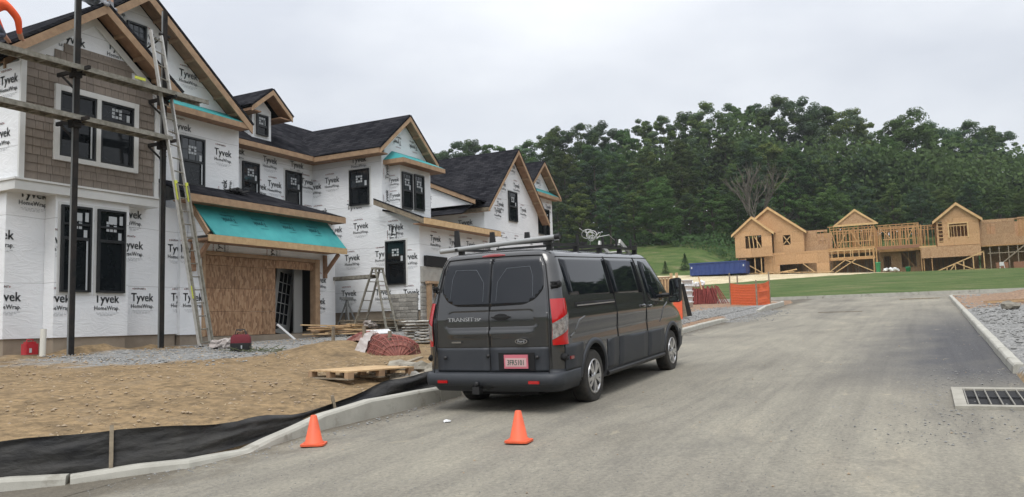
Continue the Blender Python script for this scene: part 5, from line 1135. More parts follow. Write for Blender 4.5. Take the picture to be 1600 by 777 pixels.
for xw in (0, 3.75):
    for s_ in (-1, 1):
        cme_ = MB().lathe([(0, 0), (.435, 0), (.435, .5), (0, .5)], (xw, s_*.62 if s_ > 0 else -1.12, .36), 'y', 40, smooth=False).mesh('cut', M_seam); co = bpy.data.objects.new('cut', cme_); COL.objects.link(co); cuts.append(co)
        md = tmp.modifiers.new('b', 'BOOLEAN'); md.operation = 'DIFFERENCE'; md.object = co; md.solver = 'EXACT'
dg = bpy.context.evaluated_depsgraph_get(); dg.update()
me2 = bpy.data.meshes.new_from_object(tmp.evaluated_get(dg)); me2.name = 'body'
bpy.data.objects.remove(tmp)
for c in cuts: bpy.data.objects.remove(c)
body = bpy.data.objects.new('body', me2); COL.objects.link(body); body.parent = VAN
for p in me2.polygons:
    c = p.center
    for xw in (0, 3.75):
        if math.hypot(c.x-xw, c.z-.36) < .436 and abs(p.normal.y) < .8 and abs(c.y) > .6: p.use_smooth = False
def vpanel(name, poly, m, off=.004, kind='side', s_=-1, disp=None, parent=None, th=.012, xl=.2, zst=.05, smooth=True):
    bm = bmesh.new(); vs = [bm.verts.new((a, b, 0)) for a, b in poly]; bm.faces.new(vs)
    a0, a1 = min(p[0] for p in poly), max(p[0] for p in poly); b0, b1 = min(p[1] for p in poly), max(p[1] for p in poly)
    zc_ = sorted({z for z in zl if b0 < z < b1} | {b0+zst*i for i in range(1, int((b1-b0)/zst))} if disp else {z for z in zl if b0 < z < b1})
    for z in zc_: bmesh.ops.bisect_plane(bm, geom=bm.verts[:]+bm.edges[:]+bm.faces[:], plane_co=(0, z, 0), plane_no=(0, 1, 0))
    k = max(1, int((a1-a0)/xl))
    for i in range(1, k): bmesh.ops.bisect_plane(bm, geom=bm.verts[:]+bm.edges[:]+bm.faces[:], plane_co=(a0+(a1-a0)*i/k, 0, 0), plane_no=(1, 0, 0))
    ed = [e_ for e_ in bm.edges if e_.is_boundary]; r_ = bmesh.ops.extrude_edge_only(bm, edges=ed); nv = {v for v in r_['geom'] if isinstance(v, bmesh.types.BMVert)}
    for f in bm.faces: f.smooth = smooth and not any(v in nv for v in f.verts)
    for v in bm.verts:
        a, z = v.co.x, v.co.y; o = off-(th if v in nv else 0)
        d = disp(a, z) if disp and v not in nv else 0
        if kind == 'side': v.co = Vector((a, s_*(vW(z)+o+d), z))
        else: v.co = Vector((vR(z)+crownr(a, z)-o-d, a, z))
    bmesh.ops.recalc_face_normals(bm, faces=bm.faces)
    me = bpy.data.meshes.new(name); bm.to_mesh(me); bm.free(); me.materials.append(m); o = bpy.data.objects.new(name, me); COL.objects.link(o); o.parent = parent or VAN; return o
def rpoly(P, r=.05, n=4):
    out = []; k = len(P)
    for i in range(k):
        p, a, b = Vector(P[i]), Vector(P[i-1]), Vector(P[(i+1) % k]); ra = min(r, (a-p).length*.45, (b-p).length*.45); A = p+(a-p).normalized()*ra; B = p+(b-p).normalized()*ra
        for j in range(n+1): t = j/n; q = A*(1-t)**2+p*2*t*(1-t)+B*t*t; out.append((q.x, q.y))
    return out
# rear doors with pressed panels
def rdisp(y, z):
    ay = abs(y)
    def box(v, a, b, e_): return max(0, min(1, (v-a)/e_))*max(0, min(1, (b-v)/e_))
    edge = .66-.45*max(0, 1.22-z)-.35*max(0, z-1.27)*0
    d = -.022*box(z, 1.085, 1.30, .035)*max(0, min(1, (.60-ay-(1.30-z)*-.3)/.05))
    d += .014*box(z, .96, 1.06, .03)*max(0, min(1, (.62-ay)/.06))
    return d
def seamstrip(name, pts, kind='side', w=.008, s_=-1, parent=None):
    mb = MB(); P3 = []
    for a, z in pts: P3.append(Vector((a, s_*(vW(z)+.0055), z)) if kind == 'side' else Vector((vR(z)+crownr(a, z)-.0055, a, z)))
    mb.tube(P3, w/2, 5); return mb.build(name, M_seam, parent or VAN, local=True)
def zsub(a, b, n=10): return [(a[0]+(b[0]-a[0])*i/n, a[1]+(b[1]-a[1])*i/n) for i in range(n+1)]
for s_ in (1, -1):
    P = [(s_*.008, .845), (s_*.80, .845), (s_*.805, 1.25), (s_*.77, 1.55), (s_*.72, 1.85), (s_*.66, 1.955), (s_*.008, 1.965)]
    door = vpanel('rear_door', P if s_ > 0 else P, M_paint, .006, 'rear', disp=rdisp, xl=.035, zst=.0175)
    P = rpoly([(s_*.009, 1.355), (s_*.48, 1.365), (s_*.64, 1.43), (s_*.742, 1.56), (s_*.72, 1.75), (s_*.675, 1.925), (s_*.009, 1.94)], .05)
    P = [(s_*.009, 1.355)]+P[5:-5]+[(s_*.009, 1.94)]
    w_ = vpanel('rear_window', P, M_vglass, .012, 'rear', parent=door, xl=.035)
    L_ = [(s_*.60, 1.46), (s_*.585, 1.72), (s_*.54, 1.84), (s_*.22, 1.83), (s_*.10, 1.66), (s_*.095, 1.42)]
    mb = MB(); mb.tube([Vector((vR(z)+crownr(a, z)-.014, a, z)) for p_, q_ in zip(L_, L_[1:]) for a, z in zsub(p_, q_, 4)], .0022, 4); mb.build('window_frame_line', M_line, door, local=True)
    P = [(s_*.008, .535), (s_*.80, .535), (s_*.80, .835), (s_*.008, .835)]
    vpanel('lower_door_panel', P, M_clad, .008, 'rear', xl=.1)
    for z in (1.60, .70):
        mb = MB(); mb.blob((-.92 if z > 1 else -1.0, s_*(vW(z)-.005), z), (.06, .035, .045), seed=int(z*9), sub=2, rough=.1, smooth=True); mb.tube([(-1.03, s_*(vW(z)-.06), z+.02), (-.93, s_*(vW(z)+.015), z+.02)], .016, 6); mb.tube([(-1.03, s_*(vW(z)-.06), z-.025), (-.93, s_*(vW(z)+.015), z-.025)], .016, 6); mb.build('hinge', M_seam, VAN, local=True)
seamstrip('door_gap', [(.0, z) for z in (.54, .7, .84, 1.0, 1.2, 1.35)]+[(0, 1.36+.05*i) for i in range(13)], 'rear', .007)
for s_ in (1, -1): seamstrip('door_gap', [(s_*.825, .50), (s_*.825, .84), (s_*.83, 1.25), (s_*.795, 1.55), (s_*.745, 1.85), (s_*.68, 1.975), (s_*.4, 1.985), (0, 1.985)], 'rear', .016)
# tail lamps wrap the corner
def lamp(s_):
    def ring(z, o):
        W = vW(z); xr = vR(z); rc = .15; x0 = xr+.05*((W-rc)/W)**2; P = []
        a0 = .25
        for i in range(7): a = a0+(PI/2-a0)*i/6; P.append(Vector((x0+rc-(rc+o)*math.cos(a), s_*(W-rc+(rc+o)*math.sin(a)), z)))
        ext = .06 if z < 1.38 else .03
        P.append(Vector((x0+rc+ext*.5, s_*(W+o), z))); P.append(Vector((x0+rc+ext, s_*(W+o*.6), z))); return P
    def part(name, za, zb_, m, o, par):
        zs = [za+(zb_-za)*i/6 for i in range(7)]; R_ = [ring(z, o) for z in zs]; k = len(R_[0]); mb = MB(); mb.add([p for r_ in R_ for p in r_], [(i*k+j, i*k+j+1, (i+1)*k+j+1, (i+1)*k+j) for i in range(6) for j in range(k-1)], 0, True)
        return mb.build(name, m, par, local=True)
    L = part('tail_light', .855, 1.42, M_lens, .018, VAN)
    # clear middle lens cut as a slanted block
    zs = [.99+.20*i/6 for i in range(7)]; mb = MB(); V_ = []
    for i, z in enumerate(zs):
        r_ = ring(z, .024); V_ += [p+Vector((0, 0, .07*(k-4)/4)) for k, p in enumerate(r_)]
    k = 9; mb.add(V_, [(i*k+j, i*k+j+1, (i+1)*k+j+1, (i+1)*k+j) for i in range(6) for j in range(k-1)], 0, True); mb.build('clear_lens', M_clear, L, local=True)
for s_ in (1, -1): lamp(s_)
mb = MB(); mb.tube([(vR(1.98)+.02, y, 2.0) for y in (-.17, -.08, 0, .08, .17)], [.012, .028, .032, .028, .012], 8); mb.build('high_brake_light', M_lensd, VAN, local=True)
# bumper
mb = MB(); P = []
prof = [(-.02, .36), (-.05, .37), (-.06, .44), (-.055, .505), (-.03, .522), (.02, .525)]
for (dx, z) in prof:
    W = vW(.45)+.012; xr = -1.20; rc = .16; row_ = []
    for sgn in (1, -1):
        pts_ = []
        for i in range(4): y = (W-rc)*i/4; pts_.append((xr+.05*(y/W)**2, y))
        x0 = xr+.05
        for i in range(7): a = PI/2*i/6; pts_.append((x0+rc-(rc-dx*.5)*math.cos(a), W-rc+(rc-dx*.3)*math.sin(a)))
        pts_ += [(-.75, W-dx*.3), (-.48, W-dx*.3)]
        if sgn > 0: row_ = [(x+dx, -y) for x, y in pts_[::-1]]
        else: row_ += [(x+dx, y) for x, y in pts_[1:]]
    P.append([Vector((x, y, z)) for x, y in row_])
k = len(P[0]); mb.add([p for r_ in P for p in r_], [(i*k+j, i*k+j+1, (i+1)*k+j+1, (i+1)*k+j) for i in range(len(P)-1) for j in range(k-1)], 0, True); BMP = mb.build('rear_bumper', M_clad, VAN, local=True)
for s_ in (1, -1):
    mb = MB(); mb.box(-1.262, -1.22, min(s_*.58, s_*.72), max(s_*.58, s_*.72), .40, .435); mb.build('reflector', M_lens, BMP, local=True)
    for y_, z_ in ((.66, .71),): mb = MB(); mb.lathe([(0, -.012), (.022, -.010), (.026, .01)], (-1.145, s_*y_, z_), 'x', 12); mb.build('parking_sensor', M_rblack, VAN, local=True)
mb = MB(); mb.lathe([(0, -.012), (.022, -.010), (.026, .01)], (-1.135, .03, .73), 'x', 12); mb.build('parking_sensor', M_rblack, VAN, local=True)
# plate, badges, handle
PLs = MB().box(-1.152, -1.136, -.535, -.205, .575, .745).build('licence_plate', M_plate, VAN, local=True)
MB().box(-1.155, -1.153, -.515, -.225, .60, .705).build('plate_face', M_platew, PLs, local=True)
MB().box(-1.137, -1.1285, -.62, -.12, .55, .77).build('plate_recess', M_seam, VAN, local=True)
def vtext(body, size, y, z, x, m, parent, name='lettering', sx_=1., bold=0):
    v, f = text_geo(body, size, 2); mb = MB()
    for k in ((0, bold) if bold else (0,)):
        mb.add([(x, y-a*sx_-k, z+b) for a, b in v], f)
    me = bpy.data.meshes.new(name); me.from_pydata(mb.v, [], mb.f); me.materials.append(m); o = bpy.data.objects.new(name, me); COL.objects.link(o); o.parent = parent; return o
vtext('3FR5101', .095, -.37, .618, -1.1575, M_plateg, PLs, sx_=.72, bold=.003)
vtext('TRANSIT', .072, .42, 1.175, -1.118, M_badge, VAN, sx_=1.35, bold=.003); vtext('250', .055, .165, 1.175, -1.119, M_badge, VAN, sx_=1.2, bold=.003)
mb = MB(); mb.box(-1.150, -1.142, .41, .55, .90, .918); mb.build('chrome_badge', M_chrome, VAN, local=True)
mb = MB(); V_ = [(-1.150, -.455+.085*math.cos(2*PI*i/28), .91+.034*math.sin(2*PI*i/28)) for i in range(28)]; mb.prism(V_, (.014, 0, 0)); ov = mb.build('oval_badge', M_chrome, VAN, local=True)
mb = MB(); V_ = [(-1.152, -.455+.074*math.cos(2*PI*i/28), .91+.026*math.sin(2*PI*i/28)) for i in range(28)]; mb.prism(V_, (.004, 0, 0)); mb.build('badge_field', M_seam, ov, local=True)
vtext('Ford', .048, -.455, .896, -1.1535, M_badge, ov, sx_=1.05)
mb = MB(); V_ = [(-1.125, -.175+.10*math.cos(2*PI*i/20), 1.215+.045*math.sin(2*PI*i/20)) for i in range(20)]; mb.prism(V_, (.02, 0, 0)); mb.box(-1.15, -1.126, -.30, -.05, 1.205, 1.225); mb.build('door_handle', M_rblack, VAN, local=True)
mb = MB(); mb.tube([(-1.0, .14, .36), (-1.24, .14, .34)], .03, 8); mb.box(-1.30, -1.20, .09, .19, .27, .36); mb.lathe([(0, 0), (.03, .0), (.03, .05), (.02, .06), (0, .06)], (-1.26, .14, .36), n=10); mb.tube([(-1.1, -.1, .36), (-1.2, .05, .31), (-1.22, .22, .33), (-1.1, .3, .38)], .012, 6); mb.build('tow_hitch', M_rblack, VAN, local=True)
# side glass, seams, cladding (both sides)
for s_ in (-1, 1):
    vpanel('side_window', rpoly([(-.74, 1.925), (.895, 1.93), (.955, 1.43), (-.70, 1.455)], .04), M_vglass, .005, 'side', s_)
    vpanel('side_window', rpoly([(.925, 1.93), (2.18, 1.93), (2.27, 1.41), (.985, 1.425)], .04), M_vglass, .005, 'side', s_)
    vpanel('front_window', rpoly([(2.42, 1.92), (2.66, 1.91), (3.02, 1.68), (3.34, 1.36), (3.36, 1.22), (2.62, 1.27), (2.46, 1.36)], .06), M_vglass, .005, 'side', s_)
    vpanel('side_cladding', [(.50, .40), (.50, .80), (.96, .805), (.96, .40)], M_clad, .010, 'side', s_); vpanel('side_cladding', [(.975, .39), (.975, .805), (2.33, .79), (2.33, .39)], M_clad, .010, 'side', s_); vpanel('side_cladding', [(2.345, .39), (2.345, .79), (3.25, .78), (3.25, .39)], M_clad, .010, 'side', s_)
    vpanel('side_cladding', [(-.98, .53), (-.98, .85), (-.40, .84), (-.44, .53)], M_clad, .010, 'side', s_)
    seamstrip('door_gap', zsub((.955, .42), (.955, 1.42))+zsub((.94, 1.43), (.91, 1.97)), 'side', .012, s_); seamstrip('door_gap', zsub((2.338, .42), (2.338, 1.4))+zsub((2.33, 1.41), (2.24, 1.97)), 'side', .012, s_)
    seamstrip('door_gap', zsub((-.80, 1.95), (3.0, 1.965), 14), 'side', .009, s_); seamstrip('door_gap', [(.96, .60), (2.33, .585), (3.2, .58)], 'side', .006, s_)
    vpanel('slide_rail', [(-.55, 1.29), (-.55, 1.355), (.93, 1.345), (.93, 1.28)], M_seam, .004, 'side', s_)
    mb = MB(); mb.box(-.5, .9, s_*(vW(1.3))-.006+(.006*s_), s_*(vW(1.3))+.006+(.010*s_), 1.303, 1.318); mb.build('rail_trim', M_rim, VAN, local=True)
    for x_, z_ in ((2.16, 1.20), (2.50, 1.18)): mb = MB(); mb.blob((x_, s_*(vW(z_)+.02), z_), (.09, .028, .028), sub=2, rough=.05, smooth=True); mb.build('door_handle', M_paint, VAN, local=True)
    mb = MB(); mb.tube([(.55, s_*.93, .33), (3.3, s_*.93, .33)], .035, 8); mb.build('side_step', M_rblack, VAN, local=True)
    for xw in (0, 3.75):
        A_ = [PI*(.02+.96*i/22) for i in range(23)]; mb = MB(); Pi = []; Po = []
        for a in A_:
            for L2, rr_, o_ in ((Pi, .437, .02), (Po, .505, .012)): z_ = .36+rr_*math.sin(a); x_ = xw+rr_*math.cos(a); L2.append(Vector((x_, s_*(vW(z_)+o_), z_)))
        k = len(A_); mb.add(Pi+Po+[p-Vector((0, s_*.05, 0)) for p in Pi]+[p-Vector((0, s_*.03, 0)) for p in Po], [(i, i+1, k+i+1, k+i) for i in range(k-1)]+[(i+1, i, 2*k+i, 2*k+i+1) for i in range(k-1)]+[(k+i, k+i+1, 3*k+i+1, 3*k+i) for i in range(k-1)], 0, True)
        mb.build('wheel_arch', M_clad, VAN, local=True)
        # pressed crease above the arch
        C_ = [(xw-.78, .93), (xw-.64, .98), (xw-.50, 1.12), (xw-.30, 1.16)] if xw == 0 else [(xw-.70, .90), (xw-.60, .95), (xw-.48, 1.12), (xw-.25, 1.20)]
        mb = MB(); mb.tube([Vector((a, s_*(vW(z)-.006), z)) for p_, q_ in zip(C_, C_[1:]) for a, z in zsub(p_, q_, 5)], .016, 8); mb.build('body_crease', M_paint, VAN, local=True)
    mb = MB(); mb.box(-.86, -.76, s_*.985-.01, s_*.985+.01, .66, .70); mb.build('side_reflector', M_lensd, VAN, local=True)
    # mirror
    mb = MB(); P_ = rpoly([(1.07, 1.20), (1.28, 1.20), (1.29, 1.62), (1.10, 1.60)], .05); mb.prism([(3.28, s_*a, b) for a, b in P_], (.06, 0, 0)); mb.prism([(3.34, s_*(1.18+(a-1.18)*.97), 1.41+(b-1.41)*.97) for a, b in P_], (.05, 0, 0)); mb.prism([(3.39, s_*(1.18+(a-1.18)*.75), 1.41+(b-1.41)*.8) for a, b in P_], (.05, 0, 0)); mb.tube([(3.35, s_*.95, 1.33), (3.36, s_*1.14, 1.33)], .035, 8); mr_ = mb.build('door_mirror', M_rblack, VAN, local=True)
    mb = MB(); mb.prism([(3.272, s_*a, b) for a, b in rpoly([(1.10, 1.33), (1.26, 1.33), (1.265, 1.595), (1.12, 1.575)], .03)], (.010, 0, 0)); mb.prism([(3.272, s_*a, b) for a, b in rpoly([(1.10, 1.225), (1.26, 1.225), (1.26, 1.315), (1.10, 1.315)], .02)], (.010, 0, 0)); mb.build('mirror_glass', M_mirror, mr_, local=True)
# wheels
tm = MB().lathe([(.20, -.10), (.30, -.115), (.335, -.105), (.352, -.085), (.356, 0), (.352, .085), (.335, .105), (.30, .115), (.20, .10)], ax='y', n=40).mesh('tyre', M_tyre)
rb = MB(); rb.lathe([(.225, -.112), (.21, -.095), (.205, -.02), (.0, -.01)], ax='y', n=32); rimring = rb.mesh('rim', M_seam)  # black barrel and back disc stand in for shade between the spokes
sp = MB(); sp.lathe([(.226, -.095), (.230, -.114), (.212, -.116), (.205, -.095)], ax='y', n=36)
for i in range(5):
    for dlt in (-.11, .11):
        a = 2*PI*i/5+dlt; a2 = 2*PI*i/5+dlt*2.0; sp.beam((.05*math.cos(a), -.098, .05*math.sin(a)), (.212*math.cos(a2), -.103,   .212*math.sin(a2)), .046, .03, (0, 1, 0))
sp.lathe([(0, -.118), (.05, -.115), (.062, -.09)], ax='y', n=20); spm = sp.mesh('spokes', M_rim)
for xw in (0, 3.75):
    for s_ in (-1, 1):
        w_ = bpy.data.objects.new('wheel', tm); COL.objects.link(w_); w_.parent = VAN; w_.location = (xw, s_*.845, .352); w_.rotation_euler = (0, random.uniform(0, 1), 0 if s_ < 0 else PI)
        for n_, m_ in (('rim', rimring), ('spokes', spm)): o = bpy.data.objects.new(n_, m_); COL.objects.link(o); o.parent = w_
mb = MB(); mb.box(-.9, 4.3, -.55, .55, .22, .30); mb.tube([(-.9, -.3, .25), (2.5, -.3, .22)], .05, 8); mb.box(-.1, .1, -.75, .75, .28, .42); mb.blob((0, 0, .33), (.16, .16, .15), sub=2, rough=0, smooth=True); mb.build('underbody', M_seam, VAN, local=True)
vpanel('front_bumper', [(4.24, .30), (4.24, .70), (4.30, .70), (4.30, .30)], M_clad, .006, 'side', -1)
# roof rack
RK = empty('roof_rack', (10.088, 4.9496, -1.0937), 'black ladder rack fixed on the van roof with a grey tube across its rear', 'roof rack'); RK.rotation_euler = VAN.rotation_euler
for y_ in (-.66, .66):
    mb = MB(); mb.box(-.75, 2.95, y_-.02, y_+.02, 2.11, 2.145)
    mb.build('side_rail', M_rblack, RK, local=True)
    for x_ in (-.6, .3, 1.2, 2.1, 2.85): mb = MB(); mb.box(x_-.03, x_+.03, y_-.035, y_+.035, 2.02, 2.11); mb.build('foot', M_rblack, RK, local=True)
for x_ in (-.60, .55, 1.7, 2.8): mb = MB(); mb.box(x_-.03, x_+.03, -.72, .72, 2.146, 2.18); mb.build('crossbar', M_rblack, RK, local=True)
mb = MB(); mb.tube([(-.71, .93, 2.12), (-.70, -.80, 2.20)], .033, 12); mb.build('grey_tube', M_tube, RK, local=True)
mb = MB(); mb.tube([(-.71, -.79, 2.20), (-.71, -.86, 2.203)], .037, 10); mb.build('tube_cap', M_rblack, RK, local=True)
mb = MB(); mb.tube([(-.45, .7, 2.16), (-.42, -.72, 2.18)], .012, 6); mb.build('thin_rod', M_tube, RK, local=True)
for y_, x_, h in ((.72, -.62, .22), (.18, -.60, .16), (-.34, -.60, .12)):
    mb = MB(); mb.prism([(x_, y_-.045, 2.16), (x_, y_+.045, 2.16), (x_, y_+.03, 2.18+h), (x_, y_-.03, 2.18+h)], (.03, 0, 0)); mb.build('rack_stop', M_rblack, RK, local=True)
for x_ in (.3, 1.3, 1.9, 2.6): mb = MB(); mb.box(x_-.02, x_+.02, -.70, -.67, 2.14, 2.28); mb.build('rack_stop', M_rblack, RK, local=True)
LD = empty('reflection_ladder', (10.088, 4.9496, -1.0937), 'ladder shape on the van rack standing in for a reflection beside the windscreen', 'ladder'); LD.rotation_euler = VAN.rotation_euler  # modelled ladder takes the place of a reflection along the windscreen edge
for y_ in (-.60, -.25): mb = MB(); mb.beam((2.3, y_, 2.25), (3.85, y_, 1.62), .03, .07); mb.build('rail', M_alu, LD, local=True)
for i in range(6): t = (i+.5)/6; mb = MB(); mb.tube([(2.3+1.55*t, -.6, 2.25-.63*t), (2.3+1.55*t, -.25, 2.25-.63*t)], .014, 6); mb.build('rung', M_alu, LD, local=True)
mb = MB(); r = random.Random(2)
for k in range(6):
    c = Vector((1.55+r.uniform(-.12, .15), -.45+r.uniform(-.1, .1), 2.32+r.uniform(-.03, .05))); R_ = r.uniform(.05, .10); ax_ = Vector((r.uniform(-1, 1), r.uniform(-1, 1), r.uniform(.2, 1))).normalized(); u = ax_.orthogonal().normalized(); w = ax_.cross(u)
    mb.tube([c+(u*math.cos(a)+w*math.sin(a))*R_ for a in [2*PI*i/14 for i in range(15)]], .006, 4, caps=False)
mb.tube([(1.5, -.4, 2.16), (1.3, -.5, 2.3), (1.1, -.4, 2.42)], .006, 4); mb.tube([(1.7, -.4, 2.3), (2.1, -.5, 2.35), (2.6, -.55, 2.15)], .006, 4)
o = one('wire_bundle', mb, M_alu, 'tangled pale wire bundle tied on top of the van rack', 'wire bundle', loc=(0, 0, 0)); o.location = VAN.location; o.rotation_euler = VAN.rotation_euler
# ================================================================ CONES
def cone(x, y, label, s_=1.0, rz=.2):
    z = zroad(x)+.03; e = empty('traffic_cone', (x, y, z), label, 'traffic cone', 'orange cones on the road', rz); e.scale = (.92, .92, .88)
    b = MB(); P = rpoly([(-.135, -.135), (.135, -.135), (.135, .135), (-.135, .135)], .05); b.prism([(a, c, 0) for a, c in P], (0, 0, .022)); b.build('base', M_orange, e, local=True)
    c_ = MB(); c_.lathe([(.118, .022), (.112, .04), (.098, .046), (.035, .345), (.028, .352), (.022, .35), (.018, .30)], n=28); c_.build('cone_body', M_orange, e, local=True)
    return e
cone(6.64, 5.83, 'small orange cone standing beside the left kerb', rz=.5); cone(7.28, 3.73, 'small orange cone standing alone on the road behind the van', rz=.15)
# ================================================================ SILT FENCE
SF = empty('silt_fence', (5, 6.8, -1.2), 'sagging black fabric silt fence with wooden stakes behind the left kerb', 'fence')
path = [(2.9, 10.2), (3.5, 8.8), (4.34, 7.46), (4.68, 7.12), (5.08, 6.84), (5.54, 6.57), (6.26, 6.55), (7.12, 6.63), (7.84, 6.63), (8.86, 6.56), (10.04, 6.6), (11.8, 6.9), (13.6, 7.3), (15.5, 7.6)]
hts = [.36, .36, .36, .38, .40, .36, .26, .20, .21, .27, .33, .36, .36, .36]
def along(t):
    k = int(t); f = t-k
    if k >= len(path)-1: return path[-1], hts[-1]
    return (path[k][0]+(path[k+1][0]-path[k][0])*f, path[k][1]+(path[k+1][1]-path[k][1])*f), hts[k]+(hts[k+1]-hts[k])*f
mb = MB(); nt_, nh = 260, 16; V_ = []
for i in range(nt_+1):
    (x, y), h = along(i*(len(path)-1)/nt_); z0 = zroad(x)+.07+.05*sstep(7, 9, x); sag = .035*noise.noise(Vector((x*1.3, 0, 2)))-.03*abs(math.sin(x*1.4))
    for j in range(nh+1):
        t = j/nh; off = .045*noise.noise(Vector((x*.8, t*3.5, 0)))+.022*noise.noise(Vector((x*2, t*9-x*3, 4)))+.03*math.sin(9*t-x*2.2)*sstep(5.5, 8, x)
        V_.append((x+off*.2, y-.03+off-.05*(1-t), z0+(h+sag)*t))
mb.add(V_, [(i*(nh+1)+j, (i+1)*(nh+1)+j, (i+1)*(nh+1)+j+1, i*(nh+1)+j+1) for i in range(nt_) for j in range(nh)], 0, True)
fo = mb.build('fabric', M_tarp, SF); 
for x, y, h, tl_ in ((5.02, 6.93, .42, .02), (7.95, 6.70, .30, -.02), (11.75, 6.98, .50, .0), (3.5, 8.9, .4, .01), (15.2, 7.6, .5, .02)):
    z0 = zroad(x); MB().beam((x-.06, y-.16, z0), (x-.06+tl_*3, y-.10+tl_, z0+h+.06), .035, .035).build('stake', M_woodw, SF)
MB().beam((11.3, 7.2, zroad(11.3)), (11.3, 7.22, zroad(11.3)+.66), .09, .09).build('stake', M_wood, SF)
# ================================================================ YARD
def plank_obj(name, p, q, w, h, m, label, cat_='board', group=None, upv=(0, 0, 1)):
    return one(name, MB().beam(p, q, w, h, upv), m, label, cat_, group, loc=tuple(p))
# pallet
pc = Vector((9.75, 7.62, gz(9.75, 7.6)+.03)); PA = empty('pallet', tuple(pc), 'plain wooden shipping pallet lying on the dirt yard', 'pallet', rz=-.28)
for i in range(7): MB().box(-.6, .6, -.5+i*.143, -.5+i*.143+.125, .105, .125).build('deck_board', M_woodp, PA, local=True)
for x_ in (-.6, -.05, .5):
    for y_ in (-.5, -.05, .42): MB().box(x_, x_+.1, y_, y_+.09, .02, .104).build('block', M_wood, PA, local=True)
for x_ in (-.6, -.05, .5): MB().box(x_, x_+.1, -.5, .51, 0, .019).build('bottom_board', M_woodw, PA, local=True)
# rocks beside the pallet
r = random.Random(17); lab = ['broad flat grey stone at the far end of the heap beside the pallet', 'squared pale stone block nearest the pallet', 'rough brown stone in the middle of the heap beside the pallet', 'tall slanted stone slab at the right of the heap', 'small pale stone in front of the heap', 'long low stone behind the heap beside the pallet']
for i, (x, y, a, b_, c_) in enumerate(((10.9, 7.35, .22, .2, .1), (10.2, 7.0, .16, .09, .08), (10.75, 6.95, .22, .14, .13), (11.25, 7.0, .2, .16, .15), (10.1, 7.25, .12, .1, .05), (11.0, 7.8, .26, .14, .08))):
    mb = MB(); mb.blob((0, 0, c_*.6), (a, b_, c_), seed=i+3, sub=2, rough=.35)
    o = one('stone', mb, M_stone if i != 1 else M_stoneg, lab[i], 'stone', 'stones beside the pallet'); o.location = (x, y, gz(x, y)); o.rotation_euler = (0, 0, r.uniform(0, 3))
plank_obj('board', (9.9, 7.55, gz(9.9, 7.5)+.04), (11.9, 8.0, gz(11.9, 8)+.1), .1, .03, M_woodw, 'long thin weathered board between the pallet and the orange mesh')
plank_obj('board', (9.5, 6.95, gz(9.5, 7)+.05), (11.0, 7.15, gz(11, 7)+.05), .12, .03, M_woodw, 'weathered board lying in front of the stone heap')
# gravel, clods and chips scattered over the yard
def scatter(name, n_, fx, m, label, seed, rmin, rmax):
    r = random.Random(seed); mb = MB(); ico = bmesh.new(); bmesh.ops.create_icosphere(ico, subdivisions=1, radius=1); ve = [v.co.copy() for v in ico.verts]; fa = [[v.index for v in f.verts] for f in ico.faces]; ico.free()
    oct_ = [Vector(p) for p in ((1, 0, 0), (-1, 0, 0), (0, 1, 0), (0, -1, 0), (0, 0, 1), (0, 0, -1))]; of = [(0, 2, 4), (2, 1, 4), (1, 3, 4), (3, 0, 4), (2, 0, 5), (1, 2, 5), (3, 1, 5), (0, 3, 5)]
    for i in range(n_):
        x, y = fx(r); s_ = rmin+(rmax-rmin)*r.random()**3; z = gz(x, y) if (y > 6.5 or y < -1.1) else zroad(x)+.02; q = Matrix.Rotation(r.uniform(0, 6), 3, 'Z')
        mb.add([q@Vector((p.x*s_*r.uniform(.7, 1.3), p.y*s_*r.uniform(.6, 1.1), p.z*s_*.6))+Vector((x, y, z+s_*.25)) for p in oct_], of)
    return one(name, mb, m, label, 'gravel', kind='stuff')
M_clod = mat('clod', (.36, .28, .19), .95, c2=(.27, .21, .15), nscale=2, coord='Position')
M_grv = mat('gravel_stone', (.30, .30, .29), .9, c2=(.16, .16, .155), nscale=5, coord='Position', namt=.9)
scatter('dirt_clods', 3600, lambda r: (lambda x: (x, ykerb(x)+.5+(15.3-ykerb(x))*r.random()**1.1))(5+r.random()**1.3*13), M_clod, 'loose brown clods of earth over the yard', 31, .008, .034)
scatter('yard_gravel', 5000, lambda r: (r.uniform(9.5, 24), min(15.4, max(10.8, r.gauss(13.4, 1.2)))), M_grv, 'grey gravel spread before the garage', 32, .012, .045)
scatter('yard_gravel', 3200, lambda r: (r.uniform(22.5, 37), 6.75+abs(r.gauss(0, .9))), M_grv, 'pale gravel behind the kerb beyond the van', 33, .02, .07)
scatter('road_gravel', 1500, lambda r: (r.uniform(28, 37), 6.3-abs(r.gauss(0, .5))), M_grv, 'gravel spilled over the road edge', 34, .012, .05)
scatter('road_gravel', 1500, lambda r: (lambda x: (x, ykerb(max(x, 4.8))-.15-abs(r.gauss(0, .16))))(r.uniform(4.5, 24)), M_grv, 'grit along the foot of the left kerb', 35, .005, .022)
scatter('road_gravel', 900, lambda r: (r.uniform(8, 14), r.gauss(-.35, .55)), M_grv, 'grit around the right storm drain', 36, .005, .02)
scatter('road_gravel', 160, lambda r: (r.uniform(5, 20), r.uniform(-.8, 5.9)), M_clod, 'odd small stones loose on the road', 37, .006, .02)
scatter('verge_stones', 3000, lambda r: (r.uniform(12, 45), -1.25-abs(r.gauss(0, 3.2))), M_grv, 'stones over the right hand verge', 38, .02, .08)
scatter('road_grit', 5200, lambda r: (lambda x: (x, r.uniform(-.9, ykerb(x)-.3)))(4.3+8.5*r.random()**1.5), M_grv, 'fine grit over the near part of the road', 39, .003, .009)
M_chip = mat('wood_chip', (.46, .37, .24), .9, c2=(.30, .23, .14), nscale=3, coord='Position')
mb = MB(); r = random.Random(77)
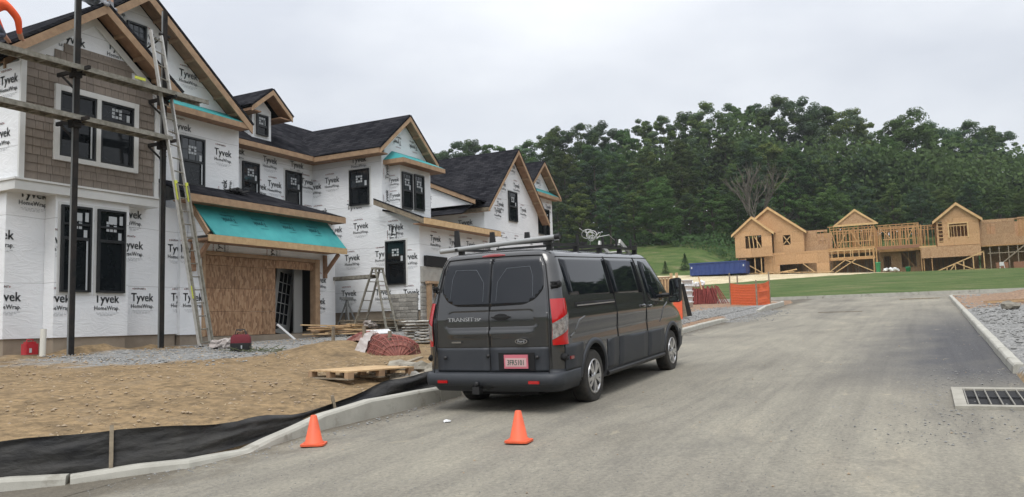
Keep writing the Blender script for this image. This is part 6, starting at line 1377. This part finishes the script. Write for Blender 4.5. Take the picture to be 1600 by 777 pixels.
for i in range(900):
    x = 5+r.random()**1.2*13; y = ykerb(x)+.5+(15-ykerb(x))*r.random(); z = gz(x, y)+.012; a = r.uniform(0, PI); l = r.uniform(.02, .10); w_ = r.uniform(.006, .016)
    mb.beam((x, y, z), (x+l*math.cos(a), y+l*math.sin(a), z+r.uniform(0, .015)), w_, .005)
one('wood_chips', mb, M_chip, 'straw coloured chips and splinters scattered over the dirt yard', 'wood chips', kind='stuff')
# paper scrap on the road
mb = MB(); mb.blob((8.2, 5.16, zroad(8.2)+.035), (.055, .04, .018), seed=4, sub=2, rough=.4); one('paper_scrap', mb, M_paper, 'small crumpled white scrap lying on the road behind the van', 'litter')
# scaffold poles, planks
def pole(x, y, ztop, label, m1=M_pole):
    z = gz(x, y)-.02; e = empty('scaffold_pole', (x, y, z), label, 'scaffold pole', 'tall pump jack poles before the shake bay')
    MB().box(x-.045, x+.05, y-.045, y+.045, z, ztop).build('post', M_pole, e); MB().box(x-.052, x-.047, y-.005, y+.045, z, ztop-.02).build('post_face', M_poleg, e); None
    MB().box(x-.12, x+.08, y-.12, y+.12, z, z+.02).build('base_plate', M_pole, e); return e
P1 = pole(10.23, 15.25, 8.2, 'tall steel scaffold pole standing in front of the left side of the shake bay')
P2 = pole(12.56, 15.5, 7.55, 'tall steel scaffold pole at the right corner of the shake bay')
for P_, x, y in ((P1, 10.23, 15.25), (P2, 12.56, 15.5)):
    for z_ in (4.50, 5.55):
        b = MB(); b.box(x-.10, x+.06, y-.10, y+.10, z_-.28, z_-.05); b.beam((x, y+.05, z_-.12), (x, y+.62, z_-.12), .05, .08); b.beam((x, y-.1, z_-.12), (x, y-.42, z_-.12), .05, .07); b.beam((x, y+.06, z_-.5), (x, y+.5, z_-.14), .03, .04); b.tube([(x-.14, y-.1, z_-.2), (x+.12, y-.1, z_-.2)], .02, 6); b.build('jack_bracket', M_pole, P_)
for (x, y, z_) in ((10.23, 15.25, 7.55), (12.56, 15.5, 6.95)):
    b = MB(); b.beam((x-.15, y, z_), (x+.15, y, z_), .05, .05); b.beam((x, y, z_), (x-.05, y+.9, z_-.35), .03, .03); b.build('roof_brace', M_pole, P1 if x < 11 else P2)
SC = 'scaffold walkboards in front of the shake bay'
def walkboard(p, q, w, label, side=1):
    p, q = Vector(p), Vector(q); e = empty('walkboard', tuple(p), label, 'scaffold plank', SC); d = (q-p).normalized(); n_ = Vector((-d.y, d.x, 0)).normalized()
    for s_ in (-1, 1): MB().beam(p+n_*s_*w/2, q+n_*s_*w/2, .03, .10).build('side_rail', M_aluw, e)
    MB().beam(p+Vector((0, 0, .045)), q+Vector((0, 0, .045)), w-.035, .02).build('deck', M_woodw, e)
    L = (q-p).length; k = int(L/.38)
    for i in range(k): c = p+d*(L*(i+.5)/k); MB().beam(c-n_*(w/2-.02)+Vector((0, 0, -.03)), c+n_*(w/2-.02)+Vector((0, 0, -.03)), .03, .04).build('cross_rung', M_aluw, e)
    return e
walkboard((7.2, 15.0, 5.35), (13.55, 15.30, 5.52), .30, 'upper scaffold walkboard across the gable of the shake bay')
walkboard((6.8, 15.05, 4.36), (12.55, 15.35, 4.44), .34, 'lower scaffold walkboard crossing the big bay window')
mb = MB(); mb.box(11.35, 11.6, 14.90, 14.93, 5.50, 5.56); one('yellow_level', mb, M_yel, 'yellow strip on the edge of the upper walkboard', 'level')
# extension ladder
EL = empty('extension_ladder', (13.5, 14.9, -.42), 'tall aluminium extension ladder leaning from the gravel to the upper walkboard', 'ladder')
A0, A1 = Vector((13.16, 14.92, -.42)), Vector((12.06, 15.35, 6.9)); B0, B1 = Vector((13.54, 14.98, -.40)), Vector((12.40, 15.42, 6.88))
bd = (B0-A0)
for a, b in ((A0, A1), (B0, B1)): MB().beam(a, b, .035, .085, (0, 1, 0)).build('rail', M_alu, EL)
n = 24
for i in range(n): t = (i+.5)/n; MB().tube([A0.lerp(A1, t), B0.lerp(B1, t)], .016, 6).build('rung', M_aluw, EL)
for a in (A0, B0): MB().box(a.x-.05, a.x+.05, a.y-.06, a.y+.06, a.z-.03, a.z+.08).build('foot', M_rblack, EL)
for a, b in ((A0, A1), (B0, B1)):
    MB().beam(a.lerp(b, .47)+Vector((0, -.05, 0)), a.lerp(b, .53)+Vector((0, -.05, 0)), .05, .06).build('yellow_label', M_yel, EL)
MB().beam(A0.lerp(A1, .16)+Vector((0, -.05, 0)), A0.lerp(A1, .20)+Vector((0, -.05, 0)), .045, .05).build('yellow_label', M_yel, EL)
A2, B2 = A0.lerp(A1, .30)+Vector((.02, -.07, 0)), B0.lerp(B1, .30)+Vector((-.02, -.07, 0)); 
for a, b, c in ((A0, A1, .5), (B0, B1, .5)): MB().beam(a.lerp(b, .02)+Vector((0, -.075, 0)), a.lerp(b, .52)+Vector((0, -.075, 0)), .03, .07, (0, 1, 0)).build('lower_section_rail', M_aluw, EL)
# vent pipe, gas can
mb = MB(); mb.tube([(9.72, 15.35, gz(9.72, 15.3)-.1), (9.74, 15.36, .13)], .055, 12); one('vent_pipe', mb, M_pvc, 'short white plastic pipe standing up by the foundation', 'pipe')
GC = empty('fuel_can', (9.78, 15.85, gz(9.78, 15.8)), 'red plastic fuel can by the foundation behind the white pipe', 'fuel can'); z_ = gz(9.78, 15.8)+.05
mb = MB(); P = rpoly([(-.17, -.11), (.17, -.11), (.17, .11), (-.17, .11)], .05); mb.prism([(9.78+a, 15.85+b, z_) for a, b in P], (0, 0, .27)); mb.prism([(9.78+a*.75, 15.85+b*.75, z_+.27) for a, b in P], (0, 0, .05)); mb.build('tank', M_red, GC)
mb = MB(); mb.tube([(9.70, 15.85, z_+.31), (9.70, 15.85, z_+.37), (9.86, 15.85, z_+.37), (9.86, 15.85, z_+.31)], .018, 6); mb.build('handle', M_red, GC)
mb = MB(); mb.box(9.70, 9.76, 15.736, 15.74, z_+.05, z_+.16); mb.build('label', M_sticker, GC)
GC.scale = (.8, .8, .8)
# tool bag
TB = empty('tool_bag', (12.3, 12.75, gz(12.3, 12.75)), 'dark red and black tool bag standing on the gravel', 'bag'); z_ = gz(12.3, 12.75)+.01; bx, by = 12.3, 12.75
def rot2(a, b, t=-.9): return (bx+a*math.cos(t)-b*math.sin(t), by+a*math.sin(t)+b*math.cos(t))
def ringp(hw, hd, z): return [(*rot2(a, b), z) for a, b in rpoly([(-hw, -hd), (hw, -hd), (hw, hd), (-hw, hd)], .06)]
def loft(mb, rings, mi=0, smooth=True):
    k = len(rings[0]); mb.add([p for r_ in rings for p in r_], [(i*k+j, i*k+(j+1) % k, (i+1)*k+(j+1) % k, (i+1)*k+j) for i in range(len(rings)-1) for j in range(k)], mi, smooth); mb.add(rings[0], [list(range(k))], mi); mb.add(rings[-1], [list(range(k))], mi); return mb
loft(MB(), [ringp(.245, .13, z_), ringp(.25, .14, z_+.03), ringp(.25, .14, z_+.14)]).build('base', M_rblack, TB)
loft(MB(), [ringp(.248, .138, z_+.141), ringp(.24, .13, z_+.25), ringp(.17, .08, z_+.30)]).build('bag_body', mat('maroon_fabric', (.12, .012, .02), .85, bump=.4, bscale=40), TB)
mb = MB(); mb.tube([(*rot2(-.14, -.08), z_+.26), (*rot2(-.1, -.08), z_+.38), (*rot2(.1, -.08), z_+.38), (*rot2(.14, -.08), z_+.26)], .014, 6); mb.tube([(*rot2(-.14, .06), z_+.26), (*rot2(-.05, .05), z_+.36), (*rot2(.12, .06), z_+.34), (*rot2(.16, .06), z_+.25)], .014, 6); mb.build('handle', M_rblack, TB)
mb = MB(); r = random.Random(6)
for i in range(7): mb.blob((*rot2(r.uniform(-.1, .1), r.uniform(-.05, .05)), z_+.31+r.uniform(0, .05)), (.045, .03, .025), seed=i)
mb.build('tools', M_soffit, TB, kind='stuff')
mb = MB(); mb.box(*(lambda c: (c[0]-.03, c[0]+.03, c[1]-.004, c[1]+.004))(rot2(.04, -.146)), z_+.04, z_+.10); mb.build('patch', M_sticker, TB)
TB.scale = (.82, .82, 1.15)
mb = MB(); c = (12.75, 13.75); z_ = gz(*c)
for i in range(6): mb.blob((c[0]+r.uniform(-.16, .16), c[1]+r.uniform(-.1, .1), z_+.07+r.uniform(0, .05)), (.16, .12, .10), seed=40+i, sub=2, rough=.5)
one('plastic_sheet', mb, M_plastic, 'crumpled clear plastic bag on the gravel beside the tool bag', 'plastic bag')
mb = MB()
for i in range(40):
    x, y = 12.2+r.uniform(-.25, .5), 12.3+r.uniform(-.5, .6); z_ = gz(x, y); mb.tube([(x, y, z_+.02), (x+r.uniform(-.25, .25), y+r.uniform(-.25, .25), z_+r.uniform(.03, .12))], .007, 4, caps=False)
one('cut_twigs', mb, mat('twig', (.09, .10, .05), .9), 'heap of thin green brown twigs and cord beside the tool bag', 'twigs', kind='stuff')
# lumber heap before garage pier, white post, white sheet
r = random.Random(14)
for i in range(26):
    x, y = 18.7+r.uniform(-.9, .9), 15.3+r.uniform(-.35, .35); a = r.uniform(-.5, .45)+(PI if r.random() < .5 else 0); l = r.uniform(.7, 1.7); z_ = gz(x, y)+.05+.022*(i//2)
    dx, dy = math.cos(a)*l/2, math.sin(a)*l/2
    plank_obj('lumber_offcut', (x-dx, y-dy, z_), (x+dx, y+dy, z_+r.uniform(-.03, .08)), .09, .035, M_woodp if i % 3 else M_wood, 'pale lumber offcut in the loose heap before the right garage pier', 'board', 'lumber offcuts heaped by the garage')
plank_obj('white_board', (16.85, 15.45, gz(16.9, 15.5)+.0), (16.45, 15.7, .12), .11, .05, M_paper, 'short white board propped on the gravel at the garage opening')
mb = MB(); mb.obox((17.6, 13.6, gz(17.6, 13.6)+.10), (.75, -.35, .02), (.5, .5, .10), (0, 0, .012)); one('white_sheet', mb, M_paper, 'flat white sheet lying before the orange mesh', 'sheet')
mb = MB()
for i in range(5): mb.blob((19.75+r.uniform(-.2, .2), 15.0+r.uniform(-.1, .1), -.02+r.uniform(0, .1)), (.16, .12, .1), seed=60+i, sub=2, rough=.5)
one('plastic_sheet', mb, M_plastic, 'crumpled clear plastic on top of the lumber offcuts', 'plastic bag')
# doors leaning in the garage
def lean_door(x, y, rz, label, glazed=True, tilt=.17):
    e = empty('door_slab', (x, y, -.13), label, 'door', 'primed doors leaning inside the garage', rz); e.rotation_euler = (0, tilt, rz)
    w, h = .86, 1.98
    if glazed:
        MB().box(-w/2, -w/2+.15, -.02, .02, 0, h).build('stile', M_door, e, local=True); MB().box(w/2-.15, w/2, -.02, .02, 0, h).build('stile', M_door, e, local=True); MB().box(-w/2+.152, w/2-.152, -.02, .02, 0, .28).build('rail', M_door, e, local=True); MB().box(-w/2+.152, w/2-.152, -.02, .02, h-.16, h).build('rail', M_door, e, local=True)
        for i in (1, 2): MB().box(-w/2+.15+i*.187-.011, -w/2+.15+i*.187+.011, -.015, .015, .282, h-.162).build('glazing_bar', M_door, e, local=True)
        for i in range(1, 5): MB().box(-w/2+.153, w/2-.153, -.0145, .0145, .28+i*.308-.011, .28+i*.308+.011).build('glazing_bar', M_door, e, local=True)
        for i in range(3):
            for j in range(5): MB().box(-w/2+.152+i*.187+.01, -w/2+.152+i*.187+.175, -.004, .004, .29+j*.308+.004, .29+j*.308+.29).build('pane', M_glass, e, local=True)
    else: MB().box(-w/2, w/2, -.02, .02, 0, h).build('slab', M_door, e, local=True); MB().box(-w/2+.1, -w/2+.13, -.028, -.021, .1, h-.1).build('moulding', M_door, e, local=True)
lean_door(18.0, 17.1, .1, 'primed glazed door with fifteen panes leaning in the garage opening'); lean_door(17.5, 17.5, .1, 'plain primed door leaning behind the glazed door in the garage', False, .2)
mb = MB(); mb.box(18.25, 18.6, 16.75, 16.8, -.13, 1.9); one('door_panel', mb, M_door, 'tall narrow primed panel standing by the right garage jamb', 'door')
mb = MB()
for i in range(8): mb.blob((17.35+r.uniform(-.25, .25), 16.8+r.uniform(-.1, .1), -.02+r.uniform(0, .15)), (.1, .08, .06), seed=i+80)
one('tool_heap', mb, M_rblack, 'dark jumble of tools on the garage floor at the opening', 'tools', kind='stuff')
# trestle ladder + plank by townhouse two
TL = empty('step_ladder', (19.45, 14.6, -.1), 'aluminium A frame trestle ladder beside the wrapped side wall', 'ladder')
bz = -.22
for y0, y1 in ((14.05, 14.52), (15.35, 14.62)):
    for dx in (-.22, .22):
        MB().beam((19.45+dx*1.2, y0, bz), (19.45+dx*.8, y1, 1.72), .035, .07, (1, 0, 0)).build('rail', M_aluw, TL)
    for i in range(7): t = (i+.6)/7; y_ = y0+(y1-y0)*t; MB().tube([(19.45-.26+.06*t, y_, bz+1.94*t), (19.45+.26-.06*t, y_, bz+1.94*t)], .015, 6).build('rung', M_aluw, TL)
MB().box(19.25, 19.65, 14.48, 14.66, 1.70, 1.75).build('top_cap', M_aluw, TL)
walkboard((19.75, 17.6, 1.50), (19.55, 14.75, 1.50), .34, 'grey walkboard running from the step ladder behind the garage pier')
TL2 = empty('saw_horse', (19.3, 16.1, 0), 'grey metal work stand with small feet beside the wrapped side wall', 'trestle')
for dx in (-.2, .2):
    for y0 in (15.85, 16.35): MB().beam((19.9+dx, y0, -.05), (19.9, 16.1, .85), .03, .05, (1, 0, 0)).build('leg', M_poleg, TL2)
MB().box(19.6, 20.15, 16.05, 16.15, .85, .93).build('beam', M_poleg, TL2)
for i in range(7):
    x, y = 19.9+r.uniform(-.2, .15), 15.8+r.uniform(-1.3, .8); z_ = gz(x, y)+.06+.045*i
    plank_obj('long_board', (x, y-1.1, z_), (x+r.uniform(-.15, .15), y+1.2, z_+r.uniform(0, .05)), .2, .04, M_woodw, 'grey weathered board in the long stack along the foot of the wrapped side wall', 'board', 'weathered boards stacked by the side wall')
# copper red mesh heap with clear film
MH = empty('mesh_heap', (13.9, 10.3, -.6), 'rust red plastic mesh bundled in a heap and draped with clear film', 'mesh bundle')
def rollgrid(parent, c0, c1, rad, z0, name, m, seed):
    a, b = Vector(c0), Vector(c1); d = (b-a); L = d.length; d.normalize(); n_ = Vector((-d.y, d.x, 0)); mb = MB(); nu, nv = int(L/.09), 13; G = {}
    for i in range(nu+1):
        for j in range(nv+1):
            t = j/nv*PI; rr_ = rad*(1-abs(2*i/nu-1)**3.5)**.5*(1+.25*noise.noise(Vector((i*.16, j*.25, seed)))); p = a+d*(i*L/nu)+n_*math.cos(t)*rr_*1.05+Vector((0, 0, z0+math.sin(t)*rr_*.95)); G[i, j] = p
    for i in range(nu+1):
        mb.tube([G[i, j] for j in range(nv+1)], .011, 3, caps=False)
    for j in range(nv+1): mb.tube([G[i, j] for i in range(nu+1)], .011, 3, caps=False)
    mb.build(name, m, parent, kind='stuff')
    c = MB(); k = 10; V_ = []
    for i in range(nu+1):
        for j in range(k+1): t = j/k*PI; e_ = (1-abs(2*i/nu-1)**3.5)**.5*(1+.25*noise.noise(Vector((i*.16, j*.3, seed)))); V_.append(a+d*(i*L/nu)+n_*math.cos(t)*rad*.9*e_+Vector((0, 0, z0+math.sin(t)*rad*.86*e_)))
    c.add(V_, [(i*(k+1)+j, (i+1)*(k+1)+j, (i+1)*(k+1)+j+1, i*(k+1)+j+1) for i in range(nu) for j in range(k)], 0, True); c.build('bundled_mesh', mat('mesh_core%d' % seed, (.09, .03, .025), .8, c2=(.30, .12, .09), nscale=7), parent)
rollgrid(MH, (14.6, 11.6, 0), (13.75, 10.35, 0), .48, -.62, 'mesh_roll', M_mesh, 1); rollgrid(MH, (13.85, 10.3, 0), (12.75, 9.1, 0), .52, -.66, 'mesh_roll', M_mesh, 2)
mb = MB(); V_ = []; nu, nv = 34, 12
for i in range(nu+1):
    for j in range(nv+1):
        t = i/nu; s_ = j/nv-.5; c = Vector((14.5, 11.5, 0)).lerp(Vector((13.0, 9.5, 0)), t); e_ = math.sin(PI*min(1, max(0, t*.94+.03)))**.4; V_.append(c+Vector((.50*s_*e_, -.36*s_*e_, -.62+(.50-.55*abs(s_)**1.7)*e_+.04*noise.noise(Vector((i*.5, j*.6, 0))))))
mb.add(V_, [(i*(nv+1)+j, (i+1)*(nv+1)+j, (i+1)*(nv+1)+j+1, i*(nv+1)+j+1) for i in range(nu) for j in range(nv)], 0, True); mb.build('film', M_pink, MH)
mb = MB(); V_ = []
for i in range(21):
    for j in range(7):
        t = i/20; s_ = j/6-.5; c = Vector((13.45, 10.15, -.10)).lerp(Vector((12.5, 9.9, -.66)), t)+Vector((0, 0, .16*math.sin(t*PI))); w = .13+.1*t; V_.append(c+Vector((w*s_*.5, -w*s_*.9, .06*noise.noise(Vector((i*.5, j, 3))))))
mb.add(V_, [(i*7+j, (i+1)*7+j, (i+1)*7+j+1, i*7+j+1) for i in range(20) for j in range(6)], 0, True); mb.build('film', M_plastic, MH)
for x, y in ((13.45, 10.45), (14.2, 11.9), (12.9, 9.4)): MB().beam((x, y, -.7), (x+.02, y, .02 if x > 13.4 else -.1), .06, .05).build('stake', M_woodw, MH)
# stacked stone pallet
SP = empty('stone_stack', (15.7, 10.35, gz(15.7, 10.3)), 'small stack of flat grey veneer stones behind the silt fence', 'stone pile'); r = random.Random(41)
ss = [MB().blob((0, 0, 0), (w/2, .1, .035), seed=i, sub=2, rough=.12).mesh('flat_stone', M_stoneg) for i, w in enumerate((.22, .3, .38))]
for k in range(8):
    for u in (-.4, -.1, .2, .45):
        for v_ in (-.15, .15): o = inst('flat_stone', r.choice(ss), (15.7+u*.6+v_*.7+r.uniform(-.03, .03), 10.35-u*.8+v_*.6, gz(15.7, 10.3)+.05+k*.068), rot=(0, 0, -.93+r.uniform(-.15, .15)), parent=SP)
mb = MB(); c = (13.4, 11.0)
# ================================================================ FAR VERGE OBJECTS
OF = empty('barrier_fence', (40.3, 7.6, gz(40.3, 7.6)), 'bright orange plastic mesh barrier on posts at the street corner', 'barrier fence')
def orange_run(a, b, h0, h1, name='mesh_panel', sag=.05):
    a, b = Vector(a), Vector(b); mb = MB(); nu, nv = 24, 16; V_ = []
    for i in range(nu+1):
        t = i/nu; p = a.lerp(b, t); hh = h0+(h1-h0)*t-sag*math.sin(t*PI)
        for j in range(nv+1): q = j/nv; d_ = .05*noise.noise(Vector((t*4, q*4, h0))); V_.append((p.x+d_, p.y+d_, p.z+hh*q))
    F_ = [(i*(nv+1)+j, (i+1)*(nv+1)+j, (i+1)*(nv+1)+j+1, i*(nv+1)+j+1) for i in range(nu) for j in range(nv)]
    mb.add(V_, F_, 0, True); mb.build(name, M_oranged, OF)
    rb_ = MB()
    for j in range(0, nv+1, 2): rb_.tube([Vector(V_[i*(nv+1)+j]) for i in range(nu+1)], .012, 4, caps=False)
    rb_.build('mesh_strands', M_orange, OF, kind='stuff')
A_, B_, C_ = (40.9, 8.75, gz(40.9, 8.75)), (38.9, 7.1, gz(38.9, 7.1)), (41.6, 6.95, gz(41.6, 6.95))
orange_run(A_, B_, 1.06, 1.02); orange_run(B_, C_, 1.02, 1.12)
for p, h in ((A_, 1.6), (B_, 1.2), (C_, 1.6), ((43.5, 8.9, gz(43.5, 8.9)), 1.5)): MB().box(p[0]-.03, p[0]+.03, p[1]-.03, p[1]+.03, p[2]-.1, p[2]+h).build('stake', M_woodw, OF)
BB = empty('lath_bundle', (43.6, 11.0, gz(43.6, 11)), 'dark red leaning bundle of slats topped with white bags', 'slat bundle'); r = random.Random(51)
z_ = gz(43.6, 11)
for i in range(34):
    y_ = 12.0-i*.062; ln = max(0, (i-20)/14)*.6; MB().beam((43.3+r.uniform(-.1, .1), y_-ln, z_), (43.5, y_+r.uniform(-.04, .04), z_+.95+r.uniform(-.1, .06)), .045, .03, (1, 0, 0)).build('slat', M_brick, BB)
MB().box(43.55, 44.3, 10.2, 12.0, z_, z_+.85).build('core', M_brick, BB)
for i, y_ in enumerate((11.85, 11.45, 11.1, 10.85)):
    mb = MB(); mb.blob((43.6, y_, z_+1.08+.05*(i % 2)), (.15, .2, .16), seed=i+5, sub=2, rough=.3); one('white_bag', mb, M_paper, ('leftmost', 'second from left', 'third from left', 'rightmost')[i]+' small white bag on top of the dark red slat bundle', 'bag', 'white bags on the slat bundle')
MB().beam((43.2, 10.75, z_+.8), (43.2, 10.9, z_+1.5), .06, .06).build('stake', M_woodp, BB)
WB = empty('bucket_stack', (38.0, 10.15, gz(38, 10.15)), 'tall stack of white buckets beyond the van mirror', 'buckets'); z_ = gz(38, 10.15)
for i in range(5): MB().lathe([(.0, 0), (.21, 0), (.25, .22), (.28, .22), (.28, .26), (0, .26)], (38.0, 10.15, z_+i*.262), n=16).build('bucket', M_paper, WB)
CR = empty('lattice_crate', (42.5, 13.3, gz(42.5, 13.3)), 'pale slatted timber crate with two tall corner posts beyond the van', 'crate'); z_ = gz(42.5, 13.3)
for i in range(11): MB().box(42.5, 42.54, 12.35+i*.17, 12.35+i*.17+.07, z_+.1, z_+1.5).build('slat', M_woodp, CR)
for z2 in (.1, 1.48): MB().box(42.48, 42.56, 12.3, 14.25, z_+z2, z_+z2+.09).build('rail', M_wood, CR)
for y_ in (12.15, 11.85, 14.25): MB().box(42.45, 42.58, y_, y_+.12, z_-.1, z_+(1.75 if y_ < 13 else 1.5)).build('post', M_woodp, CR)
mb = MB(); mb.box(42.6, 43.2, 12.4, 14.2, z_, z_+1.45); mb.build('load', M_wood, CR)
SG = empty('folded_sign', (26.6, 7.55, gz(26.6, 7.5)), 'orange panel and dark boards leaning just beyond the van nose', 'sign'); z_ = gz(26.6, 7.5)-.03
MB().obox((26.6, 7.62, z_), (.0, -.30, 0), (.05, -.0, 1.05), (.03, 0, 0)).build('orange_panel', M_orange, SG)
MB().obox((26.75, 7.36, z_+.1), (0, -.16, .02), (.05, .2, 1.2), (.04, 0, 0)).build('dark_board', M_woodw, SG); MB().obox((26.85, 7.26, z_+.12), (0, -.20, .02), (.05, .24, 1.1), (.04, 0, 0)).build('dark_board', M_pole, SG)
# right verge: long board, stone
plank_obj('long_board', (34.6, -1.9, gz(34, -2)+.1), (33.0, -6.5, gz(33, -6)+.22), .12, .06, M_wood, 'long thin red brown board lying on the right verge')
plank_obj('long_board', (34.2, -2.0, gz(34, -2)+.07), (32.3, -6.0, gz(32, -6)+.15), .10, .05, M_woodp, 'long pale board beside the red brown one on the right verge')
mb = MB(); mb.blob((29.5, -2.3, gz(29.5, -2.3)+.1), (.22, .28, .16), seed=5, sub=2, rough=.3); one('stone', mb, M_stone, 'single dark stone on the grey gravel of the right verge', 'stone')
plank_obj('kerb_offcut', (45.2, 1.2, zroad(45)+.05), (45.2, -.6, zroad(45)+.05), .12, .05, M_woodw, 'thin board lying across the road end near the right kerb')
plank_obj('kerb_offcut', (33.5, 3.8, zroad(33.5)+.035), (33.3, 2.2, zroad(33.3)+.035), .05, .02, M_woodw, 'thin dark stick lying on the road far ahead')
# ================================================================ ROOFERS
def person(name, J, label, mats, off):
    """J: dict joint -> (parent, xyz, radius, material index)"""
    keys = list(J); me = bpy.data.meshes.new('body'); me.from_pydata([J[k][1] for k in keys], [(keys.index(J[k][0]), i) for i, k in enumerate(keys) if J[k][0]], [])
    o = bpy.data.objects.new('b', me); COL.objects.link(o); md = o.modifiers.new('s', 'SKIN'); sv = me.skin_vertices[0].data
    for i, k in enumerate(keys): sv[i].radius = (J[k][2]*1.18, J[k][2]*1.18); sv[i].use_root = (i == 0)
    m2 = o.modifiers.new('u', 'SUBSURF'); m2.levels = 2
    dg = bpy.context.evaluated_depsgraph_get(); dg.update(); bm_ = bpy.data.meshes.new_from_object(o.evaluated_get(dg)); bpy.data.objects.remove(o)
    bm_.materials.clear(); [bm_.materials.append(m_) for m_ in mats]
    segs = [(Vector(J[J[k][0]][1]), Vector(J[k][1]), J[k][3]) for k in keys if J[k][0]]
    for p in bm_.polygons:
        c = p.center; best = min(segs, key=lambda s_: (c-(s_[0]+(s_[1]-s_[0])*max(0, min(1, (c-s_[0]).dot(s_[1]-s_[0])/max(1e-6, (s_[1]-s_[0]).length_squared))))).length); p.material_index = best[2]; p.use_smooth = True
    bm_.name = 'body'; r_ = empty(name, off, label, 'person'); b = bpy.data.objects.new('body', bm_); COL.objects.link(b); b.parent = r_; return r_
# kneeling, facing +x, roofing the left slope (shirt 0, trousers 1, skin 2)
def kneeler():
    J = {'pelvis': (None, (0, 0, .42), .15, 1), 'waist': ('pelvis', (.10, 0, .58), .145, 0), 'chest': ('waist', (.30, 0, .74), .165, 0), 'neck': ('chest', (.33, 0, .93), .06, 2), 'head': ('neck', (.36, 0, 1.06), .10, 2), 'crown': ('head', (.36, 0, 1.17), .085, 2)}
    for s_, n_ in ((1, 'l'), (-1, 'r')):
        J['sh'+n_] = ('chest', (.36, s_*.18, .76), .07, 0); J['el'+n_] = ('sh'+n_, (.56, s_*.24, .56), .062, 0); J['wr'+n_] = ('el'+n_, (.66, s_*.18, .32), .042, 0); J['ha'+n_] = ('wr'+n_, (.71, s_*.16, .25), .034, 2)
        for q in range(4): J['f%d%s' % (q, n_)] = ('ha'+n_, (.79+.01*(q % 2), s_*.16+(q-1.5)*.024, .21), .009, 2)
        J['th'+n_] = ('ha'+n_, (.75, s_*.10, .23), .01, 2)
        J['hip'+n_] = ('pelvis', (.02, s_*.10, .38), .11, 1); J['kn'+n_] = ('hip'+n_, (.36, s_*.14, .16), .075, 1); J['an'+n_] = ('kn'+n_, (-.04, s_*.14, .06), .05, 1); J['ft'+n_] = ('an'+n_, (-.16, s_*.14, .03), .04, 1)
    return J
K = kneeler()
p1 = person('person', K, 'person in orange shirt kneeling on the upper walkboard at the left frame edge', [M_vest, M_denim, M_skin], (8.22, 15.03, 5.44)); p1.rotation_euler = (0, 0, .25)
K = {'pelvis': (None, (0, 0, .14), .15, 1), 'waist': ('pelvis', (-.03, 0, .32), .14, 0), 'chest': ('waist', (.02, 0, .52), .165, 0), 'neck': ('chest', (.06, 0, .68), .06, 2), 'head': ('neck', (.08, 0, .80), .10, 2), 'crown': ('head', (.08, 0, .90), .08, 2)}
for s_, n_ in ((1, 'l'), (-1, 'r')):
    K['sh'+n_] = ('chest', (.02, s_*.19, .56), .07, 0); K['el'+n_] = ('sh'+n_, (.14, s_*.28, .32), .05, 0); K['wr'+n_] = ('el'+n_, (.34, s_*.22, .24), .036, 2); K['ha'+n_] = ('wr'+n_, (.42, s_*.18, .22), .032, 2)
    for q in range(4): K['f%d%s' % (q, n_)] = ('ha'+n_, (.49, s_*.18+(q-1.5)*.022, .19), .009, 2)
    K['th'+n_] = ('ha'+n_, (.44, s_*.12, .21), .01, 2)
    K['hip'+n_] = ('pelvis', (.06, s_*.10, .13), .115, 1); K['kn'+n_] = ('hip'+n_, (.40, s_*.16, .36), .08, 1); K['an'+n_] = ('kn'+n_, (.46, s_*.17, -.04), .055, 1); K['ft'+n_] = ('an'+n_, (.60, s_*.17, -.08), .045, 1)
p2 = person('person', K, 'person in grey work clothes sitting at the peak of the front gable roof', [M_grey, M_grey, M_skin], (11.0, 16.1, 7.27)); p2.rotation_euler = (0, 0, -PI*.35)

# ================================================================ AIR
hm = bpy.data.materials.new('haze_air'); hm.use_nodes = True; t = hm.node_tree; t.nodes.clear(); o_ = t.nodes.new('ShaderNodeOutputMaterial'); v_ = t.nodes.new('ShaderNodeVolumePrincipled'); v_.inputs['Color'].default_value = (.86, .90, .94, 1); v_.inputs['Density'].default_value = .00032; v_.inputs['Anisotropy'].default_value = .3; t.links.new(v_.outputs[0], o_.inputs['Volume'])
hz = MB(); hz.box(-1700, 1700, -1700, 1700, -12, 75); ho = hz.build('haze', hm); ho['kind'] = 'stuff'; ho['label'] = 'thin damp haze in the air'
